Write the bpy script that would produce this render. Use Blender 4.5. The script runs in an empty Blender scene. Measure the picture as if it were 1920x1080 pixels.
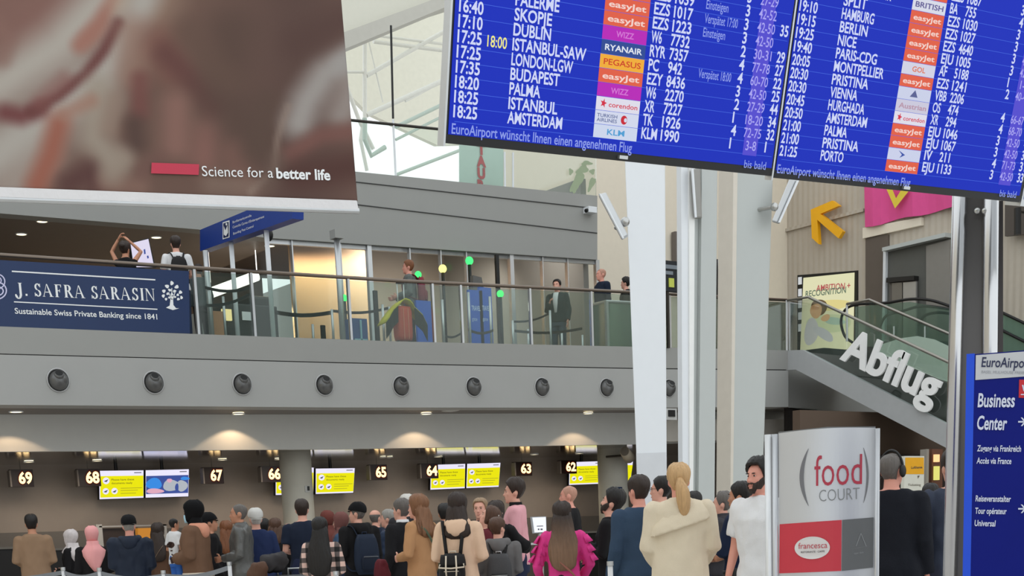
import bpy, bmesh, math, random
from math import sin, cos, pi, radians, sqrt, atan2
from mathutils import Vector, Matrix, noise, Euler

# ------------------------------------------------------------------ camera
F = 2700.0                       # focal length in pixels of the 1920 px frame
PX, PY = 960.0, 1540.0           # principal point (the photograph is the upper crop of a wider frame)
CAM = Vector((0.0, 0.0, 1.15))
AX = Vector((0.80691288, -0.58923359, -0.04117509))     # image right
AY = Vector((-0.14387312, -0.12845688, -0.9812234))     # image down
AZ = Vector((0.57288056, 0.79768578, -0.18842839))      # into the picture
sc = bpy.context.scene
cd = bpy.data.cameras.new('camera')
cam = bpy.data.objects.new('camera', cd)
sc.collection.objects.link(cam)
m = Matrix.Identity(4)
for i in range(3):
    m[i][0] = AX[i]; m[i][1] = -AY[i]; m[i][2] = -AZ[i]; m[i][3] = CAM[i]
cam.matrix_world = m
cd.sensor_width = 36.0
cd.lens = F / 1920.0 * 36.0
cd.shift_x = (960.0 - PX) / 1920.0
cd.shift_y = (PY - 540.0) / 1920.0
cd.clip_start = 0.1; cd.clip_end = 400
sc.camera = cam

# ------------------------------------------------------------------ light and exposure
sc.view_settings.view_transform = 'Standard'
sc.view_settings.look = 'None'
sc.view_settings.exposure = 0.0
sc.view_settings.gamma = 1.0
try: sc.view_settings.use_curve_mapping = False
except Exception: pass
wd = bpy.data.worlds.new('overcast_sky'); sc.world = wd; wd.use_nodes = True
bg = wd.node_tree.nodes['Background']
bg.inputs[0].default_value = (0.93, 0.98, 1.0, 1); bg.inputs[1].default_value = 1.28

# ------------------------------------------------------------------ helpers
C = sc.collection
def ray(x, y): return AX * ((x - PX) / F) + AY * ((y - PY) / F) + AZ
def onY(x, y, Y):
    r = ray(x, y); return CAM + r * ((Y - CAM.y) / r.y)
def onX(x, y, X):
    r = ray(x, y); return CAM + r * ((X - CAM.x) / r.x)
def onZ(x, y, Z):
    r = ray(x, y); return CAM + r * ((Z - CAM.z) / r.z)
def atd(x, y, d): return CAM + ray(x, y) * d
def atS(x, y, s): return CAM + ray(x, y) * (F / s)

def lin(c):
    c = c / 255.0
    return c / 12.92 if c <= 0.04045 else ((c + 0.055) / 1.055) ** 2.4
def rgb(c): return (lin(c[0]), lin(c[1]), lin(c[2]), 1.0)
MATS = {}
def mat(name, col, rough=0.6, metal=0.0, emit=0.0, spec=0.4, var=0.06, scale=6.0, bump=0.0, bscale=60.0, coat=0.0):
    if name in MATS: return MATS[name]
    M = bpy.data.materials.new(name); M.use_nodes = True
    nt = M.node_tree; b = nt.nodes['Principled BSDF']
    c = rgb(col)
    b.inputs['Roughness'].default_value = rough
    b.inputs['Metallic'].default_value = metal
    b.inputs['Specular IOR Level'].default_value = spec
    b.inputs['Coat Weight'].default_value = coat
    tc = nt.nodes.new('ShaderNodeTexCoord')
    if emit > 0:
        b.inputs['Specular IOR Level'].default_value = 0.05
        b.inputs['Base Color'].default_value = (0.01, 0.01, 0.01, 1)
        b.inputs['Emission Color'].default_value = c
        b.inputs['Emission Strength'].default_value = emit
    else:
        n = nt.nodes.new('ShaderNodeTexNoise'); n.inputs['Scale'].default_value = scale; n.inputs['Detail'].default_value = 3
        nt.links.new(tc.outputs['Object'], n.inputs['Vector'])
        mx = nt.nodes.new('ShaderNodeMix'); mx.data_type = 'RGBA'
        mx.inputs[6].default_value = tuple(v * (1 - var) for v in c[:3]) + (1,)
        mx.inputs[7].default_value = tuple(min(1, v * (1 + var)) for v in c[:3]) + (1,)
        nt.links.new(n.outputs['Fac'], mx.inputs[0]); nt.links.new(mx.outputs[2], b.inputs['Base Color'])
    if bump > 0:
        n2 = nt.nodes.new('ShaderNodeTexNoise'); n2.inputs['Scale'].default_value = bscale
        nt.links.new(tc.outputs['Object'], n2.inputs['Vector'])
        bp = nt.nodes.new('ShaderNodeBump'); bp.inputs['Strength'].default_value = bump; bp.inputs['Distance'].default_value = 0.01
        nt.links.new(n2.outputs['Fac'], bp.inputs['Height']); nt.links.new(bp.outputs['Normal'], b.inputs['Normal'])
    MATS[name] = M
    return M
def glass(name, tint=(225, 238, 232), gloss=0.10, rough=0.03, dens=0.0, dcol=(150, 170, 160)):
    if name in MATS: return MATS[name]
    M = bpy.data.materials.new(name); M.use_nodes = True
    nt = M.node_tree; nt.nodes.clear()
    o = nt.nodes.new('ShaderNodeOutputMaterial'); t = nt.nodes.new('ShaderNodeBsdfTransparent')
    g = nt.nodes.new('ShaderNodeBsdfGlossy'); mx = nt.nodes.new('ShaderNodeMixShader')
    t.inputs[0].default_value = rgb(tint); g.inputs['Roughness'].default_value = rough
    fr = nt.nodes.new('ShaderNodeFresnel'); fr.inputs['IOR'].default_value = 1.45
    mm = nt.nodes.new('ShaderNodeMath'); mm.operation = 'MULTIPLY'; mm.inputs[1].default_value = gloss / 0.04 * 0.5
    nt.links.new(fr.outputs[0], mm.inputs[0]); mm.use_clamp = True
    nt.links.new(mm.outputs[0], mx.inputs[0])
    if dens > 0:
        d = nt.nodes.new('ShaderNodeBsdfDiffuse'); d.inputs[0].default_value = rgb(dcol)
        m2 = nt.nodes.new('ShaderNodeMixShader'); m2.inputs[0].default_value = dens
        nt.links.new(t.outputs[0], m2.inputs[1]); nt.links.new(d.outputs[0], m2.inputs[2])
        nt.links.new(m2.outputs[0], mx.inputs[1])
    else: nt.links.new(t.outputs[0], mx.inputs[1])
    nt.links.new(g.outputs[0], mx.inputs[2]); nt.links.new(mx.outputs[0], o.inputs[0])
    MATS[name] = M; return M

def link(name, me, mats, parent=None, smooth=False):
    o = bpy.data.objects.new(name, me)
    if not isinstance(mats, (list, tuple)): mats = [mats]
    for mm in mats: me.materials.append(mm)
    if smooth:
        for p in me.polygons: p.use_smooth = True
    C.objects.link(o)
    if parent is not None: o.parent = parent
    return o
def empty(name, loc, label=None, cat=None, group=None, rz=0.0):
    o = bpy.data.objects.new(name, None); o.empty_display_size = 0.2
    o.location = loc; o.rotation_euler = (0, 0, rz); C.objects.link(o)
    tag(o, label, cat, group); return o
def tag(o, label=None, cat=None, group=None, kind=None):
    if label: o['label'] = label
    if cat: o['category'] = cat
    if group: o['group'] = group
    if kind: o['kind'] = kind
    return o
def structure(o): o['kind'] = 'structure'; return o

class G:
    """collects world-space geometry for ONE mesh object"""
    def __init__(s): s.v = []; s.f = []; s.mi = []
    def add(s, vs, fs, mi=0):
        k = len(s.v); s.v += [tuple(v) for v in vs]
        for f in fs: s.f.append(tuple(i + k for i in f)); s.mi.append(mi)
        return s
    def box(s, a, b, mi=0):
        x0, y0, z0 = a; x1, y1, z1 = b
        vs = [(x0,y0,z0),(x1,y0,z0),(x1,y1,z0),(x0,y1,z0),(x0,y0,z1),(x1,y0,z1),(x1,y1,z1),(x0,y1,z1)]
        return s.add(vs, [(0,3,2,1),(4,5,6,7),(0,1,5,4),(1,2,6,5),(2,3,7,6),(3,0,4,7)], mi)
    def prism(s, pts, d, mi=0):
        """polygon of world points pushed along vector d"""
        n = len(pts); d = Vector(d); pts = [Vector(p) for p in pts]
        vs = pts + [p + d for p in pts]
        return s.add(vs, [tuple(range(n)), tuple(range(2*n-1, n-1, -1))] + [(i, i+n, (i+1)%n+n, (i+1)%n) for i in range(n)], mi)
    def strip(s, A, B, d, mi=0):
        """two polylines -> band pushed along d (thick)"""
        A = [Vector(p) for p in A]; B = [Vector(p) for p in B]; d = Vector(d); n = len(A)
        vs = A + B + [p + d for p in A] + [p + d for p in B]; fs = []
        for i in range(n-1):
            fs += [(i, i+1, n+i+1, n+i), (2*n+i, 3*n+i, 3*n+i+1, 2*n+i+1), (i, 2*n+i, 2*n+i+1, i+1), (n+i, n+i+1, 3*n+i+1, 3*n+i)]
        fs += [(0, n, 3*n, 2*n), (n-1, 3*n-1, 4*n-1, 2*n-1)]
        return s.add(vs, fs, mi)
    def tube(s, pts, r, seg=10, mi=0, cap=True, closed=False):
        pts = [Vector(p) for p in pts]; n = len(pts)
        rs = r if isinstance(r, (list, tuple)) else [r] * n
        vs = []; prev = None
        for i, p in enumerate(pts):
            a = pts[(i-1) % n] if (closed or i) else p; b = pts[(i+1) % n] if (closed or i < n-1) else p
            t = (b - a).normalized()
            if prev is None:
                u = t.orthogonal().normalized()
            else:
                u = (prev - t * prev.dot(t))
                u = u.normalized() if u.length > 1e-6 else t.orthogonal().normalized()
            prev = u; w = t.cross(u); rr = rs[i]
            if not isinstance(rr, (tuple, list)): rr = (rr, rr)
            for k in range(seg):
                an = 2*pi*k/seg; vs.append(p + u*cos(an)*rr[0] + w*sin(an)*rr[1])
        fs = []
        for i in range(n if closed else n-1):
            j = (i+1) % n
            for k in range(seg): fs.append((i*seg+k, i*seg+(k+1)%seg, j*seg+(k+1)%seg, j*seg+k))
        if cap and not closed:
            fs += [tuple(range(seg-1, -1, -1)), tuple(range((n-1)*seg, n*seg))]
        return s.add(vs, fs, mi)
    def cyl(s, a, b, r, seg=20, r2=None, mi=0): return s.tube([a, b], [r, r if r2 is None else r2], seg, mi)
    def ball(s, c, r, seg=16, rings=10, mi=0, rot=None):
        if not isinstance(r, (tuple, list)): r = (r, r, r)
        c = Vector(c); vs = []; fs = []
        for i in range(rings+1):
            th = pi*i/rings
            for k in range(seg):
                an = 2*pi*k/seg; q = Vector((r[0]*sin(th)*cos(an), r[1]*sin(th)*sin(an), r[2]*cos(th)))
                if rot: q = rot @ q
                vs.append(c + q)
        for i in range(rings):
            for k in range(seg): fs.append((i*seg+k, (i+1)*seg+k, (i+1)*seg+(k+1)%seg, i*seg+(k+1)%seg))
        return s.add(vs, fs, mi)
    def mesh(s, name='m', fix=True):
        me = bpy.data.meshes.new(name); me.from_pydata(s.v, [], s.f)
        for p, mi in zip(me.polygons, s.mi): p.material_index = mi
        if fix:
            bm = bmesh.new(); bm.from_mesh(me); bmesh.ops.recalc_face_normals(bm, faces=bm.faces); bm.to_mesh(me); bm.free()
        me.update(); return me
    def obj(s, name, mats, parent=None, smooth=False, bevel=0.0, fix=True):
        """with a parent the world-space geometry is moved into the parent's frame"""
        me = s.mesh(name, fix)
        if parent is not None:
            me.transform(parent_matrix(parent).inverted())
        o = link(name, me, mats, parent, smooth)
        if bevel > 0:
            b = o.modifiers.new('bevel', 'BEVEL'); b.width = bevel; b.segments = 2; b.limit_method = 'ANGLE'
        return o
    def top(s, name, mats, label=None, cat=None, group=None, smooth=False, bevel=0.0):
        """a top-level thing that is one mesh, origin at its base"""
        n = len(s.v); cx = sum(v[0] for v in s.v)/n; cy = sum(v[1] for v in s.v)/n; cz = min(v[2] for v in s.v)
        me = s.mesh(name); me.transform(Matrix.Translation((-cx, -cy, -cz)))
        o = link(name, me, mats, None, smooth); o.location = (cx, cy, cz)
        if bevel > 0:
            b = o.modifiers.new('bevel', 'BEVEL'); b.width = bevel; b.segments = 2; b.limit_method = 'ANGLE'
        return tag(o, label, cat, group)
def parent_matrix(o):
    M = Matrix.LocRotScale(o.location, o.rotation_euler, o.scale)
    return parent_matrix(o.parent) @ M if o.parent else M

# ---- lettering on planes
class Plane:
    def __init__(s, O, eu, ev):
        s.O = Vector(O); s.eu = Vector(eu).normalized(); s.ev = Vector(ev).normalized()
        s.n = s.eu.cross(s.ev).normalized()
        if s.n.dot(CAM - s.O) < 0: s.n = -s.n
    def hit(s, x, y):
        r = ray(x, y); return CAM + r * ((s.O - CAM).dot(s.n) / r.dot(s.n))
    def px(s, x, y):
        d = s.hit(x, y) - s.O; return d.dot(s.eu), d.dot(s.ev)
    def pt(s, u, v, off=0.0): return s.O + s.eu*u + s.ev*v + s.n*off
    def quad(s, g, pts, off, mi=0):
        return g.add([s.hit(*p) + s.n*off for p in pts], [tuple(range(len(pts)))], mi)
    def rect(s, g, u0, v0, u1, v1, off, mi=0):
        return g.add([s.pt(u0,v0,off), s.pt(u1,v0,off), s.pt(u1,v1,off), s.pt(u0,v1,off)], [(0,1,2,3)], mi)
    def oval(s, g, u, v, ru, rv, off, mi=0, n=24):
        return g.add([s.pt(u+ru*cos(2*pi*k/n), v+rv*sin(2*pi*k/n), off) for k in range(n)], [tuple(range(n))], mi)
TXT = {}
def glyphs(t, bold=0.0, ext=0.0, res=3):
    key = (t, bold, ext, res)
    if key in TXT: return TXT[key]
    cu = bpy.data.curves.new('lettering', 'FONT'); cu.body = t; cu.size = 1.0; cu.offset = bold; cu.extrude = ext; cu.resolution_u = res
    ob = bpy.data.objects.new('lettering', cu); C.objects.link(ob)
    dg = bpy.context.evaluated_depsgraph_get(); dg.update()
    me = bpy.data.meshes.new_from_object(ob.evaluated_get(dg))
    vs = [tuple(v.co) for v in me.vertices]; fs = [tuple(p.vertices) for p in me.polygons]
    bpy.data.objects.remove(ob); bpy.data.curves.remove(cu); bpy.data.meshes.remove(me)
    TXT[key] = (vs, fs); return vs, fs
CAPH = 0.69
def text(g, pl, t, u, v, h, off=0.004, mi=0, width=None, bold=0.0, align='L', ext=0.0, ang=0.0, shear=0.0):
    """cap height h in plane units; u,v baseline anchor; width fits the length of the line"""
    vs, fs = glyphs(t, bold, ext)
    if not vs: return g
    k = h / CAPH; x0 = min(p[0] for p in vs); x1 = max(p[0] for p in vs)
    kx = width / (x1 - x0) if width else k
    a = x0 if align == 'L' else (x1 if align == 'R' else (x0+x1)/2)
    ca, sa = cos(ang), sin(ang); out = []
    for p in vs:
        du = (p[0]-a)*kx + p[1]*k*shear; dv = p[1]*k
        out.append(pl.pt(u + du*ca - dv*sa, v + du*sa + dv*ca, off + p[2]*k))
    return g.add(out, fs, mi)
def textpx(g, pl, t, p0, p1, hpx, off=0.004, mi=0, bold=0.0, ext=0.0):
    """baseline from pixel p0 to pixel p1 on the plane, cap height hpx pixels"""
    a = pl.px(*p0); b = pl.px(*p1); L = sqrt((b[0]-a[0])**2 + (b[1]-a[1])**2)
    c = pl.px(p0[0], p0[1]-hpx); ang = atan2(b[1]-a[1], b[0]-a[0])
    h = sqrt((c[0]-a[0])**2 + (c[1]-a[1])**2)
    return text(g, pl, t, a[0], a[1], h, off, mi, L, bold, 'L', ext, ang)
# ------------------------------------------------------------------ materials
gry   = mat('painted_grey_panel', (166,166,164), 0.55, var=0.03, scale=2)
gry2  = mat('painted_grey_fascia', (154,154,151), 0.6, var=0.03, scale=2)
soffm = mat('soffit_plaster', (202,202,199), 0.75, var=0.03)
grey_dark = mat('dark_grey_joint', (58,58,58), 0.7)
ceil_dark = mat('dark_ceiling_board', (120,114,110), 0.6)
ceil_gloss = mat('glossy_ceiling_panel', (92,82,74), 0.14, spec=1.0, var=0.02, coat=1.0)
backw = mat('taupe_wall', (160,148,138), 0.6, var=0.05)
brownw = mat('brown_wall', (130,116,106), 0.7)
beigew = mat('beige_plaster', (232,222,204), 0.8, var=0.04, bump=0.05)
warmw = mat('warm_beige_wall', (196,170,142), 0.7)
steel = mat('brushed_steel', (190,190,188), 0.3, 1.0)
alu   = mat('satin_aluminium', (200,202,204), 0.38, 0.85)
whitep = mat('white_painted_steel', (226,229,233), 0.4, var=0.02)
greyp = mat('grey_painted_steel', (186,190,188), 0.45, var=0.02)
dsteel = mat('dark_steel', (62,58,54), 0.4, 0.6)
black = mat('black_plastic', (20,20,21), 0.45)
blackm = mat('black_rubber', (16,16,17), 0.5)
lampw = mat('warm_lamp_glow', (255,236,190), emit=3.0)
navyp = mat('navy_print', (18,44,88), 0.35, var=0.05)
whitel = mat('white_lettering', (236,238,240), 0.5, var=0.01)
glassm = glass('clear_glass', (240,246,243), 0.06)
glassg = glass('green_glass', (200,222,212), 0.09, dens=0.10, dcol=(140,165,155))
glassp = glass('partition_glass', (238,238,236), 0.06, dens=0.02, dcol=(150,146,138))
glasst = glass('roof_glazing', (232,242,238), 0.05)

ceil_gloss.node_tree.nodes['Principled BSDF'].inputs['Coat Roughness'].default_value = .10
YF, YS, YB, YU = 23.0, 24.5, 28.0, 26.5
def L(pts, Y): return [onY(x, y, Y) for x, y in pts]
def extend(pts, x):      # continue a measured edge to the left
    (x0, y0), (x1, y1) = pts[0], pts[1]
    return [(x, y0 + (y1-y0)/(x1-x0)*(x-x0))] + pts
TOPE = [(-1500,560),(0,612),(360,626),(740,640),(1185,650),(1478,657)]
BEAM = [(-1500,631),(0,664),(640,680.5),(1185,691),(1478,694)]
SLAB = [(-1500,753),(0,759),(640,764),(1185,764.5),(1478,763)]
SOFT = [(-1500,780),(0,777),(640,777),(1185,774),(1478,771)]
SOFB = [(-1500,867),(0,847),(640,842),(1185,833),(1478,826)]
CEIB = [(-1500,892),(0,872),(500,866),(1180,855),(1478,850)]

# ------------------------------------------------------------------ structure
g = G().add([(-14,-6,0),(60,-6,0),(60,60,0),(-14,60,0),(-14,-6,-.2),(60,-6,-.2),(60,60,-.2),(-14,60,-.2)],
            [(0,1,2,3),(7,6,5,4),(0,4,5,1),(1,5,6,2),(2,6,7,3),(3,7,4,0)])
structure(g.obj('floor', mat('polished_stone_floor', (196,192,186), 0.35, var=0.08, scale=1.5)))
def band(name, A, B, Y, d, m, joints=()):
    xs = sorted(set([p[0] for p in A] + [p[0] for p in B]))
    def at(pl, x):
        for (a, b) in zip(pl, pl[1:]):
            if a[0] <= x <= b[0]: return a[1] + (b[1]-a[1])*(x-a[0])/(b[0]-a[0])
        return pl[-1][1] if x > pl[-1][0] else pl[0][1]
    return structure(G().strip([onY(x, at(A,x), Y) for x in xs], [onY(x, at(B,x), Y) for x in xs], d).obj(name, m))
def shift(pl, dy): return [(x, y+dy) for x, y in pl]
band('trim_1', TOPE, shift(BEAM,-1.2), YF, (0,.5,0), gry2)
band('trim_2', shift(BEAM,-1.6), shift(BEAM,1.0), YF+.05, (0,.4,0), grey_dark)
band('wall_front', shift(BEAM,.6), SLAB, YF, (0,.5,0), gry)
# under-slab ceiling, soffit panel, lower ceiling, back wall
structure(G().strip(L(SLAB, YF+.02), L([(x, y) for (x, _), y in zip(SLAB, [p[1] for p in SOFT])], YS), (0,0,.08)).obj('ceiling_1', ceil_dark))
band('wall_soffit', SOFT, SOFB, YS, (0,.12,0), soffm)
xs = [-1500,0,640,1185,1478]
cb = lambda x: onY(x, {-1500:892,0:872,640:864.5,1185:855,1478:850}[x], YB)
structure(G().strip(L(SOFB, YS+.1), [cb(x) for x in xs], (0,0,.08)).obj('ceiling_2', ceil_gloss))
def dn(p, z): return Vector((p.x, p.y, z))
bl = [cb(x) for x in xs]; bl[-1] = bl[-1] + Vector((14,0,.1))
structure(G().strip([p + Vector((0,0,.3)) for p in bl], [dn(p, 0) for p in bl], (0,.2,0)).obj('wall_back', backw))
# the mezzanine slab
te = L(TOPE, YF+.4)
structure(G().strip(te, [Vector((p.x, 48, p.z)) for p in te], (0,0,-.12)).obj('floor_mezzanine', mat('grey_mezzanine_floor', (120,118,114), 0.5)))
ZM = onY(740, 640, YF).z          # mezzanine level near the middle
# grey fascia over the mezzanine
FT = [(-1500,40),(640,319),(1120,367)]
FB = [(-1500,203),(0,400),(370,430),(500,446),(1120,487)]
band('wall_upper', FT, FB, YU, (0,.35,0), gry2)
for i, (a, b) in enumerate([((-1500,122),(1120,437)), ((-1500,75),(1120,391))]):
    pl = [(-1500, a[1]), (640, 380 if i == 0 else 338), (1120, b[1])]
    band('trim_%d' % (3+i), shift(pl,-.8), shift(pl,.8), YU-.015, (0,.02,0), grey_dark)
# entrance recess at the left: dark ceiling and back wall
umb = mat('umber_ceiling', (118,106,98), 0.45)
ft = [onY(x, y, YU+.3) for x, y in FB[:-1]+[(545,449)]]
structure(G().strip(ft, [Vector((p.x, 37, p.z+.02)) for p in ft], (0,0,.08)).obj('ceiling_3', umb))
ft = [onY(x, y, YU+.36) + Vector((0,0,1.1)) for x, y in [(545,449),(1120,487)]]
structure(G().strip(ft, [Vector((p.x, 37, p.z+.02)) for p in ft], (0,0,.08)).obj('ceiling_4', umb))
structure(G().box((-12,37,ZM-.5),(19,37.2,9.6)).obj('wall_mezzanine', brownw))
xe = onY(1120, 430, YU).x
structure(G().prism([(xe, YU+.36, ZM-.2),(xe, YU+.36, 9.2),(xe,48,9.2),(xe,48,ZM-.2)], (-.15,0,0)).obj('wall_return', gry2))
# warm lit partition walls behind the glass
p0 = onY(548,470,30.5); p1 = onY(690,470,30.5)
structure(G().box((p0.x,30.5,ZM-.2),(p1.x,30.7,8.6)).obj('wall_passage', warmw))
p0 = onY(692,470,32.5); p1 = onY(965,470,32.5)
structure(G().box((p0.x-.5,32.5,ZM-.2),(p1.x+1,32.7,8.6)).obj('wall_gates', mat('grey_brown_wall', (160,150,138), 0.7)))
p0 = onY(960,470,29.5)
structure(G().box((p0.x,29.5,ZM-.2),(xe-.15,29.7,8.6)).obj('wall_counter', mat('taupe_panel', (166,156,146), 0.7)))
# beige wall facing the hall, and the corrugated wall that returns towards the viewer
YBW = 30.0
ca = onY(1476, 450, YBW); XW = ca.x
structure(G().box((xe,YBW,-.1),(XW+.2,YBW+.2,13)).obj('wall_beige', beigew))
def corrugated():
    M = mat('corrugated_cladding', (188,178,164), 0.55)
    nt = M.node_tree; b = nt.nodes['Principled BSDF']
    w = nt.nodes.new('ShaderNodeTexWave'); w.bands_direction = 'Y'; w.inputs['Scale'].default_value = 1.6
    tc = nt.nodes.new('ShaderNodeTexCoord'); nt.links.new(tc.outputs['Object'], w.inputs['Vector'])
    bp = nt.nodes.new('ShaderNodeBump'); bp.inputs['Strength'].default_value = .5; bp.inputs['Distance'].default_value = .03
    nt.links.new(w.outputs['Fac'], bp.inputs['Height']); nt.links.new(bp.outputs['Normal'], b.inputs['Normal'])
    return M
corr = corrugated()
structure(G().box((XW,4,ZM-.4),(XW+.2,YBW,13)).obj('wall_right', corr))
structure(G().box((XW-1.2,4,-.1),(XW+.2,YBW,ZM-.4)).obj('wall_right_lower', mat('dark_brown_cladding', (74,64,58), 0.5)))
structure(G().box((-14,-6,-.1),(-13.8,48,13)).obj('wall_left_occluder', beigew))  # out-of-view wall, added to block light coming in from the left
WX = Plane((XW,20,ZM), (0,-1,0), (0,0,1))      # u runs towards the viewer

# ---- features of the right wall
def onwall(name, px, th, m, parent=None, X=XW):
    return G().prism([onX(x, y, X) for x, y in px], (-th,0,0)).obj(name, m, parent)
t = G().prism([onX(x,y,XW) for x,y in [(1476,429),(1622,391),(1622,397),(1476,435)]], (-.08,0,0))
structure(t.obj('trim_5', corr))
structure(onwall('trim_6', [(1622,428),(1732,408),(1732,423),(1622,448)], .1, beigew))
structure(onwall('wall_alcove', [(1625,447),(1668,440),(1668,640),(1625,640)], .05, mat('alcove_brown', (98,88,80), 0.6)))
structure(onwall('wall_lift_lobby', [(1667,471),(1782,440),(1782,640),(1667,640)], .06, mat('lift_lobby_grey', (92,92,88), 0.6)))
structure(onwall('wall_lift_side', [(1742,462),(1786,450),(1786,640),(1742,640)], .12, mat('lift_side_grey', (136,132,126), 0.6)))
structure(onwall('trim_7', [(1663,470),(1668,468),(1665,640),(1660,640)], .15, whitep))
structure(onwall('trim_8', [(1668,466),(1786,438),(1786,446),(1668,473)], .3, greyp))
d = onX(1700,560,XW)
lift = empty('lift', (XW-.1, d.y, ZM), 'grey passenger lift doorway with dark lintel in the right wall', 'lift')
onwall('door_frame', [(1672,528),(1722,524),(1722,640),(1672,640)], .10, mat('lift_frame', (96,92,88), 0.5), lift, XW-.03)
onwall('lintel', [(1672,522),(1724,518),(1724,526),(1672,531)], .22, mat('lintel_black', (30,28,27), 0.5), lift, XW-.03)
onwall('door', [(1696,530),(1720,528),(1720,640),(1696,640)], .06, mat('lift_door_pale', (176,174,170), 0.35, 0.5), lift, XW-.12)
onwall('door', [(1675,531),(1694,530),(1694,640),(1675,640)], .06, mat('lift_door_grey', (130,126,120), 0.35, 0.5), lift, XW-.12)
# ---- arrow
yel = mat('signal_yellow', (250,182,20), 0.4); yed = mat('yellow_edge', (226,196,110), 0.5)
A = [(1520,393),(1560,376),(1573,386),(1538,401),(1580,434),(1572,447),(1532,412),(1535,458),(1522,446)]
a = G().prism([onX(x,y,XW-.28) for x,y in A], (.12,0,0))
ar = a.top('arrow_sign', yel, 'large yellow arrow mounted on the ribbed wall, pointing up and left', 'sign')
b = G()
for q in [(1531,400),(1560,425)]: p = onX(*q, XW-.16); b.cyl(p, p+Vector((.2,0,0)), .03)
b.obj('bracket', steel, ar)
# ---- pink banner
pk = mat('pink_cloth', (226,84,150), 0.8, var=0.05)
ban = G(); n = 14
top = [onX(1620+(1830-1620)*i/n, 330-14*i/n, XW-.18-.05*sin(i*1.3)) for i in range(n+1)]
bot = [onX(1622+(1830-1622)*i/n, 426-(426-380)*i/n+2*sin(i), XW-.14-.07*sin(i*1.3)) for i in range(n+1)]
ban.strip(top, bot, (.012,0,0))
pb = ban.top('wall_banner', pk, 'pink cloth banner with yellow mark on the right wall', 'banner', smooth=False)
yb = mat('yellow_print', (232,206,70), 0.7)
y = G(); WP = Plane((XW-.3,20,ZM),(0,-1,0),(0,0,1))
WP.quad(y, [(1661,352),(1672,352),(1680,372),(1692,352),(1704,358),(1678,391)], 0); y.obj('printed_mark', yb, pb)
bar = G().tube([onX(1618,329,XW-.2), onX(1834,313,XW-.2)], .03); bar.obj('hanging_rod', steel, pb)

# ---- poster light box
XP = XW-.03
pp = Plane((XP,20,ZM),(0,-1,0),(0,0,1))
q = onX(1550,640,XP)
po = empty('poster_light_box', (XP, q.y, q.z-.4), 'lit advertising poster with a portrait in black frame behind stair railing', 'poster')
G().prism([onX(x,y,XP+.02) for x,y in [(1495,516),(1609,507),(1609,700),(1495,700)]], (.2,0,0)).obj('frame', black, po)
gl = G()
for k in range(5): pp.quad(gl, [(1497,520+k*22),(1504,519+k*22),(1504,533+k*22),(1497,534+k*22)], .012)
gl.obj('sprocket_mark', mat('poster_white', (225,228,230), emit=.8), po)
g0 = G(); pp.quad(g0, [(1507,521),(1603,511),(1601,655),(1501,657)], .015); g0.obj('sheet', mat('poster_cream', (232,230,188), emit=.9), po)
g1 = G(); textpx(g1, pp, 'AMBITION +', (1531,546), (1595,541), 11, .02, bold=.02); g1.obj('lettering', mat('poster_red', (196,96,96), emit=.8), po)
g1 = G(); textpx(g1, pp, 'RECOGNITION', (1511,557), (1587,549), 11, .021, bold=.02); g1.obj('lettering', mat('poster_green', (120,140,118), emit=.7), po)
def blob(g, pl, cx, cy, rx, ry, off, n=28, a=0, wob=0):
    pts = []
    for k in range(n):
        t = 2*pi*k/n; r = 1+wob*sin(3*t+cx); x = rx*r*cos(t); yy = ry*r*sin(t)
        pts.append((cx+x*cos(a)-yy*sin(a), cy+x*sin(a)+yy*cos(a)))
    pl.quad(g, pts, off)
for (cx,cy,rx,ry,a,col,off) in [(1560,572,34,10,-.1,(236,222,150),.017),(1556,606,42,17,0,(214,222,176),.018),
        (1537,576,15,15,.2,(110,92,66),.019),(1531,583,11,14,.2,(214,172,126),.021),(1529,577,8,4,.1,(196,148,104),.022),
        (1522,622,13,26,.15,(206,204,202),.020),(1545,626,22,9,.6,(200,200,200),.0205),(1566,602,20,7,.1,(176,200,178),.0202),
        (1549,596,9,6,-.5,(220,178,130),.023)]:
    gg = G(); blob(gg, pp, cx, cy, rx, ry, off, a=a, wob=.05); gg.obj('portrait', mat('poster_%d_%d_%d'%col, col, emit=.85), po)

# ------------------------------------------------------------------ roof and glazed upper hall
cream = mat('roof_lining', (214,212,200), 0.8, var=0.03); tr = mat('white_truss', (232,232,226), 0.5)
def up(pts, Y, d): return G().prism([onY(x,y,Y) for x,y in pts], d)
structure(up([(560,-260),(1180,-260),(1180,-60),(842,-8),(646,62),(560,100)], 38, (0,.3,0)).obj('ceiling_roof', cream))
structure(up([(560,95),(646,60),(842,-12),(1180,-120),(1180,-96),(838,12),(646,92),(560,128)], 37.2, (0,1.0,0)).obj('trim_roof', mat('roof_edge_grey', (188,186,178), 0.7)))
structure(up([(560,108),(646,80),(838,0),(1180,-100),(1180,262),(820,272),(690,212),(640,160),(560,160)], 44, (0,.2,0)).obj('wall_hall', mat('hall_far_wall', (236,234,220), 0.8)))
structure(up([(920,270),(1180,262),(1180,300),(1065,318),(975,352),(920,352)], 44, (0,.2,0)).obj('wall_hall_side', mat('hall_olive', (196,196,178), 0.8)))
def tube_px(g, pts, Y, rpx):
    P3 = [onY(x,y,Y) for x,y in pts]; s = F / ((P3[0]-CAM).dot(AZ)); return g.tube(P3, rpx/s, 10)
truss = [([(687,142),(842,54)],4),([(687,216),(842,146)],4.5),([(684,70),(684,222)],4),([(646,152),(672,222),(700,280)],4),([(646,135),(684,135)],2.5),
         ([(700,78),(842,96)],3.5),([(700,66),(842,84)],2.5),([(692,80),(718,192)],1.5),([(682,222),(676,262),(688,320)],3.5),([(760,190),(835,150)],2)]
g = G()
for pts, r in truss: tube_px(g, pts, 40, r)
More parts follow.
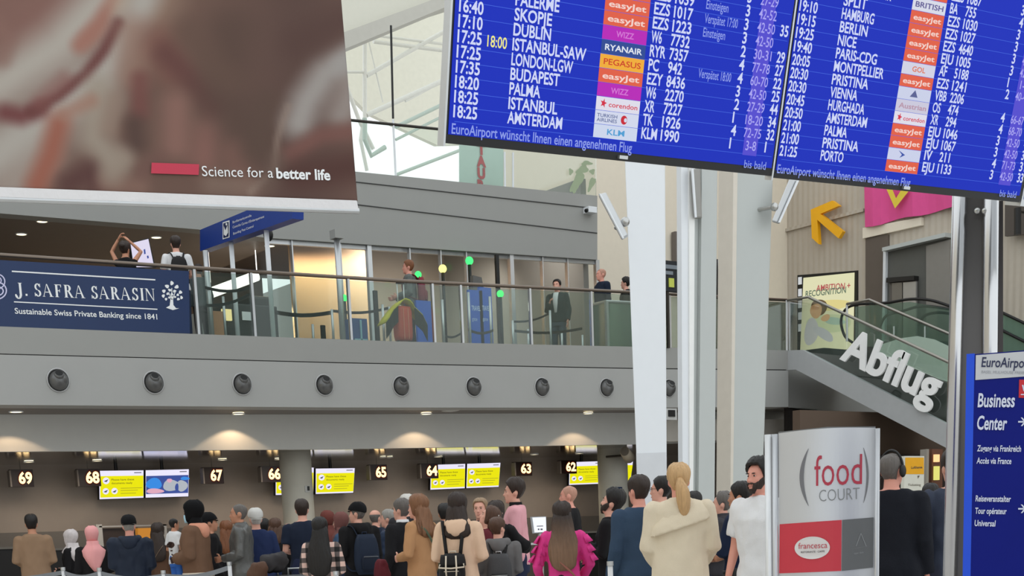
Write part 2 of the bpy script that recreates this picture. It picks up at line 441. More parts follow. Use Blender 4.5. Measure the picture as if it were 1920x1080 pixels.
g.top('roof_truss', tr, 'white tubular roof truss seen between hanging banner and departure board', 'roof truss')
g = G()
for pts, r in [([(684,222),(684,262),(696,292),(722,276)],4.5),([(742,238),(842,190)],3.5),([(742,262),(842,212)],2.5),([(742,328),(862,282)],3)]: tube_px(g, pts, 38.9, r)
g.obj('trim_skylight', mat('pale_green_frame', (190,205,196), 0.5))['kind'] = 'structure'
g = up([(752,262),(835,262),(835,330),(752,330)], 41, (0,.1,0))
# glass parapet along the fascia top
YP = YU+.15
pg = structure(G().strip(L([(-600,155),(640,321),(1118,367)], YP), L([(-600,60),(655,225),(1118,268)], YP), (0,.02,0)).obj('window_1', glass('parapet_glass', (249,252,250), .04, dens=.02, dcol=(200,222,212))))
structure(G().tube(L([(-600,60),(655,225),(832,243),(1118,270)], YP), .028).obj('trim_rail', dsteel))
g = G()
for a, b, r, mm in [((733,48),(737,222),2.2,0),((837,-40),(837,90),2.2,0)]: g.tube([onY(*a,27.4), onY(*b,27.4)], r/92, 8)
structure(g.obj('trim_mullion', black))
g = G()
for a, b in [((737,224),(742,330)),((946,285),(947,352)),((962,286),(962,354))]: g.tube([onY(*a,YP), onY(*b,YP)], .022, 8)
structure(g.obj('trim_parapet_posts', whitep))
# restaurant sign of green glass
YR = 27.2; RP = Plane((0,YR,8),(1,0,0),(0,0,1))
rs = up([(862,232),(944,240),(944,368),(862,362)], YR, (0,.03,0)).top('restaurant_sign', mat('mint_glass_panel', (190,212,202), 0.3), 'pale green panel with red vertical restaurant lettering above the fascia', 'sign')
g = G()
for i, ch in enumerate('RESTAURANT'):
    yb = 309 + (i-4)*22.5 - (0 if i < 5 else 0)
    u, v = RP.px(902, yb + 3); text(g, RP, ch, u, v, .2, .02, bold=.06, align='C')
g.obj('lettering', mat('sign_red', (186,62,66), 0.5), rs)
g = G()
for x in (872,934): p = onY(x,362,YR); g.tube([p+Vector((0,.01,.02)), (p.x, 26.8, p.z+.02)], .02, 6)
g.obj('bracket', steel, rs)
# world-map decal on the parapet
md = G(); MP = Plane((0,YP-.03,8),(1,0,0),(0,0,1))
for cx,cy,rx,ry,a in [(1083,338,8,22,.5),(1092,318,12,7,-.4),(1078,352,6,9,.3),(1109,345,5,14,.4),(1100,306,10,4,0),(1110,322,5,5,0),(1070,322,4,6,0)]:
    blob(md, MP, cx, cy, rx, ry, .001*len(md.f), a=a, wob=.22)
md.top('map_decal', mat('olive_print', (156,170,140), 0.6), 'olive world map decal on the glass parapet near the beige wall', 'decal')

# ------------------------------------------------------------------ departure boards
xv = 5000.0
hy = 1021.5 - .04196*(xv-960)
bh = ray(xv, hy); bh.z = 0; bh.normalize()
hn = Vector((0,0,1)).cross(bh)
bh2 = (bh*cos(.031) + Vector((0,0,1))*sin(.031)).normalized()
tau = radians(14.5)
bv = Vector((0,0,1))*cos(tau) - hn*sin(tau); bv = (bv - bh2*bv.dot(bh2)).normalized()
BO = CAM + ray(835,265).normalized()*5.5
BP = Plane(BO, bh2, bv)
board_blue = mat('board_blue', (22,46,186), emit=1.0); board_line = mat('board_line', (70,104,222), emit=1.0)
btxt = mat('board_white', (206,214,246), emit=1.0); bdim = mat('board_dim', (140,156,232), emit=1.0); byel = mat('board_yellow', (236,230,140), emit=1.0)
bviol = mat('board_violet', (84,76,206), emit=1.0)
TC = {'easyJet':((228,98,72),(246,214,206)),'WIZZ':((186,40,186),(216,120,216)),'RYANAIR':((48,76,150),(230,236,246)),'PEGASUS':((244,176,58),(206,60,40)),
      'corendon':((226,224,238),(214,48,72)),'TURKISH':((214,220,240),(80,96,150)),'KLM':((208,218,240),(80,160,214)),'BRITISH':((220,222,236),(96,90,150)),
      'GOL':((214,214,232),(226,120,84)),'A':((206,212,236),(92,100,150)),'Austrian':((206,204,224),(186,150,170)),'pale':((206,212,238),(60,84,170))}
def tile(par, u, v, w, h, kind, shade=1.0):
    bgc, fg = TC[kind]; k = 1.0
    g = G(); BP.rect(g, u, v, u+w, v+h, .004, 0)
    if kind == 'A': 
        g.add([BP.pt(u+w*.36,v+h*.25,.006),BP.pt(u+w*.5,v+h*.85,.006),BP.pt(u+w*.6,v+h*.25,.006)], [(0,1,2)], 1)
    elif kind == 'pale':
        g.add([BP.pt(u+w*.3,v+h*.85,.006),BP.pt(u+w*.52,v+h*.5,.006),BP.pt(u+w*.36,v+h*.2,.006),BP.pt(u+w*.42,v+h*.5,.006)], [(0,1,2,3)], 1)
    else:
        bw = w*.84 if kind not in ('WIZZ','KLM','GOL') else w*.4
        uu = u+w*.5
        if kind == 'TURKISH':
            text(g, BP, 'TURKISH', u+w*.04, v+h*.52, h*.26, .006, 1, w*.46, .01); text(g, BP, 'AIRLINES', u+w*.04, v+h*.18, h*.26, .006, 1, w*.46, .01)
            BP.oval(g, u+w*.66, v+h*.48, h*.34, h*.34, .006, 2); BP.oval(g, u+w*.69, v+h*.48, h*.16, h*.16, .007, 0)
        elif kind in ('corendon',):
            c = u+w*.16; cv = v+h*.52; pts = []
            for k in range(10):
                r = h*.36 if k % 2 == 0 else h*.15; pts.append(BP.pt(c+r*sin(2*pi*k/10+.2), cv+r*cos(2*pi*k/10+.2), .006))
            g.add(pts, [tuple(range(10))], 1); text(g, BP, kind, u+w*.28, v+h*.3, h*.36, .006, 1, w*.66, .012)
        else:
            text(g, BP, kind, uu, v+h*.28, h*.42, .006, 1, bw, .02 if kind != 'PEGASUS' else .012, 'C')
    g.obj('airline_tile', [mat('tile_'+kind, bgc, emit=.95), mat('tile_'+kind+'_mark', fg, emit=.95), mat('tile_red', (204,40,56), emit=.95)], par)
def board(name_label, xl, xr, rows, anchors, group='departure boards'):
    (u0,_), (u1,_) = BP.px(*xl), BP.px(*xr)
    vb = BP.px(*xl)[1]; vt = vb + 1.05
    base = BP.pt((u0+u1)/2, vb, -.05)
    root = empty('departure_board', base, name_label, 'display board', group)
    fr = G()
    c8 = [BP.pt(u,v,o) for o in (-.032,-.0) for (u,v) in ((u0,vb),(u1,vb),(u1,vt),(u0,vt))]
    fr.add(c8, [(3,2,1,0),(4,5,6,7),(0,1,5,4),(1,2,6,5),(2,3,7,6),(3,0,4,7)]); fr.obj('housing', [black], root)
    e = G()
    for (a,b) in ((u0-.010,u0-.002),):
        c8 = [BP.pt(u,v,o) for o in (-.036,.004) for (u,v) in ((a,vb-.01),(b,vb-.01),(b,vt),(a,vt))]
        e.add(c8, [(3,2,1,0),(4,5,6,7),(0,1,5,4),(1,2,6,5),(2,3,7,6),(3,0,4,7)])
    e.obj('edge_trim', alu, root)
    s = G(); BP.rect(s, u0+.008, vb+.028, u1-.010, vt-.02, .002); s.obj('screen', board_blue, root)
    A = anchors
    # anchors: pixel baselines-left of the time column at two rows, counted from the bottom row
    (ua, va), (ub, vb2) = BP.px(*A['t0']), BP.px(*A['tk']); k = A['k']
    dv = (vb2 - va)/k; du = (ub - ua)/k
    H = A['h']
    cols = {c: BP.px(*p)[0] - ua for c, p in A['cols'].items()}
    lines = G(); Vi = G()
    rm = [btxt, mat('board_lilac', (168,164,240), emit=1.0), byel, bdim]
    for i, r in enumerate(rows):
        v = va + dv*i; u = ua
        if v > vt-.05: break
        BP.rect(lines, u0+.03, v-.32*dv, u1-.02, v-.32*dv+.0016, .003)
        W = G(); text(W, BP, r['t'], u, v, H, .005, 0, bold=.022, width=H*.53*5); ro = W.obj('flight_row', rm, root)
        for key, t in r.items():
            if key in ('tile','t'): continue
            W = G()
            if key == 'est': text(W, BP, t, u+cols['est'], v, H*.92, .005, 2, bold=.012, width=H*2.2)
            elif key == 'desk': text(W, BP, t, u+cols['desk'], v, H*.9, .006, 1, bold=.008, align='C', width=H*.50*len(t))
            else:
                w = H*{'c':.72,'fc':.68,'fn':.62,'rem':.30,'n':.5,'gate':.58}[key]*len(t)
                text(W, BP, t, u+cols[key], v, H*(1 if key != 'rem' else .8), .005, 3 if key == 'rem' else 0, bold=.022 if key != 'rem' else .01, width=w if len(t) > 1 else None)
            W.obj({'est':'expected_time','desk':'desk_numbers','c':'destination','fc':'airline_code','fn':'flight_number','rem':'remark','n':'hall_number','gate':'gate_number'}[key], rm, ro)
        if 'tile' in r: tile(ro, u+cols['tile'], v-.30*dv, A['tw'], dv*.97, r['tile'])
    vv = va + dv*len(rows)
    BP.rect(Vi, u0+cols['desk']+ua-u0-.5*A['dw'], va-.4*dv, cols['desk']+ua+.5*A['dw'], min(vv, vt-.03), .0035)
    Vi.obj('desk_column', bviol, root); lines.obj('row_lines', board_line, root)
    T = G(); a = BP.px(*A['tick'])
    text(T, BP, 'EuroAirport wünscht Ihnen einen angenehmen Flug', a[0], a[1], H*.86, .005, bold=.012, width=A['tickw'])
    b = BP.px(*A['more']); text(T, BP, 'bis bald', b[0], b[1], H*.75, .005, bold=.006, width=H*3.2)
    T.obj('ticker_text', bdim, root)
    cl = G(); uc = u0+(u1-u0)*.5
    c8 = [BP.pt(u,v,o) for o in (0,.012) for (u,v) in ((uc-.02,vb+.006),(uc+.02,vb+.006),(uc+.02,vb+.018),(uc-.02,vb+.018))]
    cl.add(c8, [(3,2,1,0),(4,5,6,7),(0,1,5,4),(1,2,6,5),(2,3,7,6),(3,0,4,7)]); cl.obj('maker_badge', alu, root)
    rd = G()
    for uu in (u0+.3, u1-.3): rd.tube([BP.pt(uu, vt-.25, -.1), BP.pt(uu, vt+.05, -.12) + Vector((0,0,.1)), Vector((BP.pt(uu,vt,-.12).x, BP.pt(uu,vt,-.12).y, 6.0))], .025)
    rd.obj('hanging_rod', steel, root)
    return root
R1 = [dict(t='18:25',c='AMSTERDAM',tile='KLM',fc='KLM',fn='1990',n='1',desk='3-8',gate='1'),
 dict(t='18:25',c='ISTANBUL',tile='TURKISH',fc='TK',fn='1926',n='4',desk='72-75',gate='32'),
 dict(t='18:20',c='PALMA',tile='corendon',fc='XR',fn='7227',n='1',desk='18-20',gate='34'),
 dict(t='17:35',c='BUDAPEST',tile='WIZZ',fc='W6',fn='2270',n='2',desk='27-29',gate='44'),
 dict(t='17:25',c='LONDON-LGW',tile='easyJet',fc='EZY',fn='8436',n='3',desk='42-50',gate='25'),
 dict(t='17:25',est='18:00',c='ISTANBUL-SAW',tile='PEGASUS',fc='PC',fn='942',rem='Verspätet 18:00',n='4',desk='60-70',gate='22'),
 dict(t='17:10',c='DUBLIN',tile='RYANAIR',fc='RYR',fn='7357',n='4',desk='77-78',gate='27'),
 dict(t='16:40',c='SKOPJE',tile='WIZZ',fc='W6',fn='7732',n='2',desk='30-31',gate='29'),
 dict(t='16:40',c='PALERME',tile='easyJet',fc='EZS',fn='1223',rem='Einsteigen',n='3',desk='42-50'),
 dict(t='16:25',c='PRISTINA',tile='easyJet',fc='EZS',fn='1017',rem='Verspätet 17:00',n='3',desk='42-50',gate='35'),
 dict(t='16:20',c='PORTO',tile='easyJet',fc='EZS',fn='1039',rem='Einsteigen',n='3',desk='42-52'),
 dict(t='16:10',c='NICE',tile='easyJet',fc='EZS',fn='1055',n='3',desk='27-29')]
A1 = dict(t0=(848,219),tk=(866,22),k=7,h=.037,tw=.205,dw=.075,
  cols=dict(t=(848,219),est=(903,226),c=(949,235),tile=(1111,252),fc=(1200,261),fn=(1236,265),rem=(1293,268),n=(1365,277),desk=(1405,281),gate=(1431,286)),
  tick=(845,250),tickw=.80,more=(1393,314))
R2 = [dict(t='21:25',c='PORTO',tile='easyJet',fc='EJU',fn='1133',n='3',desk='42-50',gate='33'),
 dict(t='21:00',c='PRISTINA',tile='pale',fc='IV',fn='211',n='4',desk='71-73',gate='31'),
 dict(t='21:00',c='PALMA',tile='easyJet',fc='EJU',fn='1067',n='3',desk='42-50',gate='34'),
 dict(t='20:50',c='AMSTERDAM',tile='easyJet',fc='EJU',fn='1046',n='3',desk='42-50',gate='46'),
 dict(t='20:45',c='HURGHADA',tile='corendon',fc='XR',fn='294',n='4',desk='68-70'),
 dict(t='20:30',c='VIENNA',tile='Austrian',fc='OS',fn='474',n='4',desk='66-67'),
 dict(t='20:30',c='PRISTINA',tile='A',fc='VBB',fn='2206'),
 dict(t='20:05',c='MONTPELLIER',tile='easyJet',fc='EZS',fn='1241',n='2',desk='40-43'),
 dict(t='19:40',c='PARIS-CDG',tile='GOL',fc='AF',fn='5188',n='1',desk='1-4'),
 dict(t='19:25',c='NICE',tile='easyJet',fc='EJU',fn='1005',n='3',desk='42-50'),
 dict(t='19:15',c='BERLIN',tile='easyJet',fc='EZS',fn='4640',n='3',desk='42-50'),
 dict(t='19:10',c='HAMBURG',tile='easyJet',fc='EZS',fn='1027',n='3',desk='42-50'),
 dict(t='19:05',c='SPLIT',tile='easyJet',fc='EZS',fn='1030',n='3',desk='42-50'),
 dict(t='18:50',c='LONDON-LHR',tile='BRITISH',fc='BA',fn='755',n='4',desk='60-62'),
 dict(t='18:40',c='BORDEAUX',tile='easyJet',fc='EZS',fn='1087',n='3',desk='42-50')]
A2 = dict(t0=(1459,291),tk=(1505,21),k=11,h=.037,tw=.205,dw=.085,
  cols=dict(t=(1459,291),est=(1500,300),c=(1536,300),tile=(1658,319),fc=(1726,323),fn=(1754,327),rem=(1790,330),n=(1852,340),desk=(1883,341),gate=(1904,343)),
  tick=(1455,324),tickw=.80,more=(1872,368))
board('left departure board, blue screen with flights from 16:40 to 18:25 in white', (835,268), (1447,333), R1, A1)
board('right departure board, blue screen with evening flights from 19:10 to 21:25', (1449,333), (1910,384), R2, A2)
u3 = BP.px(1912,386)
ob = empty('departure_board', BP.pt(u3[0]+.7, u3[1], -.05), 'sliver of a third departure board cut by the right frame edge', 'display board')
h = G(); c8 = [BP.pt(u,v,o) for o in (-.09,0) for (u,v) in ((u3[0]+.004,u3[1]),(u3[0]+1.3,u3[1]),(u3[0]+1.3,u3[1]+1.05),(u3[0]+.004,u3[1]+1.05))]
h.add(c8, [(3,2,1,0),(4,5,6,7),(0,1,5,4),(1,2,6,5),(2,3,7,6),(3,0,4,7)]); h.obj('housing', alu, ob)
s = G(); BP.rect(s, u3[0]+.02, u3[1]+.03, u3[0]+1.28, u3[1]+1.03, .003); s.obj('screen', board_blue, ob)
# the bar the boards hang from
ua = BP.px(835,268)[0]
a = BP.pt(ua, 1.05, -.12); b = BP.pt(ua+4.5, 1.05, -.12); a.z = b.z = 6.03
G().tube([a, b], .06).top('ceiling_bar', steel, 'steel bar from which the departure boards hang', 'bar')

# ------------------------------------------------------------------ hanging cloth banner
hb = ray(9195, 1021.5-.04196*(9195-960)); hb.z = 0; hb.normalize()
HB = Plane(CAM + ray(330,370)*11.0, hb, (0,0,1))
hbr = empty('hanging_banner', HB.hit(330,392), 'huge printed banner with a blurred close-up of hands and white slogan', 'banner')
STROKES = [  # (path, width, colour, opacity)
 ([(330,-160),(330,420)],330,(104,82,74),.9), ([(560,-160),(560,420)],150,(90,71,66),.95), ([(-200,-100),(60,20)],150,(124,94,87),.9), ([(120,-10),(60,60)],70,(126,95,88),.9),
 ([(-100,330),(60,250),(160,160)],95,(158,150,142),.85), ([(20,350),(60,300)],60,(154,142,134),.8), ([(-200,190),(0,160),(110,85),(200,-10),(260,-120)],62,(165,157,149),1.0),
 ([(150,85),(185,45),(215,0)],24,(150,104,92),.85), ([(165,75),(200,55)],26,(152,108,96),.6), ([(235,10),(275,-60)],40,(166,148,132),.8), ([(290,30),(330,-60)],60,(138,114,100),.8),
 ([(-20,300),(60,240),(140,185),(205,125),(240,60),(275,-10)],42,(163,156,149),1.0), ([(10,212),(40,218),(75,205)],26,(108,66,66),.95), ([(60,210),(110,180),(160,140),(195,95),(222,45)],17,(104,66,64),.95), ([(75,190),(120,150)],24,(126,84,80),.55),
 ([(250,60),(245,140),(270,90)],45,(140,112,100),.8), ([(300,80),(320,130)],50,(118,84,76),.8), ([(262,150),(262,210)],26,(112,74,70),.85), ([(310,100),(350,140),(400,200)],34,(96,66,63),.8),
 ([(185,170),(175,260),(210,300)],42,(150,138,126),.9), ([(215,190),(205,240)],30,(140,120,108),.7), ([(330,200),(330,270)],42,(134,100,92),.85), ([(390,250),(380,300)],40,(130,94,87),.8), ([(252,235),(255,268)],30,(86,68,63),.95),
 ([(110,235),(95,290),(70,345)],34,(146,92,78),.95), ([(120,215),(170,190)],22,(150,112,98),.7), ([(130,345),(165,325),(180,350)],34,(88,62,60),.9), ([(200,345),(260,350)],30,(128,100,90),.8), ([(230,300),(210,325)],34,(146,132,120),.8), ([(270,320),(300,300)],26,(112,84,78),.7),
 ([(430,60),(420,180),(470,260)],70,(86,69,63),.75), ([(350,60),(430,150)],40,(98,78,70),.7), ([(440,290),(460,340)],38,(122,90,82),.7), ([(400,345),(470,350)],34,(124,104,94),.8), ([(500,200),(480,280)],45,(90,73,66),.8),
 ([(660,110),(610,140),(575,190),(560,230)],46,(150,143,139),1.0), ([(665,160),(640,215)],45,(146,136,131),.9), ([(665,100),(640,120)],30,(152,147,144),.8), ([(540,200),(520,260),(515,320),(470,360)],10,(140,122,112),.6), ([(545,290),(600,255),(670,245)],26,(116,82,76),.9), ([(560,330),(680,310)],44,(84,60,56),.95), ([(520,300),(500,350)],26,(104,86,78),.6), ([(560,80),(640,40)],50,(86,66,62),.8), ([(-30,20),(15,75),(5,110)],26,(130,100,92),.7)]
def bcol(x, y):
    c = [112.0, 88.0, 80.0]
    for path, w, col, al in STROKES:
        best = 1e9
        for (xa,ya),(xb,yb_) in zip(path, path[1:]):
            dx, dy = xb-xa, yb_-ya; t = max(0, min(1, ((x-xa)*dx+(y-ya)*dy)/(dx*dx+dy*dy))); best = min(best, (x-xa-t*dx)**2+(y-ya-t*dy)**2)
        d = sqrt(best)/w
        if d < 1.25:
            k = 1 - d/1.25; k = k*k*(3-2*k)*al
            for i in range(3): c[i] += (col[i]-c[i])*k
    return [lin(v*1.05) for v in c]
nx, ny = 150, 90
x0, x1, y0, y1 = -260.0, 640.0, -160.0, 356.0
V = []; COL = []
for j in range(ny+1):
    for i in range(nx+1):
        a = i/nx; b = j/ny
        xr = 626 + b*44                       # right edge leans
        x = x0 + (xr-x0)*a; yb = 343 + .0375*(x+260); yt = -160
        yy = yt + (yb-yt)*b
        P = HB.hit(x, yy) + HB.n*(.006*sin(x*.012)+.003*sin(x*.03+yy*.01)); V.append(P); COL.append(bcol(max(x,0), max(yy,0)))
FA = [(j*(nx+1)+i, j*(nx+1)+i+1, (j+1)*(nx+1)+i+1, (j+1)*(nx+1)+i) for j in range(ny) for i in range(nx)]
me = bpy.data.meshes.new('cloth'); me.from_pydata([tuple(v - hbr.location) for v in V], [], FA)
ca_ = me.color_attributes.new('print', 'FLOAT_COLOR', 'POINT')
for i, c in enumerate(COL): ca_.data[i].color = (c[0], c[1], c[2], 1)
M = bpy.data.materials.new('printed_cloth'); M.use_nodes = True; nt = M.node_tree; bs = nt.nodes['Principled BSDF']
at = nt.nodes.new('ShaderNodeVertexColor'); at.layer_name = 'print'; nt.links.new(at.outputs[0], bs.inputs['Base Color']); bs.inputs['Roughness'].default_value = .85; bs.inputs['Specular IOR Level'].default_value = .1
o = link('cloth', me, M, hbr, True); so = o.modifiers.new('thick', 'SOLIDIFY'); so.thickness = .006
def hq(px, off): return [HB.hit(*p) + HB.n*off for p in px]
g = G().prism(hq([(-260,342),(668,377),(671,394),(-260,361)], .02), -HB.n*.04); g.obj('hem', mat('white_hem', (226,224,226), 0.8, bump=.3, bscale=30), hbr)
g = G().tube(hq([(-260,364),(673,396)], 0.0), .022, 12); g.obj('weight_bar', alu, hbr)
g = G(); HB.quad(g, [(284,306),(373,309),(372,329),(283,326)], .016); g.obj('printed_stripe', mat('crimson_print', (196,62,84), 0.7), hbr)
g = G(); textpx(g, HB, 'Science for a', (379,331), (512,334), 19, .016, bold=.0); textpx(g, HB, 'better life', (518,335), (619,338.5), 19, .016, bold=.028); g.obj('lettering', whitel, hbr)
g = G()
for x in (-100, 250, 560):
    p = HB.hit(x, -158); g.tube([p, Vector((p.x, p.y, p.z+2.5))], .01, 6)
g.obj('hanging_wire', steel, hbr)
# ------------------------------------------------------------------ air nozzles in the facade
nrim = mat('nozzle_rim', (176,176,176), 0.4, 0.3); nball = mat('nozzle_ball', (104,104,104), 0.3, 0.5); nblk = mat('nozzle_cavity', (14,14,14), 0.6)
def nozzle(x, y, label):
    p = onY(x, y, YF); r = .175
    root = empty('air_nozzle', (p.x, YF, p.z-r), label, 'air nozzle', 'ball air nozzles in the grey facade')
    rim = G(); rim.tube([p + Vector((cos(a)*r, -.005, sin(a)*r)) for a in [2*pi*k/28 for k in range(28)]], .014, 8, closed=True); rim.obj('rim', nrim, root, True)
    c = G(); c.cyl(p + Vector((0,.01,0)), p + Vector((0,-.012,0)), r, 28); c.obj('cavity', nblk, root)
    b = G(); b.ball(p + Vector((0,-.01,-.005)), (.15,.13,.15), 20, 14); b.obj('ball', nball, root, True)
    d = Vector((-.12,-.75,.62)).normalized(); q = p + d*.075 + Vector((0,-.01,0))
    s = G(); s.cyl(q, q + d*.075, .085, 20, .068); s.obj('spout', nball, root, True)
    h = G(); h.cyl(q + d*.07, q + d*.079, .058, 20); h.obj('outlet', nblk, root)
NZ = [(109,713),(288,717.3),(454,720.3),(608,722),(752,724),(888,725.3),(1016,726),(1137,727),(1254,728),(1358,728.6)]
NL = ['black ball air nozzle at the far left of the facade row','black ball air nozzle second from left, below the bank lettering','black ball air nozzle third from left, above number 67','black ball air nozzle fourth from left, above the left round pillar',
 'black ball air nozzle fifth from left, below the man with the red suitcase','black ball air nozzle sixth from left, halfway along the facade row','black ball air nozzle seventh from left, below the balcony man with phone','black ball air nozzle just left of the tall white columns',
 'black ball air nozzle half hidden between left and middle white columns','black ball air nozzle between middle and right white columns']
for (x,y), l in zip(NZ, NL): nozzle(x, y, l)

# ------------------------------------------------------------------ downlights
def ceilY(x, y, edge, Y0):
    for a, b in zip(edge, edge[1:]):
        if a[0] <= x <= b[0]: e = a[1]+(b[1]-a[1])*(x-a[0])/(b[0]-a[0])
    h = 1061.8-.04196*x; return Y0*(h-e)/(h-y)
def downlight(x, y, Y, label, group, r=.1, power=0, ang=90, dirv=(0,0,-1), col=(1,.78,.5), glow=lampw, blend=.12):
    p = onY(x, y, Y)
    root = empty('downlight', p, label, 'ceiling lamp', group)
    g = G(); g.tube([p + Vector((cos(a)*r, sin(a)*r, .0)) for a in [2*pi*k/20 for k in range(20)]], .012, 6, closed=True); g.obj('ring', whitep, root, True)
    g = G(); g.cyl(p + Vector((0,0,.02)), p + Vector((0,0,-.004)), r*.95, 20); g.obj('diffuser', glow, root)
    if power:
        ld = bpy.data.lights.new('downlight_beam', 'SPOT'); ld.energy = power; ld.color = col; ld.spot_size = radians(ang); ld.spot_blend = blend; ld.shadow_soft_size = .04 if blend < .5 else .35
        lo = bpy.data.objects.new('downlight_beam', ld); C.objects.link(lo); lo.parent = root
        lo.location = (0,0,-.03); lo.rotation_euler = Vector(dirv).to_track_quat('-Z','Y').to_euler()
    return root
for x, y, l in [(-195,775,'outside'),(30,772,'downlight under the balcony edge at the far left'),(447,776,'downlight under the balcony edge above counter number 67'),(799,776,'downlight under the balcony edge above counter number 64'),(1103,775,'downlight under the balcony edge above counter number 62')]:
    if l != 'outside': downlight(x, y, ceilY(x,y,SLAB,YF)-.03, 'warm recessed '+l, 'downlights under the balcony edge', .105, 24, 118, col=(1,.70,.42))
for x, y, l in [(54,866,'over counter 69'),(182,864,'over counter 68'),(417,862,'over counter 67'),(523,861,'over counter 66, left of the round pillar'),(718,857,'over counter 65, left one of a pair'),(731,857,'over counter 65, right one of a pair'),(822,856,'over counter 64'),(1002,852,'over counter 63'),(1086,850,'over counter 62')]:
    t = (y - 847 + x*.0108)/24.0
    downlight(x, y, ceilY(x,y,SOFB,YS)-.03, 'small warm downlight in the glossy check-in ceiling ' + l, 'downlights over the check-in counters', .085 if x not in (718,731) else .06, 68 if x != 718 else 0, 160, (0,.15,-1), (1,.86,.70), blend=1.0)
for x, y, l in [(40,439,'nearer the left frame edge'),(79,415,'second from the left'),(293,445,'between the two people at the navy panel'),(506,461,'behind the glass under the blue overhead sign')]:
    p = onY(x, y, YU+2.5)
    downlight(x, y, ceilY(x,y,FB,YU+.3)-.02, 'round recessed lamp in the dark mezzanine ceiling, ' + l, 'mezzanine ceiling lamps', .10, 60, 150, blend=1.0)
g = G(); p = onY(844,768,YF+.75); g.ball(p, (.2,.2,.04), 20, 8); g.top('smoke_detector', mat('pale_plastic', (190,190,188), 0.5), 'flat pale detector disc under the balcony edge right of a downlight', 'detector', smooth=True)
# unseen spots without fixtures, added to brighten the mezzanine walls
def area(name, loc, rot, size, power, col):
    ld = bpy.data.lights.new(name, 'AREA'); ld.energy = power; ld.size = size; ld.color = col
    lo = bpy.data.objects.new(name, ld); C.objects.link(lo); lo.location = loc; lo.rotation_euler = rot; return lo
def wash(x, Y, z, w, ang, aim, col=(1,.78,.50), blend=.5):
    p = onY(x, 455, Y); ld = bpy.data.lights.new('unseen_wall_spot', 'SPOT'); ld.energy = w; ld.spot_size = radians(ang); ld.spot_blend = blend; ld.color = col; ld.shadow_soft_size = .08
    lo = bpy.data.objects.new('unseen_wall_spot', ld); C.objects.link(lo); lo.location = (p.x, Y, z); lo.rotation_euler = Vector(aim).to_track_quat('-Z','Y').to_euler()
zf_ = lambda x, d: onY(x, 452 if x < 600 else 470, YU+.3).z + d
for x in (560,600,640,680): wash(x, 29.75, onY(x,478,30.5).z+.15, 62, 150, (0,.12,-1), (1,.74,.46))
for x in (720,800,880): wash(x, 29.8, zf_(x,.9), 190, 155, (0,.5,-1), (1,.90,.78), 1.0)
for x in (985,1060): wash(x, 27.4, zf_(x,.9), 170, 165, (0,.4,-1), (1,.93,.86), 1.0)
for x in (440,520): wash(x, 31, zf_(500,-.3), 260, 150, (0,.3,-1), (1,.84,.62))
for x in (120,260): wash(x, 31, onY(x, 430, YU).z-.3, 120, 150, (0,.3,-1), (1,.86,.70))
# ------------------------------------------------------------------ counter numbers
numface = mat('number_box_black', (34,18,16), 0.35); numglow = mat('number_glow', (255,214,150), emit=2.4); numhalo = mat('number_red', (120,24,14), emit=.35)
NUM = [('69',22,880,61,913),('68',148,879,187,912),('67',383,876,418,907),('66',491,874,527,904),('65',694,871,725,900),('64',789,869,821,897),('63',966,866,997,892),('62',1051,863,1081,888)]
YN = 27.45
for t, x0, y0, x1, y1 in NUM:
    a = onY(x0, y1, YN); b = onY(x1, y0, YN)
    root = empty('counter_number_sign', ((a.x+b.x)/2, YN, a.z), 'black illuminated number box reading %s over the check-in counters' % t, 'number sign', 'check-in counter numbers')
    G().box((a.x, YN, a.z), (b.x, YN+.12, b.z)).obj('box', numface, root)
    pl = Plane((0,YN,0),(1,0,0),(0,0,1)); g = G()
    w = (b.x-a.x); h = (b.z-a.z)
    text(g, pl, t, b.x - w*.36, a.z + h*.2, h*.62, .008, bold=.035, align='C', width=w*.60); g.obj('digits', numglow, root)
    g = G(); text(g, pl, t, b.x - w*.36, a.z + h*.175, h*.67, .004, bold=.075, align='C', width=w*.68); g.obj('digit_glow', numhalo, root)
    g = G().box((a.x-.03, YN-.04, a.z-.0), (a.x, YN+.1, b.z-.02)); g.obj('side_strip', mat('grey_strip', (120,112,106), 0.5), root)
    zc = onY(x0, 847-.0108*x0, YS).z+.03
    g = G(); g.cyl((a.x+w*.5, YN+.06, b.z), (a.x+w*.5, YN+.06, zc), .009, 8); g.obj('hanger', mat('grey_strip', (120,112,106), 0.5), root)

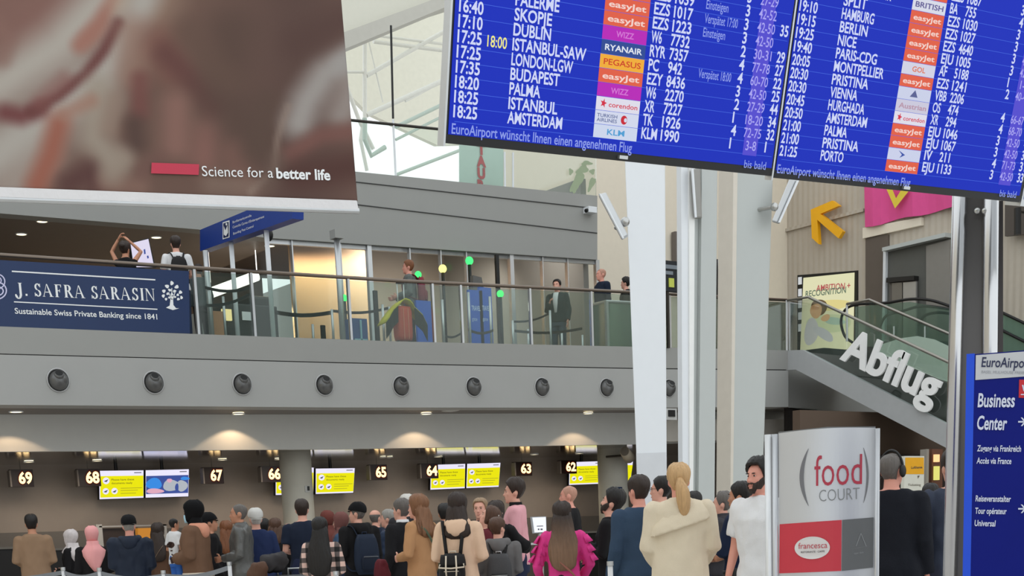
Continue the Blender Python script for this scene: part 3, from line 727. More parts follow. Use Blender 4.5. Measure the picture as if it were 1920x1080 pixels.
# ------------------------------------------------------------------ check-in screens
YSC = 27.72
sy = mat('screen_yellow', (236,230,14), emit=1.0); sw = mat('screen_white', (232,228,248), emit=1.05); sgr = mat('screen_olive', (150,146,40), emit=1.0); sgk = mat('screen_grey', (90,90,100), emit=.9)
sbl = mat('screen_blue', (60,140,226), emit=1.0); sdk = mat('screen_navy', (66,86,160), emit=.9); spk = mat('screen_pink', (224,170,190), emit=1.0); sgw = mat('screen_silver', (176,182,190), emit=1.0)
def quadmap(q):
    def f(a, b):
        x = (q[0][0]*(1-a)+q[1][0]*a)*(1-b) + (q[3][0]*(1-a)+q[2][0]*a)*b
        y = (q[0][1]*(1-a)+q[1][1]*a)*(1-b) + (q[3][1]*(1-a)+q[2][1]*a)*b
        return (x, y)
    return f
SPL = Plane((0,YSC,0),(1,0,0),(0,0,1))
def screen(q, label, kind='info', pole=.4, Y=YSC):
    pl = Plane((0,Y,0),(1,0,0),(0,0,1)); f = quadmap(q)
    base = pl.hit(*f(.5,1)); root = empty('information_screen', base, label, 'screen', 'check-in screens')
    G().prism([pl.hit(*p) for p in q], (0,.07,0)).obj('housing', black, root)
    def rq(g, a0, b0, a1, b1, off): pl.quad(g, [f(a0,b0), f(a1,b0), f(a1,b1), f(a0,b1)], off)
    g = G(); rq(g, .012, .015, .988, .985, .003); g.obj('display', sw, root)
    if kind == 'info':
        g = G(); rq(g, .03, .2, .985, .93, .005); g.obj('yellow_field', sy, root)
        g = G()
        for a, b, r in [(.16,.36,.075),(.15,.72,.07),(.345,.72,.07)]:
            c = f(a, b); w = q[1][0]-q[0][0]; blob(g, pl, c[0], c[1], r*w, r*w, .007, 20)
        g.obj('icon_disc', sw, root)
        g = G()
        for a, b in [(.16,.36),(.15,.72),(.345,.73)]:
            x, y = f(a, b); w = (q[1][0]-q[0][0])*.05
            pl.quad(g, [(x-w,y+w*.3),(x-w*.4,y-w*.1),(x+w,y-w*.7),(x+w*.2,y+w*.6)], .009)
        g.obj('icon_mark', sgk, root)
        h = q[3][1]-q[0][1]
        g = G(); textpx(g, pl, 'Please have these', f(.28,.36), f(.78,.36), h*.065, .008, bold=.01); textpx(g, pl, 'documents ready', f(.28,.48), f(.74,.48), h*.065, .008, bold=.01)
        g.obj('lettering', mat('screen_text', (96,92,30), emit=.9), root)
        g = G(); [rq(g, .48, b, e, b+.018, .008) for b, e in ((.62,.95),(.70,.86),(.80,.82))]; g.obj('text_line', sgr, root)
        g = G(); rq(g, .78, .08, .94, .11, .006); g.obj('header_mark', sgk, root)
    else:
        g = G(); rq(g, .02, .22, .98, .86, .005); g.obj('picture', sdk, root)
        for (a,b,rx,ry,m,o) in [(.2,.5,.18,.2,sbl,.007),(.22,.76,.2,.09,spk,.008),(.6,.58,.2,.2,sgw,.0075),(.84,.6,.12,.2,sgw,.008),(.55,.4,.06,.07,spk,.009),(.9,.34,.1,.06,sbl,.0085),(.72,.66,.04,.15,sdk,.0095)]:
            c = f(a, b); w = q[1][0]-q[0][0]; h = q[3][1]-q[0][1]
            g = G(); blob(g, pl, c[0], c[1], rx*w, ry*h, o, 20, wob=.08); g.obj('picture', m, root)
        g = G(); rq(g, .78, .08, .94, .11, .006); g.obj('header_mark', sgk, root)
    t = pl.hit(*f(pole, 0)); g = G(); g.cyl((t.x, Y+.04, t.z-.02), (t.x, Y+.04, onY(f(pole,0)[0], 847-.0108*f(pole,0)[0], YS).z+.03), .035, 8); g.obj('ceiling_pole', black, root)
screen([(185,882),(270,881),(270,934),(185.5,937)], 'yellow information screen beside number 68, left of the pair')
screen([(272,881),(355,879),(354,931.5),(272,934)], 'screen showing a blue and silver photo, right of the pair beside number 68', 'ad')
screen([(516,876),(589,876),(588,927),(516,929)], 'yellow screen mostly hidden behind the left round pillar')
screen([(591,878),(666,877),(663,924.5),(591,927)], 'yellow information screen just right of the left round pillar')
screen([(807,871),(873,869),(872,916),(806,919)], 'yellow information screen beside number 64, left of the pair', pole=.4)
screen([(875,869),(939,867),(935.5,913.5),(873.5,916)], 'yellow information screen right of the pair beside number 64', pole=.4)
screen([(1067,866),(1130,864),(1130,907.5),(1066,910)], 'yellow information screen beside number 62, cut by the right round pillar')
# narrow turned screen behind the white column
a = onY(1175,862,27.0); b = onY(1188,905,27.0)
hs = empty('information_screen', ((a.x+b.x)/2, 27.0, b.z), 'yellow screen seen almost edge-on left of the white column', 'screen', 'check-in screens')
PLH = Plane((0,27.0,0),(1,0,0),(0,0,1))
G().prism([onY(x,y,27.0) for x,y in [(1174,862),(1188,862),(1182,906),(1176,906)]], (.1,.6,0)).obj('housing', black, hs)
g = G(); PLH.quad(g, [(1175,863),(1187,863),(1181.5,905),(1176.5,905)], .004); g.obj('display', sw, hs)
g = G(); PLH.quad(g, [(1175.3,872),(1186,872),(1181.5,901),(1176.5,901)], .006); g.obj('yellow_field', sy, hs)
g = G(); p = onY(1181,850,27.1); g.cyl(p, p+Vector((0,0,-.2)), .03, 8); g.obj('ceiling_pole', black, hs)

# ------------------------------------------------------------------ round pillars
pil = mat('grey_concrete_pillar', (206,203,192), 0.6, var=0.04)
def pillar(xc, half, Y, top, label):
    p = onY(xc, 960, Y); s = F/((p-CAM).dot(AZ)); r = half/s
    zt = onY(xc, top, Y).z
    g = G(); g.cyl((p.x, Y, 0), (p.x, Y, zt), r, 40)
    o = g.top('round_pillar', pil, label, 'pillar', smooth=False)
    for f in o.data.polygons:
        if len(f.vertices) == 4: f.use_smooth = True
    return o, r
o1, r1 = pillar(560, 29.5, 25.4, 826, 'grey round concrete pillar between numbers 66 and 65')
o2, r2 = pillar(1151, 28, 25.8, 820, 'grey round concrete pillar right of number 62, partly behind white column')
p = onY(575,917,25.4-r1*.95); g = G(); g.box((p.x-.05,p.y-.03,p.z-.06),(p.x+.05,p.y+.05,p.z+.06)); c = g.top('wall_box', mat('pale_plastic', (190,190,188), 0.5), 'small pale control box with dark switch on the left round pillar', 'control box')
G().box((p.x-.0,p.y-.045,p.z-.03),(p.x+.04,p.y-.03,p.z+.05)).obj('switch', black, c)
# loudspeaker on the right pillar
p = onY(1176,853,24.98); sp = empty('loudspeaker', p-Vector((0,0,.15)), 'beige loudspeaker box bracketed high on the right round pillar', 'loudspeaker')
g = G(); dv = Vector((-.30,-.22,.10)); g.cyl(p+dv*.6, p-dv*.5, .11, 14, .13); g.obj('body', mat('speaker_beige', (176,164,146), 0.6), sp, True, .0)
g = G(); g.cyl(p+dv*.6, p+dv*.63, .095, 14); g.obj('grille', mat('speaker_grille', (110,102,92), 0.7), sp)
g = G(); g.tube([p, p+Vector((-.02,.3,.0)), p+Vector((-.12,.58,.0))], .025, 8); g.obj('bracket', dsteel, sp)
p = onY(1160,921,25.8-r2-.05); g = G().box((p.x-.09,p.y-.02,p.z-.08),(p.x+.09,p.y+.05,p.z+.09)); c = g.top('notice_plate', navyp, 'small blue notice plate on the right round pillar', 'notice')
g = G().box((p.x-.06,p.y-.024,p.z+.02),(p.x+.06,p.y-.018,p.z+.05)); g.obj('printed_line', whitel, c)

# ------------------------------------------------------------------ check-in back wall furniture (seen over the heads)
def pxbox(x0,y0,x1,y1,Y,dep):
    a = onY(x0,y1,Y); b = onY(x1,y0,Y); return G().box((a.x,Y,a.z),(b.x,Y+dep,b.z))
dk = mat('counter_black', (26,24,24), 0.45); cg = mat('counter_grey', (120,116,110), 0.5)
def full(x0, y0, x1, Y, dep):
    a = onY(x0,y0,Y); b = onY(x1,y0,Y); return G().box((a.x,Y,0),(b.x,Y+dep,a.z))
structure(full(-400,1011,1478,27.75,.24).obj('baseboard_back', mat('wall_cladding_grey', (110,104,98), 0.55)))
for x0, x1, yt, l in [(-40,62,1030,'black check-in counter at the far left behind the man in beige'),(66,180,1032,'black check-in counter beside the headscarf women'),(318,430,1034,'black check-in counter under number 67'),(600,690,1030,'black check-in counter right of the left round pillar'),(1080,1125,1000,'dark check-in counter under number 62')]:
    c = full(x0, yt, x1, 25.9, .7); c = c.top('check_in_counter', dk, l, 'counter', 'check-in counters')
    q = full(x0-1, yt-3, x1+1, 25.85, .8); z1 = max(v[2] for v in q.v); q = G().box((q.v[0][0],25.85,z1-.04),(q.v[1][0],26.65,z1)); q.obj('worktop', cg, c)
c = empty('baggage_hatch', onY(248,1040,27.6), 'white framed baggage hatch with lit interior behind the man in navy', 'hatch')
for q in [(186,983,312,989),(186,983,191,1045),(307,983,312,1045)]: pxbox(*q,27.6,.12).obj('frame', mat('hatch_white', (206,202,198), 0.5), c)
pxbox(191,989,258,1045,27.66,.06).obj('shutter', mat('hatch_brown', (70,58,54), 0.6), c)
pxbox(258,989,307,1045,27.66,.06).obj('lit_opening', mat('hatch_glow', (226,150,60), emit=.7), c)
for x0,x1,y0,y1,l in [(1012,1020,0,0,''),]: pass
# self check-in kiosk with white screen
k = empty('self_check_in_kiosk', onY(1012,1040,18.0), 'white kiosk screen standing left of the pink-bloused woman', 'kiosk')
kp = [onY(x,y,18.0) for x,y in [(997,969),(1024,968),(1025,998),(1001,1000)]]
G().prism(kp, (0,.04,0)).obj('housing', mat('kiosk_grey', (180,182,186), 0.4), k)
KP = Plane((0,18.0,0),(1,0,0),(0,0,1)); g = G(); KP.quad(g, [(998,970.5),(1023,969.5),(1024,997),(1002,998.5)], .004); g.obj('display', mat('kiosk_white', (240,244,250), emit=1.1), k)
g = G(); KP.quad(g, [(1006,986),(1018,985.5),(1018,987),(1006,987.5)], .006); KP.quad(g, [(1008,991),(1011,991),(1011,994),(1008,994)], .006); KP.quad(g, [(1013,991),(1017,991),(1017,994),(1013,994)], .006); g.obj('printed_line', sgk, k)
b = onY(1012,1000,18.06); G().cyl((b.x, b.y, 0), (b.x, b.y, b.z), .05, 12).obj('post', steel, k)
G().box((b.x-.25,b.y-.25,0),(b.x+.25,b.y+.25,.04)).obj('base_plate', dsteel, k)
a = onY(994,1018,17.8); G().box((a.x,17.7,a.z-.03),(a.x+.30,18.2,a.z)).obj('shelf', whitep, k)

# ------------------------------------------------------------------ balustrade on the balcony
def postY(x, yt, yb, Y, r=.03, m=alu):
    a = onY(x, yb, Y); return a
gl_ = [363,470,652,810,863,993,1108,1255,1350,1478]
def railz(x, Y=YF+.1):
    R = [(-1500,390),(0,478),(360,502),(740,526),(1185,548),(1480,563)]
    for a, b in zip(R, R[1:]):
        if a[0] <= x <= b[0]: return onY(x, a[1]+(b[1]-a[1])*(x-a[0])/(b[0]-a[0]), Y)
RAILX = [-1500,0,360,740,1185,1480]
bal = empty('glass_balustrade', onY(740,640,YF+.1), 'glass balustrade with steel handrail along the balcony edge', 'balustrade')
bal.location.z = onY(740,640,YF+.1).z
G().tube([railz(x) for x in RAILX], .032, 10).obj('handrail', mat('bronzed_steel', (120,108,98), 0.3, 0.9), bal, True)
def floorz(X):
    a, b = onY(0,612,YF+.1), onY(1478,657,YF+.1); return a.z + (b.z-a.z)*(X-a.x)/(b.x-a.x)
for x in gl_:
    t = railz(x); g = G(); z0 = floorz(t.x)-.08
    g.box((t.x-.022, YF+.08, z0), (t.x+.022, YF+.14, t.z)); g.obj('post', alu, bal)
for a, b in zip(gl_, gl_[1:]):
    A_, B_ = railz(a+3), railz(b-3)
    g = G().add([(A_.x,YF+.1,floorz(A_.x)-.06),(B_.x,YF+.1,floorz(B_.x)-.06),(B_.x,YF+.1,B_.z-.05),(A_.x,YF+.1,A_.z-.05)], [(0,1,2,3)])
    o = g.obj('glass_pane', glass('balustrade_glass', (234,242,238), .07, dens=.035, dcol=(140,160,152)), bal); s_ = o.modifiers.new('t','SOLIDIFY'); s_.thickness = .012
# navy bank panel
A_ = L([(-420,450),(0,487),(355,508),(357,625),(0,612),(-420,596)], YF+.0)
for v in A_: v.y = YF+.02
bp_ = G().prism(A_, (0,.05,0)).top('bank_panel', navyp, 'navy advertising panel with white bank lettering on the balcony edge', 'advertising panel')
JP = Plane((0,YF+.02,5),(1,0,0),(0,0,1))
# hand-cut serif capitals: strokes as polygons in a unit box (cap height 1)
def serif(ch):
    T, t, S, h = .20, .065, .10, .04        # thick, thin, serif overhang, serif height
    P = []
    def stem(x, w, y0=0., y1=1., s0=True, s1=True):
        P.append([(x,y0),(x+w,y0),(x+w,y1),(x,y1)])
        if s0: P.append([(x-S,y0),(x+w+S,y0),(x+w+S*.3,y0+h),(x-S*.3,y0+h)])
        if s1: P.append([(x-S*.3,y1-h),(x+w+S*.3,y1-h),(x+w+S,y1),(x-S,y1)])
    def arc(cx, cy, rx, ry, w0, w1, a0, a1, n=16):
        o = []; i_ = []
        for k in range(n+1):
            a = a0+(a1-a0)*k/n; th = w0*abs(cos(a))+w1*abs(sin(a))
            o.append((cx+rx*cos(a), cy+ry*sin(a))); i_.append((cx+(rx-th)*cos(a), cy+(ry-th)*sin(a)))
        for k in range(n): P.append([o[k], o[k+1], i_[k+1], i_[k]])
    if ch == 'J': stem(.18, T, 0.0, 1., False, True); arc(.06, 0.0, .29, .26, T, t, -pi, 0); P.append([(-.25,.0),(-.08,.0),(-.1,.1),(-.22,.1)]); w = .55
    elif ch == 'I': stem(.12, T); w = .42
    elif ch == '.': P.append([(.05,0),(.22,0),(.22,.16),(.05,.16)]); w = .28
    elif ch == 'A':
        P += [[(.02,0),(.08,0),(.40,1),(.36,1)], [(.36,1),(.44,1),(.86,0),(.66,0)], [(.2,.33),(.62,.33),(.60,.39),(.22,.39)], [(-.06,0),(.2,0),(.16,h),(-.02,h)], [(.56,0),(.96,0),(.92,h),(.6,h)]]; w = .95
    elif ch == 'F': stem(.12, T); P += [[(.12,.95),(.66,.95),(.66,1),(.12,1)], [(.60,.78),(.66,.78),(.66,1),(.58,.95)], [(.2,.48),(.52,.48),(.52,.535),(.2,.535)], [(.47,.38),(.52,.38),(.52,.63),(.47,.63)]]; w = .76
    elif ch == 'R':
        stem(.12, T); arc(.42, .745, .27, .255, T, t, -pi/2, pi/2); P += [[(.2,.945),(.44,.945),(.44,1),(.2,1)], [(.2,.49),(.44,.49),(.44,.545),(.2,.545)], [(.36,.52),(.54,.52),(.86,0),(.66,0)], [(.62,0),(.95,0),(.9,h),(.64,h)]]; w = .93
    elif ch == 'S':
        arc(.33, .745, .27, .27, .15, .06, pi*.12, pi*1.5, 18); arc(.33, .245, .29, .265, .16, .06, -pi*.88, pi*.5, 18); P += [[(.5,.72),(.58,.72),(.58,1),(.53,1)], [(.03,.0),(.08,.0),(.12,.28),(.03,.28)]]; w = .68
    elif ch == 'N': P += [[(.12,0),(.17,0),(.17,1),(.12,1)], [(.06,1),(.26,1),(.86,0),(.80,0)], [(.80,0),(.86,0),(.86,1),(.80,1)], [(0,0),(.3,0),(.26,h),(.04,h)], [(.68,1),(.98,1),(.94,1-h),(.72,1-h)], [(0,1),(.22,1),(.2,1-h),(.04,1-h)]]; w = 1.02
    else: w = .38
    return P, w
g = G(); s_ = 'J. SAFRA SARASIN'; sc_ = []; x = .25
for k, ch in enumerate(s_):
    P, w = serif(ch); big = 1.0
    sc_.append((P, x, big)); x += (w + .10)*big
uA, vA = JP.px(28,554); uB, vB = JP.px(292,564.5); kx = (uB-uA)/(x-.1); ky = (JP.px(28,530)[1]-vA)
for P, x0, big in sc_:
    for poly in P:
        g.add([JP.pt(uA+(x0+px_*big)*kx, vA+(vB-vA)*((x0+px_)*kx)/(uB-uA)+py_*ky*big, .004+.0002*(len(g.f)%7)) for px_, py_ in poly], [tuple(range(len(poly)))])
g.obj('serif_lettering', whitel, bp_)
g = G(); textpx(g, JP, 'Sustainable Swiss Private Banking since 1841', (28,588), (295,599), 10.5, .004, bold=.012); g.obj('lettering', whitel, bp_)
g = G(); JP.quad(g, [(22,507.5),(291,523.5),(291,526),(22,510)], .004); JP.quad(g, [(26,565),(295,579),(295,581),(26,567)], .004); g.obj('rule', whitel, bp_)
g = G(); rnd = random.Random(4)
JP.quad(g, [(320,556),(324,556),(325,572),(330,578),(336,578),(324,581.5),(311,577),(318,573)], .004)
for cx, cy, rx, ry, a in [(322,531,4,5,0),(313,537,5,4,.5),(331,538,5,4,-.5),(307,546,4,4,.7),(338,548,4,4,-.7),(306,555,3.5,4,.2),(340,558,3,4,-.2),(318,544,4,3,.3),(327,546,4,3,-.4),(314,551,3,3,0),(333,553,3,3,0),(311,561,3,3,0),(334,561,3.5,3,0),(322,552,3,3,0),(328,557,2.5,2.5,0),(317,558,2.5,2.5,0)]:
    blob(g, JP, cx, cy, rx*.82, ry*.82, .0045+.0002*len(g.f), 10, a, .15)
for q in [((322,562),(316,548)),((323,562),(329,546)),((322,562),(322,540))]:
    (xa,ya),(xb,yb_) = q; JP.quad(g, [(xa-1,ya),(xa+1,ya),(xb+.6,yb_),(xb-.6,yb_)], .0042)
g.obj('tree_emblem', whitel, bp_)
g = G()
def ring_px(g, pl, cx, cy, rx, ry, w, off, n=26, a0=0, a1=2*pi):
    for k in range(n):
        a, b = a0+(a1-a0)*k/n, a0+(a1-a0)*(k+1)/n
        pl.quad(g, [(cx+rx*cos(a),cy+ry*sin(a)),(cx+rx*cos(b),cy+ry*sin(b)),(cx+(rx-w)*cos(b),cy+(ry-w)*sin(b)),(cx+(rx-w)*cos(a),cy+(ry-w)*sin(a))], off)
ring_px(g, JP, -6, 528, 16, 15, 2.2, .004); ring_px(g, JP, -6, 545, 19, 17, 2.4, .0045); ring_px(g, JP, -6, 526, 9, 8, 2, .005); ring_px(g, JP, -4, 546, 11, 9, 2.4, .0055)
g.obj('crest_emblem', mat('lilac_white', (206,204,236), 0.5), bp_)

# ------------------------------------------------------------------ glass partition under the grey fascia
def fb(x):
    for a, b in zip(FB, FB[1:]):
        if a[0] <= x <= b[0]: return a[1]+(b[1]-a[1])*(x-a[0])/(b[0]-a[0])
part = empty('glass_partition', onY(800,640,YU+.1), 'tall glass partition with slim frames under the grey fascia', 'partition')
part.location.z = ZM
mul = [500,545,633,690,766,824,872,957,1015,1062,1118]
for x in mul:
    a = onY(x, fb(x)+1, YU+.1); w = .05 if x in (633,690,957,1118) else .012
    if x == 500: continue
    G().box((a.x-w, YU+.05, ZM-.05), (a.x+w, YU+.15, a.z)).obj('mullion', alu, part)
a = [onY(x, fb(x)+1, YU+.1) for x in (500,1118)]
G().strip([p for p in a], [p-Vector((0,0,.09)) for p in a], (0,.08,0)).obj('head_rail', alu, part)
for u_, v_ in [(545,690),(690,957),(957,1118)]:
    p, q = onY(u_,fb(u_)+2,YU+.1), onY(v_,fb(v_)+2,YU+.1)
    o = G().add([(p.x,YU+.1,ZM),(q.x,YU+.1,ZM),(q.x,YU+.1,q.z),(p.x,YU+.1,p.z)], [(0,1,2,3)]).obj('glass_pane', glassp, part)
# steel post in front of it
a = onY(631.5, 446, 24.2); g = G().cyl((a.x,24.2,ZM-.05),(a.x,24.2,a.z), .055, 16); c = g.top('steel_post', alu, 'round steel post rising from balcony to grey fascia right of warm wall', 'post', smooth=True)
G().box((a.x-.09,24.1,a.z-.02),(a.x+.09,24.3,a.z+.13)).obj('head_plate', gry2, c)
a = onY(385, 470, 24.6); G().cyl((a.x,24.6,ZM-.1),(a.x,24.6,a.z), .05, 12).top('sign_post', alu, 'grey post at the left end of the blue overhead sign', 'post', smooth=True)

# ------------------------------------------------------------------ blue overhead direction sign
bs = mat('signage_blue', (26,58,140), 0.4)
c0 = onY(375, 471, 25.8); XB = c0.x
DS = Plane((XB,25.8,ZM),(0,-1,0),(0,0,1))
root = empty('direction_sign', c0, 'blue overhead sign with boarding pass symbol and three lines of text', 'sign')
f = [onX(x,y,XB) for x,y in [(375,431),(548,359),(548,410),(375,471)]]
dx = Vector((onY(569,407,f[2].y).x - XB, 0, 0))
G().prism(f, dx).obj('box', bs, root)
g = G(); ring = [(418,417),(431,413),(431,445),(418,449)]
off = .006
DS.quad(g, ring, off); g.obj('symbol_frame', whitel, root)
g = G(); DS.quad(g, [(419.5,419),(429.5,416),(429.5,443.5),(419.5,446.5)], off+.004); g.obj('symbol_ground', mat('sign_navy', (16,34,84), 0.4), root)
g = G(); DS.quad(g, [(421,424),(424,432),(428,422),(429,436),(425,443),(421,440)], off+.008); blob(g, DS, 426, 420.5, 1.8, 2.4, off+.008, 12); g.obj('symbol_figure', whitel, root)
g = G()
textpx(g, DS, 'Bordkartenkontrolle', (437,419), (472,406), 4.5, off); textpx(g, DS, 'Contrôle Cartes d\'Embarquement', (437,428.5), (496,408), 4.5, off); textpx(g, DS, 'Boarding Pass Control', (438,440.5), (476,426), 4.5, off)
g.obj('lettering', whitel, root)
for x, yt, yb, l in [(433,452,640,'left of the two'),(499,428,640,'right of the two')]:
    a = onX(x, yt, XB+dx.x*.5); a.z += .04; G().cyl((a.x,a.y,ZM-.08),(a.x,a.y,a.z), .042, 12).top('sign_post', whitep, 'slim white post carrying the blue overhead sign, '+l, 'post', 'white sign posts', smooth=True)
cmr = G(); p = onY(503, 440, 25.0); cmr.ball(p, (.09,.09,.12), 14, 8); cmr.cyl(p, p+Vector((0,0,.3)), .03, 8); cmr.top('ceiling_camera', black, 'small dark dome camera under the right end of the blue overhead sign', 'camera', smooth=True)
p = onY(1108,396,YU-.1); g = G().box((p.x-.14,p.y-.1,p.z-.05),(p.x+.1,p.y+.11,p.z+.08)); c = g.top('security_camera', whitep, 'small white camera at the right end of the grey fascia', 'camera', bevel=.01)
G().cyl(p+Vector((-.14,-.04,.0)), p+Vector((-.19,-.05,-.02)), .04, 12).obj('lens', black, c)

# ------------------------------------------------------------------ stanchions, belts, gates on the balcony
def stanchion(x, yt, Y, label, r=.025, m=alu, group='balcony barrier posts'):
    a = onY(x, yt, Y); g = G(); g.cyl((a.x,Y,ZM),(a.x,Y,a.z), r, 12); o = g.top('barrier_post', m, label, 'barrier post', group, smooth=True)
    G().cyl((a.x,Y,ZM),(a.x,Y,ZM+.015), .12, 16).obj('foot', dsteel, o)
    return a
ST = [(418,556,24.6,'short barrier post behind the glass left of the white luggage scanner'),(586,608,24.5,'thin barrier post in front of the warm lit wall'),(622,580,24.2,'barrier post just left of the tall steel post'),(717,571,24.4,'barrier post left of the man with the red suitcase'),(729,575,24.9,'barrier post behind, second left of the man with the red suitcase'),
      (829,562,24.2,'barrier post right of the red backpack'),(878,548,24.0,'barrier post before the left blue gate panel'),(918,556,24.4,'barrier post before the right blue gate panel'),(961,601,24.0,'short thick barrier post right of the blue gates'),(990,617,24.3,'low barrier post left of the balcony man with phone'),(1031,582,24.0,'thick barrier post at the balcony man with phone'),(1053,620,24.3,'low post beside the legs of the balcony man with phone'),(1092,628,24.0,'low barrier post left of the glass booth')]
SP = [stanchion(x,y,Y,l) for x,y,Y,l in ST]
def belt(a, b, za, zb, label, w=.05, m=blackm):
    g = G(); n = 6; A_ = []; B_ = []
    for i in range(n+1):
        t = i/n; x = a[0]+(b[0]-a[0])*t; y = a[1]+(b[1]-a[1])*t; z = za+(zb-za)*t-.06*sin(pi*t)
        A_.append((x,y,z)); B_.append((x,y,z-w))
    g.strip(A_, B_, (0,.006,0)); g.top('barrier_belt', m, label, 'barrier belt', 'barrier belts on the balcony')
pa, pb, pc, pd = onY(384,536,24.6), onY(468,537,23.6), onY(385,570,23.8), onY(505,583,24.5)
belt(pa, pb, pa.z, pb.z, 'dark belt across the balcony just below the handrail, beside the luggage scanner')
belt(pc, pb, pc.z, pb.z-.1, 'dark belt slanting up to the thick balustrade post left of the scanner')
belt(onY(508,580,24.6), SP[2], SP[2].z-.0, SP[2].z-.02, 'dark belt crossing in front of the warm lit wall', .07)
belt(SP[2], SP[4], SP[2].z, SP[4].z, 'dark belt between the tall steel post and the man with red suitcase')
belt(onY(830,626,24.3), onY(863,626,24.3), onY(830,625,24.3).z, onY(863,624,24.3).z, 'low dark belt below the left blue gate panel', .04)
belt(onY(878,616,24.1), onY(925,616,24.1), onY(878,616,24.1).z, onY(925,617,24.1).z, 'dark belt below the two blue gate panels', .05)
belt(SP[8], onY(1032,588,24.2), SP[8].z, onY(1032,585,24.2).z, 'dark belt slanting up towards the balcony man with phone', .04)
belt(onY(965,618,24.0), SP[12], onY(965,618,24.0).z, SP[12].z+.15, 'dark belt running behind the legs of the man with phone', .05)
# lamps on gate poles
grn = mat('signal_green', (70,240,120), emit=1.6); yelw = mat('signal_yellow_light', (248,240,140), emit=1.6)
def gate_lamp(x, y, Y, m, label, yb=None, r=.085, ball=True):
    p = onY(x, y, Y); g = G(); g.cyl((p.x,Y,ZM),(p.x,Y,p.z-r*.6), .035, 10); o = g.top('gate_pole', black, label, 'signal pole', 'gate signal poles', smooth=True)
    G().ball(p, r, 14, 10).obj('signal_lamp', m, o, True)
gate_lamp(880,489,26.2, grn, 'black gate pole with high green signal lamp')
gate_lamp(830,504,26.2, yelw, 'black gate pole with pale yellow signal lamp')
gate_lamp(784,515,26.0, grn, 'gate pole with green lamp just over the red backpack', r=.07)
gate_lamp(645,559,25.6, grn, 'gate pole with green lamp right of the tall steel post', r=.07)
gate_lamp(938,551,25.4, grn, 'short gate pole with green lamp right of blue panels', r=.075)
for x, yt, l in [(931,478,'tall black scanner pole in front of the partition'),(703,545,'short black pole left of the red suitcase man'),(605,610,'short dark pole in front of the warm lit wall')]:
    a = onY(x, yt, 26.0 if x > 900 else 25.3); G().box((a.x-.04,a.y-.03,ZM),(a.x+.04,a.y+.03,a.z)).top('scanner_pole', black, l, 'pole', 'dark scanner poles')
bl1 = mat('gate_blue', (36,92,196), 0.35)
for x0, x1, yt, yb, l in [(881,904,545,611,'left of the two blue lettered gate panels'),(901,921,540,611,'right of the two blue lettered gate panels'),(784,812,565,640,'blue gate panel behind the red suitcase man')]:
    a, b = onY(x0, yb, 25.0), onY(x1, yt, 25.0)
    o = G().box((a.x,25.0,ZM),(b.x,25.06,b.z)).top('barrier_gate', bl1, l, 'gate', 'blue gate panels')
    if x0 > 850:
        pl = Plane((0,25.0,ZM),(1,0,0),(0,0,1)); g = G(); textpx(g, pl, 'TRAVEL', (x0+3,582), (x1-3,583), 9, .005, bold=.02); textpx(g, pl, 'gate', (x0+4,601), (x0+14,602), 7, .005); g.obj('lettering', mat('gate_text', (190,210,244), 0.5), o)
a = onY(893,517,25.6); G().prism([onY(x,y,25.6) for x,y in [(887,516),(903,520),(908,545),(906,662),(886,662)]], (0,.1,0)).top('gate_housing', mat('gate_grey', (96,94,92), 0.5), 'grey gate housing behind the blue lettered panels', 'gate')
for x, l in [(666,'blue cabinet with pale frame right of the tall steel post'),]:
    a, b = onY(662,640,25.2), onY(688,598,25.2); o = G().box((a.x,25.2,ZM),(b.x,25.6,b.z)).top('blue_cabinet', mat('cabinet_blue', (38,74,132), 0.4), l, 'cabinet')
    c_ = onY(675,600,25.2); G().box((c_.x-.015,25.17,ZM+.05),(c_.x+.015,25.2,c_.z)).obj('frame', mat('cabinet_frame', (140,190,200), 0.4), o); G().box((a.x+.03,25.17,ZM+.33),(b.x-.03,25.2,ZM+.36)).obj('frame', mat('cabinet_frame', (140,190,200), 0.4), o)
# luggage scanner and light tube at the left of the partition
lt = G(); p, q = onY(396,549,28), onY(482,517,28); lt.tube([p, q], .10, 10); zc_ = onY(440,438,YU+.3).z-.01; lt.tube([q, (q.x,q.y,zc_)], .01, 6); lt.tube([p, (p.x,p.y,zc_)], .01, 6)
lt.top('light_tube', mat('tube_white', (255,250,240), emit=2.2), 'slanting white fluorescent tube glowing behind the balcony glass', 'lamp', smooth=True)
g = G()
for x, y, r in [(410,525,.16),(446,520,.2),(490,505,.13),(428,531,.12)]: g.ball(onY(x,y,28.4), r, 12, 8)
sc1 = empty('luggage_scanner', Vector((onY(455,640,26).x, 26, ZM)), 'dark luggage scanner with hood behind the balcony glass', 'scanner')
def bx(x0,y0,x1,y1,Y,dep): a = onY(x0,y1,Y); b = onY(x1,y0,Y); return G().box((a.x,Y,max(a.z,ZM)),(b.x,Y+dep,b.z))
bx(428,574,520,640,26,.8).obj('body', mat('scanner_dark', (58,58,58), 0.5), sc1, bevel=.03)
bx(468,556,514,580,26.1,.6).obj('hood', mat('scanner_hood', (44,44,44), 0.5), sc1, bevel=.06)
bx(455,585,470,600,25.97,.02).obj('label_plate', whitel, sc1)
bx(418,580,434,600,25.9,.05).obj('monitor', mat('monitor_glow', (250,226,160), emit=1.2), sc1)
o = bx(380,585,402,640,25.5,.5).top('tray_stack', mat('tray_grey', (150,152,148), 0.5), 'grey cabinet with trays at the left of the luggage scanner', 'cabinet')
o = bx(403,584,418,640,25.4,.4).top('wooden_lectern', mat('lectern_wood', (190,140,104), 0.6), 'light wooden stand between grey cabinet and luggage scanner', 'stand')
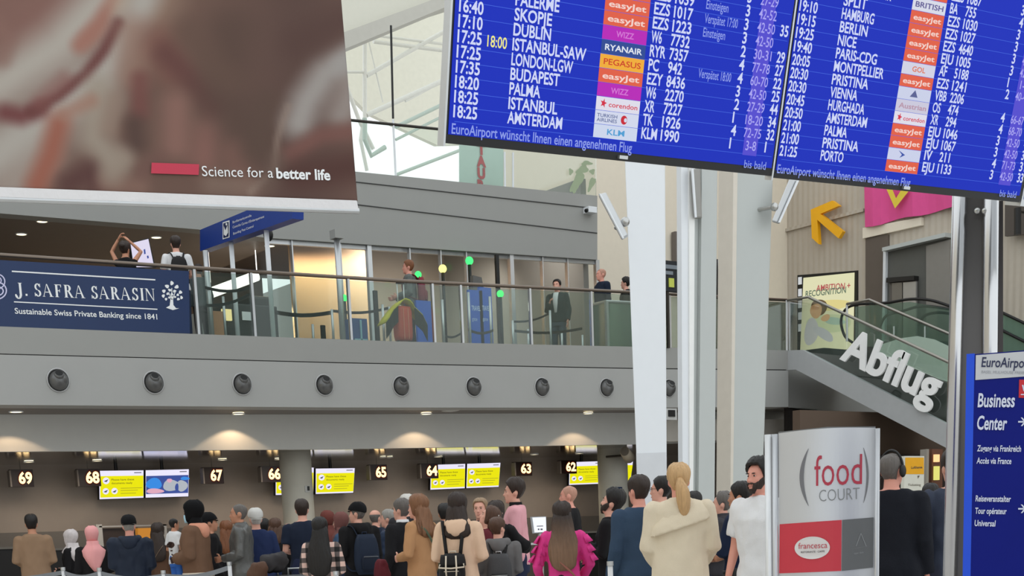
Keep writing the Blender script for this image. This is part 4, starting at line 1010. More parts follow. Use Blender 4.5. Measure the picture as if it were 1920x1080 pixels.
# white back-lit screen at the left
TP = Plane((0,26.2,0),(1,0,0),(0,0,1))
vs_ = [(243,455),(279,446),(292,502),(250,502)]
root = empty('video_wall_screen', onY(270,502,26.2), 'tilted white screen behind the woman with raised arms', 'screen')
G().prism([onY(x,y,26.2) for x,y in vs_], (0,.08,0)).obj('housing', black, root)
g = G(); TP.quad(g, [(244.5,456.5),(278,448),(289,501),(251,501)], .004); g.obj('display', mat('display_lilac', (222,216,238), emit=1.0), root)
g = G(); TP.quad(g, [(269,468),(272,467),(273,476),(270,477)], .006); TP.quad(g, [(275,480),(278,479),(279,484),(276,485)], .006); g.obj('printed_mark', sdk, root)
z = onY(270,500,26.2); G().box((z.x-.05,26.3,ZM),(z.x+.05,26.36,z.z)).obj('stand', dsteel, root)

# ------------------------------------------------------------------ glass booth at the right end of the balcony
bo = empty('glass_booth', onY(1140,655,24.2), 'pale green glass booth beside the bald man on the balcony', 'booth'); bo.location.z = ZM
a, b, c_ = onY(1108,572,24.4), onY(1137,565,23.7), onY(1192,568,23.7)
for p, q in [(a,b),(b,c_)]:
    G().strip([p,q],[Vector((p.x,p.y,ZM)),Vector((q.x,q.y,ZM))], (0,.02,0)).obj('glass_panel', glass('booth_glass', (206,222,214), .12, dens=.5, dcol=(150,172,160)), bo)
for p in (a,b):
    G().box((p.x-.03,p.y-.03,ZM-.05),(p.x+.03,p.y+.03,p.z)).obj('frame', alu, bo)
G().tube([a,b,c_], .03, 8).obj('top_rail', alu, bo)

# ------------------------------------------------------------------ white leaning columns
def leaning(name, le, re_, Y, dep, m, label, extra=None):
    def at(e, t): return onY(e[0][0]+(e[1][0]-e[0][0])*t, e[0][1]+(e[1][1]-e[0][1])*t, Y)
    def toz(e, z):
        p, q = at(e,0), at(e,1); k = (z-p.z)/(q.z-p.z); return p+(q-p)*k
    zt = 9.5; pts = [toz(le,0), toz(re_,0), toz(re_,zt), toz(le,zt)]
    o = G().prism(pts, Vector((pts[0].x, pts[0].y, 0)).normalized()*dep).top(name, m, label, 'column', bevel=.02); return o, toz
YC = 15.0
o, _ = leaning('steel_column', ((1172,310),(1193,850)), ((1247,315),(1250,850)), YC, .35, whitep, 'left white tapering steel column leaning behind the crowd')
g = G().prism([onY(x,y,YC-.012) for x,y in [(1193.5,850),(1249.5,848),(1250.5,1000),(1198,1000)]], (0,.01,0)); g.obj('lower_patch', mat('pale_grey', (208,210,214), 0.5), o)  # slightly darker grey face over the lower part of the column
o, toz = leaning('steel_column', ((1276,325),(1279,900)), ((1345,330),(1340,900)), YC+.5, .30, greyp, 'middle grey steel column with fluted web between two white columns')
for (xa,xb,xc,xd,m_,dy,nm) in [(1277,1292,1280,1293,whitep,-.10,'flange'),(1316,1344,1310,1340,greyp,-.06,'flange'),(1292,1303,1293,1300,mat('white_edge',(236,236,234),.4),-.12,'edge_strip')]:
    le, re_ = ((xa,325),(xc,900)), ((xb,325),(xd,900))
    def tz(e,z):
        p, q = onY(*e[0],YC+.5+dy), onY(*e[1],YC+.5+dy); return p+(q-p)*((z-p.z)/(q.z-p.z))
    G().prism([tz(le,.01),tz(re_,.01),tz(re_,9.4),tz(le,9.4)], (0,-dy*.9,0)).obj(nm, m_, o)
o, _ = leaning('steel_column', ((1381,320),(1372,870)), ((1449,335),(1431,870)), YC+1.0, .35, greyp, 'right grey-white steel column tapering downwards behind the police officer')
def tz2(e,z):
    p, q = onY(*e[0],YC+.95), onY(*e[1],YC+.95); return p+(q-p)*((z-p.z)/(q.z-p.z))
le, re_ = ((1375,320),(1370,870)), ((1383,320),(1375,870))
G().prism([tz2(le,.01),tz2(re_,.01),tz2(re_,9.4),tz2(le,9.4)], (0,.3,0)).obj('edge_strip', mat('column_edge', (214,206,194), 0.5), o)
def bar_lamp(px, Y, joint, label, m=alu):
    q0 = onY(*px[0],Y); o = G().prism([onY(x,y,Y) for x,y in px], Vector((q0.x,q0.y,0)).normalized()*.10).top('bar_lamp', m, label, 'spot lamp', 'silver bar lamps on the columns', bevel=.015)
    if joint:
        p = onY(*joint,Y+.02); G().ball(p,.06,12,8).obj('joint', steel, o, True); G().cyl(p, p+Vector((.12 if joint[0]<1300 else -.12,.32,0)), .03, 8).obj('arm', steel, o)
    q = [onY(x,y,Y-.01) for x,y in px]; c1 = (q[0]*.8+q[1]*.2); c2 = (q[3]*.8+q[2]*.2)
    G().prism([q[0],c1,c2,q[3]], (0,-.02,0)).obj('reflector_edge', whitep, o)
bar_lamp([(1122,364),(1136,360),(1178,441),(1166,448)], YC-.2, (1172,416), 'silver bar lamp on the left white column')
bar_lamp([(1497,338),(1480,335),(1447,414),(1461,418)], YC+.75, (1452,388), 'silver bar lamp on the right side of the right column')
bar_lamp([(1295,316),(1313,316),(1316,408),(1302,408)], YC+.31, None, 'grey bar lamp hanging straight down on the middle column', mat('lamp_grey', (150,148,144), 0.45, .4))
# beam between the columns and small items there
g = G().strip([onY(1245,786,YS-.6), onY(1478,786,YS-.6)], [onY(1245,828,YS-.6), onY(1478,822,YS-.6)], (0,.2,0)); structure(g.obj('trim_beam', mat('pale_beam', (196,190,182), 0.6)))
o = bx(1250,766,1268,786,YF-.12,.1); o = pxbox(1250,766,1269,787,YF-.15,.12).top('service_box', mat('pale_plastic', (190,190,188), 0.5), 'small pale service box between left and middle columns under the facade', 'service box')
pxbox(1254,769,1266,781,YF-.17,.02).obj('dark_panel', black, o)
o = pxbox(1246,491,1276,545,22.9,.1).top('emergency_phone_sign', mat('sign_black', (26,30,36), 0.5), 'black emergency phone sign with yellow-green symbol between the columns', 'sign')
p_ = onY(1249,545,22.95); G().box((p_.x,22.92,floorz(p_.x)-.05),(p_.x+.05,22.97,p_.z)).obj('post', dsteel, o)
pxbox(1255,522,1264,538,22.88,.02).obj('symbol', mat('sign_lime', (196,204,90), 0.5), o); pxbox(1247,498,1271,503,22.88,.02).obj('text_line', mat('sign_grey', (120,128,136), 0.5), o); pxbox(1247,509,1262,514,22.88,.02).obj('text_line', mat('sign_grey', (120,128,136), 0.5), o)
o = pxbox(1268,435,1277,545,29.8,.15); structure(o.obj('trim_niche', mat('niche_grey', (112,104,98), 0.6)))
# door post at the lift corner, seen between columns
o = pxbox(1342,486,1346,560,24.2,.05).top('wall_reader', black, 'black card reader post between the columns', 'card reader')
pxbox(1347,488,1350,560,24.2,.05).obj('rail', whitep, o)
# ------------------------------------------------------------------ stairs with the Abflug letters
XS = onY(1477, 670, YF).x
SPn = Plane((XS-.03, 20, ZM), (0,-1,0), (0,0,1))
def X(px, x=None): return [onX(a,b,XS if x is None else x) for a,b in px]
st = empty('staircase', onX(1760,1000,XS), 'grey stringer staircase with glass sides rising to the balcony', 'staircase'); st.location.z = 0
W2 = 1.9
def ext(a, b, k):   # continue beyond b
    a, b = Vector(a), Vector(b); return b + (b-a)*k
t = X([(1476,657),(1504,656),(1763,789)]); b = X([(1476,694),(1492,693),(1763,834)])
t.append(ext(t[1],t[2],1.2)); b.append(ext(b[1],b[2],1.2))
G().strip(t, b, (.12,0,0)).obj('stringer', mat('stringer_grey', (172,174,176), 0.5), st)
off = Vector((W2,0,0)); G().strip([p+off for p in t],[p+off for p in b],(.12,0,0)).obj('stringer', mat('stringer_grey', (172,174,176), 0.5), st)
# underside and treads
G().strip([p+Vector((.1,0,.02)) for p in b],[p+Vector((W2,0,.02)) for p in b],(0,0,.06)).obj('soffit', mat('stair_soffit', (70,66,62), 0.6), st)
g = G(); n = 26
for i in range(n):
    p = t[1].lerp(t[3], i/n); q = t[1].lerp(t[3], (i+1)/n); g.box((XS+.12, q.y, q.z-.22), (XS+W2, p.y, q.z-.06))
g.obj('tread', mat('stair_tread', (92,92,90), 0.6), st)
dk2 = mat('stair_dark_panel', (70,70,70), 0.5)
r1_ = X([(1477,563),(1516,557),(1774,677)]); r1_.append(ext(r1_[1],r1_[2],1.2))
G().tube(r1_, .03, 10).obj('handrail', mat('stair_rail', (150,146,138), 0.3, .8), st, True)
r2_ = X([(1588,570),(1630,562),(1775,624)], XS+W2); r2_.append(ext(r2_[1],r2_[2],1.0))
G().tube(r2_, .03, 10).obj('handrail', mat('stair_rail', (150,146,138), 0.3, .8), st, True)
g = G()
for (a0,b0,a1,b1) in [(t[0],r1_[0],t[1],r1_[1]),(t[1],r1_[1],t[2],r1_[2]),(t[2],r1_[2],t[3],r1_[3])]:
    o = G().add([a0+Vector((.04,0,0)),a1+Vector((.04,0,0)),b1+Vector((.04,0,-.03)),b0+Vector((.04,0,-.03))],[(0,1,2,3)]).obj('glass_pane', glass('stair_glass', (226,236,230), .08, dens=.04, dcol=(150,172,160)), st)
for i, (k0,k1) in enumerate([(0,.5),(.5,1.0),(1.0,1.5)]):
    p0, p1 = r2_[1].lerp(r2_[2],k0), r2_[1].lerp(r2_[2],k1)
    G().add([p0,p1,p1-Vector((0,0,1.0)),p0-Vector((0,0,1.0))],[(0,1,2,3)]).obj('glass_pane', glass('stair_glass', (226,236,230), .08, dens=.04, dcol=(150,172,160)), st)
for q in [(1475,563,694),(1588,570,640)]:
    xx = XS if q[0] < 1500 else XS+W2; p = onX(q[0],q[1],xx); p2 = onX(q[0],q[2],xx); G().tube([p,p2], .025, 8).obj('post', alu, st)
# inner dark cladding below the far handrail (seen through the glass, behind the letters)
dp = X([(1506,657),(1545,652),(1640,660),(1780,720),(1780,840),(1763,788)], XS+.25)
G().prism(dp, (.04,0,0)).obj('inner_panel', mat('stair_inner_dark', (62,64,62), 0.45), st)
# the letters
ab = empty('abflug_letters', onX(1660,720,XS-.05), 'large white three-dimensional letters Abflug on the staircase side', 'sign')
white3 = mat('letter_white', (240,240,240), 0.4)
AL = Plane((XS-.06, 20, ZM), (0,-1,0), (0,0,1))
import itertools
def letter_strip(s, base0, base1, hvec):
    """letters laid along a slanted baseline with their own height vector, extruded off the staircase side"""
    vs, fs = glyphs(s, .030, 0.0, 6)
    x0 = min(v[0] for v in vs); x1 = max(v[0] for v in vs)
    a, b = Vector(AL.px(*base0)), Vector(AL.px(*base1)); c = Vector(AL.px(base0[0]+hvec[0], base0[1]+hvec[1])) - a
    pts = [a + (b-a)*((v[0]-x0)/(x1-x0)) + c*(v[1]/CAPH) for v in vs]
    return pts, fs
pts2, fs2 = letter_strip('Abflug', (1577,671), (1752,757), (21,-56))
bm = bmesh.new(); bv_ = [bm.verts.new(AL.pt(p[0],p[1],0)) for p in pts2]
for f in fs2:
    try: bm.faces.new([bv_[i] for i in f])
    except ValueError: pass
bmesh.ops.recalc_face_normals(bm, faces=bm.faces)
r = bmesh.ops.extrude_face_region(bm, geom=bm.faces[:]); ev = [v for v in r['geom'] if isinstance(v, bmesh.types.BMVert)]
bmesh.ops.translate(bm, vec=(-.045,0,0), verts=ev); bmesh.ops.recalc_face_normals(bm, faces=bm.faces)
me = bpy.data.meshes.new('letters'); bm.to_mesh(me); bm.free(); me.transform(parent_matrix(ab).inverted())
link('lettering', me, white3, ab)
# ------------------------------------------------------------------ escalator beyond the stairs
es = empty('escalator', onX(1700,700,XW-1.6), 'escalator with black handrails and pale green glass behind the stairs', 'escalator'); es.location.z = ZM-2.2
XE = XW-1.6
def curve(pts, n=6):
    P = [Vector(p) for p in pts]; out = []
    for i in range(len(P)-1):
        p0 = P[max(i-1,0)]; p1 = P[i]; p2 = P[i+1]; p3 = P[min(i+2,len(P)-1)]
        for k in range(n):
            t_ = k/n; out.append(.5*((2*p1)+(p2-p0)*t_+(2*p0-5*p1+4*p2-p3)*t_*t_+(3*p1-p0-3*p2+p3)*t_**3))
    return out+[P[-1]]
for px, xx in [([(1598,642),(1584,630),(1577,604),(1584,582),(1606,571),(1660,568),(1706,561),(1745,563),(1784,575)], XE),
               ([(1650,612),(1662,592),(1690,584),(1730,574),(1784,580)], XE+.6),
               ([(1722,610),(1734,592),(1760,586),(1790,590)], XE+.3)]:
    G().tube(curve([onX(a,b_,xx) for a,b_ in px]), .035, 8).obj('handrail', blackm, es, True)
gp = [(1604,575),(1706,566),(1786,580),(1786,650),(1604,650)]
G().prism([onX(a,b_,XE) for a,b_ in gp], (.015,0,0)).obj('glass_pane', glass('esc_glass', (214,230,222), .1, dens=.12, dcol=(130,160,148)), es)
G().prism([onX(a,b_,XE-.1) for a,b_ in [(1645,648),(1690,634),(1720,630),(1750,636),(1790,655),(1790,720),(1740,705),(1645,662)]], (.05,0,0)).obj('glass_skirt', glass('esc_skirt', (206,226,214), .1, dens=.8, dcol=(232,244,234)), es)
G().prism([onX(a,b_,XE+.35) for a,b_ in [(1600,640),(1790,640),(1790,760),(1600,700)]], (.05,0,0)).obj('truss_cover', mat('esc_dark', (66,70,68), 0.4), es)
for x in (1676,1734): p = onX(x,612,XE-.05); q = onX(x,634,XE-.05); G().tube([p,q], .02, 8).obj('post', alu, es)
# second escalator to the right of the big column
e2 = empty('escalator', onX(1900,640,XW-1.0), 'second escalator with black handrails right of the steel post', 'escalator'); e2.location.z = ZM-1.5
for px in [[(1870,582),(1900,596),(1960,625)],[(1870,615),(1900,630),(1960,660)]]:
    G().tube([onX(a,b_,XW-1.0) for a,b_ in px], .035, 8).obj('handrail', blackm, e2, True)
G().prism([onX(a,b_,XW-.95) for a,b_ in [(1870,585),(1960,628),(1960,760),(1870,700)]], (.015,0,0)).obj('glass_pane', glass('esc_glass2', (196,218,208), .1, dens=.3, dcol=(130,160,148)), e2)
g = G().prism([onX(a,b_,XW-.3) for a,b_ in [(1884,380),(1960,372),(1960,436),(1884,443)]], (.1,0,0)); structure(g.obj('trim_9', mat('dark_brown_panel', (80,72,66), 0.6)))
g = G().tube([onX(1908,390,XW-1.4),onX(1908,440,XW-1.4)], .08, 8); q_ = onX(1908,396,XW-1.4); g.tube([q_, (XW, q_.y, q_.z)], .03, 8); g.top('hanging_speaker', black, 'slim black hanging loudspeaker at the right frame edge above the escalator', 'loudspeaker')

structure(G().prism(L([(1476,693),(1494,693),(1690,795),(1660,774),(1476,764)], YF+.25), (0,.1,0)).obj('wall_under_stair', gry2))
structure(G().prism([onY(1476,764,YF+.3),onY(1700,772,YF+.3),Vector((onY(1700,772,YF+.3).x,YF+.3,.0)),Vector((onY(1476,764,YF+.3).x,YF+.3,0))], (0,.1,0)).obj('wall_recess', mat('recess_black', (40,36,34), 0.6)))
# ------------------------------------------------------------------ under the stairs: yellow standing sign, lit opening
YL = 17.5
lp = Plane((0,YL,0),(1,0,0),(0,0,1))
root = empty('airline_stand_sign', onY(1715,1000,YL), 'yellow and white standing sign behind the man with headphones', 'sign'); root.location.z = 0
a, b = onY(1696,855,YL), onY(1733,855,YL); G().box((a.x,YL,.02),(b.x,YL+.08,a.z)).obj('panel', mat('stand_white', (214,212,200), 0.5), root)
g = G(); lp.quad(g, [(1697,858),(1732,858),(1732,889),(1697,889)], .004); g.obj('yellow_header', mat('stand_yellow', (232,168,34), 0.5), root)
g = G(); textpx(g, lp, 'Lufthansa', (1708,879), (1729,878), 4.5, .007, bold=.02); textpx(g, lp, 'Ticketing', (1702,911), (1726,911), 4, .007); textpx(g, lp, 'Check-in', (1708,927), (1726,927), 4, .007); lp.quad(g, [(1720,892),(1724,892),(1721,897)], .007); g.obj('lettering', mat('stand_text', (96,84,70), 0.6), root)
root = empty('lit_window', onY(1757,900,17.9), 'narrow opening with orange and yellow lights left of the steel post', 'lit window')
for q, m_ in [((1754,852,1762,866),mat('glow_orange', (255,200,140), emit=1.3)),((1754,874,1762,900),mat('glow_lime', (226,222,120), emit=1.0))]:
    pxbox(*q,17.9,.05).obj('lamp_panel', m_, root)
pxbox(1743,842,1768,1200,18.0,.15).obj('frame', mat('window_brown', (96,60,44), 0.6), root)
pxbox(1733,842,1742,1200,18.0,.15).obj('frame', mat('window_grey', (140,134,126), 0.6), root)


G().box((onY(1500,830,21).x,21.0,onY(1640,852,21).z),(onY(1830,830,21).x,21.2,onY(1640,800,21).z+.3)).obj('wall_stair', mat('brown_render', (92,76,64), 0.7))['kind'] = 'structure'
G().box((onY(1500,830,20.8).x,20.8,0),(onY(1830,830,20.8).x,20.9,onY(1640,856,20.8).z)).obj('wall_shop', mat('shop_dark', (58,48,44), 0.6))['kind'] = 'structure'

# ------------------------------------------------------------------ steel twin post, right
YT = 0
def facing(px, s):
    O = atS(px[0], px[1], s); d = (O-CAM); d.z = 0; d.normalize(); eu = Vector((d.y,-d.x,0))
    return Plane(O, eu, (0,0,1))
tp = facing((1822,700), 350)
tw = empty('steel_twin_post', tp.hit(1825,1000), 'twin steel tube post with bolted plate left of the blue directory', 'post'); tw.location.z = 0
def vert(px0, px1, r, nm, m):
    p, q = tp.hit(*px0), tp.hit(*px1); k = (q-p)
    lo = p + k*((0-p.z)/k.z); hi = p + k*((4.6-p.z)/k.z)
    s = F/((p-CAM).dot(AZ)); G().cyl(lo, hi, r/s, 24).obj(nm, m, tw, True)
vert((1799,375),(1781,1080),13.5,'tube',mat('polished_steel', (206,206,208), 0.22, 1.0)); vert((1858,375),(1852,1080),15,'tube',mat('polished_steel', (206,206,208), 0.22, 1.0))
q = [tp.hit(x,y)-tp.n*.01 for x,y in [(1806,375),(1846,375),(1838,1080),(1790,1080)]]
lo = lambda p, r_, z: p + (r_-p)*((z-p.z)/(r_.z-p.z))
G().prism([lo(q[0],q[3],0),lo(q[1],q[2],0),lo(q[1],q[2],4.6),lo(q[0],q[3],4.6)], -tp.n*.03).obj('web_plate', mat('web_grey', (96,94,94), 0.4, .5), tw)
G().prism([p for p in [tp.hit(x,y)-tp.n*.02 for x,y in [(1872,375),(1881,375),(1881,1080),(1866,1080)]]], -tp.n*.05).obj('edge_flange', mat('flange_dark', (70,66,66), 0.4, .4), tw)
for x in (1832,1846): G().ball(tp.hit(x,397)+tp.n*.02, .018, 12, 8).obj('bolt', steel, tw, True)
# ------------------------------------------------------------------ food court totem (curved face)
class Curved(Plane):
    u0 = 0; u1 = 1; bul = .05
    def pt(s, u, v, off=0.0):
        t = (u-s.u0)/(s.u1-s.u0)*2-1; return s.O + s.eu*u + s.ev*v + s.n*(off + s.bul*(1-min(1,t*t)))
    def quad(s, g, pts, off, mi=0):
        uv = [s.px(*p) for p in pts]; return g.add([s.pt(u,v,off) for u,v in uv], [tuple(range(len(uv)))], mi)
fpl = facing((1540,940), 318)
fc = Curved(fpl.O, fpl.eu, fpl.ev); fc.u0 = fc.px(1460,900)[0]; fc.u1 = fc.px(1641,900)[0]
ft_ = empty('food_court_totem', fpl.hit(1540,1000), 'curved silver totem lettered food court with red logo panel', 'totem'); ft_.location.z = 0
silver = mat('brushed_silver', (206,208,212), 0.36, .55, var=.02)
zt = fpl.px(1540,808)[1]; zb = -fpl.O.z + .02
g = G(); n = 24
A_ = [fc.pt(fc.u0+(fc.u1-fc.u0)*i/n, zt + .01*sin(pi*i/n)) for i in range(n+1)]; B_ = [fc.pt(fc.u0+(fc.u1-fc.u0)*i/n, zb) for i in range(n+1)]
g.strip(A_, B_, -fc.n*.02); g.obj('panel', silver, ft_)
back = Curved(fpl.O - fpl.n*.14, fpl.eu, fpl.ev); 
G().strip([p-fc.n*(.14) for p in (A_[0],A_[-1])],[p-fc.n*.14 for p in (B_[0],B_[-1])], -fc.n*.02).obj('back_panel', silver, ft_)
G().strip([A_[0],A_[n//2],A_[-1]],[p-fc.n*.14 for p in (A_[0],A_[n//2],A_[-1])], Vector((0,0,.008))).obj('cap', mat('cap_grey', (120,122,124), 0.4, .5), ft_)
s_ = 318.0
for x, r_, nm, m_ in [(1441,6.5,'post',mat('bright_tube', (232,234,236), 0.35, .3)),(1453,6.5,'post',silver),(1644,5,'post',silver)]:
    p = fpl.hit(x, 950); G().cyl((p.x,p.y,0),(p.x,p.y,fpl.O.z+zt-.004), r_/s_, 20).obj(nm, m_, ft_, True)
p = fpl.hit(1447,950); G().box((p.x-.01,p.y-.01,0),(p.x+.01,p.y+.01,fpl.O.z+zt-.02)).obj('post_joint', mat('joint_grey', (150,150,152), 0.4), ft_)
def cpanel(nm, pxT, pxB, off, m_, k=8):
    (x0,yt0),(x1,yt1) = pxT; (x2,yb0),(x3,yb1) = pxB
    g = G(); T_ = []; Bt = []
    for i in range(k+1):
        t_ = i/k; u,v = fc.px(x0+(x1-x0)*t_, yt0+(yt1-yt0)*t_); T_.append(fc.pt(u,v,off)); u,v = fc.px(x2+(x3-x2)*t_, yb0+(yb1-yb0)*t_); Bt.append(fc.pt(u,v,off))
    g.strip(T_, Bt, -fc.n*.003); return g.obj(nm, m_, ft_)
cpanel('red_panel', [(1462,983),(1578,975)], [(1461,1075),(1577,1070)], .005, mat('francesca_red', (206,60,74), 0.4))
cpanel('grey_panel', [(1579,975),(1638,970)], [(1578,1070),(1637,1064)], .005, mat('logo_grey', (104,106,108), 0.4))
g = G(); blob(g, fc, 1523, 1027, 33, 21, .009, 36, -.04); g.obj('oval_logo', mat('logo_white', (226,222,220), 0.4), ft_)
g = G(); textpx(g, fc, 'francesca', (1497,1029), (1551,1027), 11, .012, bold=.0); g.obj('lettering', mat('logo_red', (196,70,84), 0.4), ft_)
g = G(); textpx(g, fc, 'RISTORANTE · CAFFE', (1502,1037), (1546,1035), 3.4, .012, bold=.01); g.obj('lettering', mat('logo_black', (60,50,52), 0.4), ft_)
g = G()
for q in [((1614,1000),(1605,1024)),((1614,1000),(1624,1024)),((1603,1028),(1626,1024))]:
    (xa,ya),(xb,yb_) = q; fc.quad(g, [(xa-.6,ya),(xa+.6,ya),(xb+.6,yb_),(xb-.6,yb_)], .010)
textpx(g, fc, 'upper deck', (1601,1039), (1619,1037), 3.5, .010); g.obj('triangle_logo', mat('logo_pale', (150,152,154), 0.4), ft_)
g = G(); textpx(g, fc, 'food', (1527,912), (1616,908), 57, .006, bold=-.004); g.obj('lettering', mat('food_red', (184,58,78), 0.45), ft_)
g = G(); textpx(g, fc, 'COURT', (1536,941), (1612,936), 22, .006, bold=-.012); g.obj('lettering', mat('court_grey', (138,140,142), 0.45), ft_)
def paren(cx, y0, y1, bow, w, nm):
    g = G(); n = 18; P1 = []; P2 = []
    for i in range(n+1):
        t_ = i/n; yy = y0+(y1-y0)*t_; b_ = bow*(1-(2*t_-1)**2); ww = w*(1-(2*t_-1)**2)+.6
        P1.append((cx+b_-ww/2*(1), yy)); P2.append((cx+b_+ww/2, yy))
    for i in range(n): fc.quad(g, [P1[i],P2[i],P2[i+1],P1[i+1]], .006)
    return g.obj(nm, mat('paren_grey', (120,120,124), 0.45), ft_)
paren(1516,842,949,-13,7,'bracket_mark'); paren(1619,840,943,8,3,'bracket_mark')
# ------------------------------------------------------------------ blue directory totem
dp_ = facing((1880,850), 440)
dr = empty('directory_totem', dp_.hit(1890,1000), 'dark blue airport directory totem at the right frame edge', 'totem'); dr.location.z = 0
u0,_ = dp_.px(1824,850); u1 = u0+.72; zt = dp_.px(1880,660)[1]; zb = -dp_.O.z
c8 = [dp_.pt(u,v,o) for o in (-.12,0) for (u,v) in ((u0,zb),(u1,zb),(u1,zt),(u0,zt))]
BXF = [(3,2,1,0),(4,5,6,7),(0,1,5,4),(1,2,6,5),(2,3,7,6),(3,0,4,7)]
G().add(c8, BXF).obj('body', mat('directory_navy', (8,22,118), 0.3, spec=.12), dr)
ue = dp_.px(1809,850)[0]
c8 = [dp_.pt(u,v,o) for o in (-.13,.002) for (u,v) in ((ue,zb),(u0,zb),(u0,zt+.003),(ue,zt+.003))]
G().add(c8, BXF).obj('edge_strip', mat('directory_bright', (44,84,214), 0.35, spec=.15), dr)
g = G(); vb_ = dp_.px(1880,709)[1]; dp_.rect(g, u0+.005, vb_, u1-.005, zt-.005, .004); g.obj('header', mat('header_silver', (190,192,196), 0.4, .2), dr)
g = G(); textpx(g, dp_, 'EuroAirport', (1840,688), (1934,690), 18, .007, bold=.012); g.obj('lettering', mat('header_navy', (26,34,74), 0.4), dr)
g = G(); textpx(g, dp_, 'BASEL MULHOUSE FREIBURG', (1840,700), (1935,702), 5, .007); g.obj('lettering', mat('header_grey', (150,152,158), 0.4), dr)
wd_ = mat('directory_white', (206,212,232), 0.4)
g = G()
textpx(g, dp_, 'Business', (1833,763), (1902,763), 25, .005, bold=.022); textpx(g, dp_, 'Center', (1831,805), (1887,806), 25, .005, bold=.022)
g.obj('lettering', wd_, dr)
g = G()
for s__, x0, x1, yy in [('Zugang via Frankreich',1832,1914,846),('Accès via France',1831,1896,869),('Reiseveranstalter',1829,1895,940),('Tour opérateur',1828,1887,963),('Universal',1827,1866,986)]:
    textpx(g, dp_, s__, (x0,yy), (x1,yy+1), 11, .005, bold=.02)
g.obj('lettering_small', wd_, dr)
for yy in (791,954):
    g = G(); dp_.quad(g, [(1909,yy-1.5),(1921,yy-1.5),(1921,yy+1.5),(1909,yy+1.5)], .005); dp_.quad(g, [(1914,yy-8),(1917,yy-8),(1924,yy),(1920,yy)], .0055); dp_.quad(g, [(1914,yy+8),(1917,yy+8),(1924,yy),(1920,yy)], .006); g.obj('arrow_mark', wd_, dr)
g = G(); dp_.quad(g, [(1911,712),(1950,713),(1950,747),(1910,746)], .005); g.obj('red_pictogram', mat('directory_red', (196,30,44), 0.4), dr)
g = G(); dp_.quad(g, [(1916,722),(1919,722),(1921,731),(1928,731),(1928,734),(1919,734)], .008); dp_.quad(g, [(1914,739),(1930,739),(1930,741),(1914,741)], .008); g.obj('pictogram_mark', wd_, dr)

# ------------------------------------------------------------------ queue barriers in front
wp = mat('barrier_white', (226,226,228), 0.4); gb = mat('belt_grey', (128,132,138), 0.7)
BPST = [(-60,1076,146),(118,1066,160),(186,1067,164),(306,1072,168),(430,1056,172),(630,1074,200),(1144,1056,232)]
BL = ['outside','white queue post with grey belt below the women in headscarves, left one','white queue post left of the man in navy, right one','white queue post below the child in white','white queue post in front of the grey leather jacket','white queue post beside the plaid shirt','white queue post between pink blouse and blue sweater']
Q = []
for (x,y,s), l in zip(BPST, BL):
    p = atS(x,y,s); Q.append(p)
    if l == 'outside': continue
    o = G().cyl((p.x,p.y,0),(p.x,p.y,p.z), .022, 14).top('queue_post', wp, l, 'queue post', 'white queue posts', smooth=True)
    G().cyl((p.x,p.y,0),(p.x,p.y,.02), .17, 24).obj('base_plate', dsteel, o)
    G().cyl((p.x,p.y,p.z-.02),(p.x,p.y,p.z+.015), .028, 14).obj('head', alu, o)
for i, (a, b, l) in enumerate([(0,1,'grey queue belt at the far left below the man in beige'),(1,2,'grey queue belt between the two posts below the headscarves'),(2,3,'grey queue belt in front of the man in navy'),(3,4,'grey queue belt in front of the shearling jacket')]):
    A_ = Q[a]; B_ = Q[b]; g = G(); n = 8; T_ = []; U_ = []
    for k in range(n+1):
        t_ = k/n; p = A_.lerp(B_, t_); p.z -= .02+.05*sin(pi*t_); T_.append(p); U_.append(p-Vector((0,0,.05)))
    g.strip(T_, U_, (0,.004,0)); g.top('queue_belt', gb, l, 'queue belt', 'grey queue belts')
# ------------------------------------------------------------------ people
HEADR = [(0,.020,.084,.034),(.04,.034,.094,.012),(.12,.047,.099,-.015),(.22,.056,.101,-.045),(.33,.063,.101,-.070),(.45,.069,.098,-.088),(.55,.0725,.095,-.097),
         (.65,.0745,.095,-.100),(.75,.0735,.088,-.097),(.85,.066,.070,-.085),(.93,.050,.044,-.062),(.98,.028,.015,-.035),(1.0,.006,-.004,-.016)]
ZC, HH = 1.515, .232
def hring(t):
    t = max(0, min(1, t))
    for a, b in zip(HEADR, HEADR[1:]):
        if t <= b[0]:
            k = (t-a[0])/(b[0]-a[0]); return [a[i]+(b[i]-a[i])*k for i in (1,2,3)]
    return HEADR[-1][1:]
def skull(az, t, off):
    hw, yf, yb = hring(t); cy, hd = (yf+yb)/2, (yf-yb)/2
    s_, c_ = sin(az), cos(az); e = 2/2.3
    x = (hw+off)*math.copysign(abs(s_)**e, s_); y = cy + (hd+off)*math.copysign(abs(c_)**e, c_)
    return Vector((x, y, ZC + HH*t + off*max(0,(t-.5)*2)**2))
def rings(g, R, seg=20, e=2.3, mi=0):
    """closed loft of horizontal superellipse rings (cx,cy,z,hw,hd)"""
    vs = []; n = len(R)
    for (cx, cy, z, hw, hd) in R:
        for k in range(seg):
            a = 2*pi*k/seg; s_, c_ = sin(a), cos(a)
            vs.append((cx+hw*math.copysign(abs(s_)**(2/e), s_), cy+hd*math.copysign(abs(c_)**(2/e), c_), z))
    fs = [tuple(range(seg)), tuple(range(n*seg-1, (n-1)*seg-1, -1))]
    for i in range(n-1):
        for k in range(seg): fs.append((i*seg+k, (i+1)*seg+k, (i+1)*seg+(k+1)%seg, i*seg+(k+1)%seg))
    return g.add(vs, fs, mi)
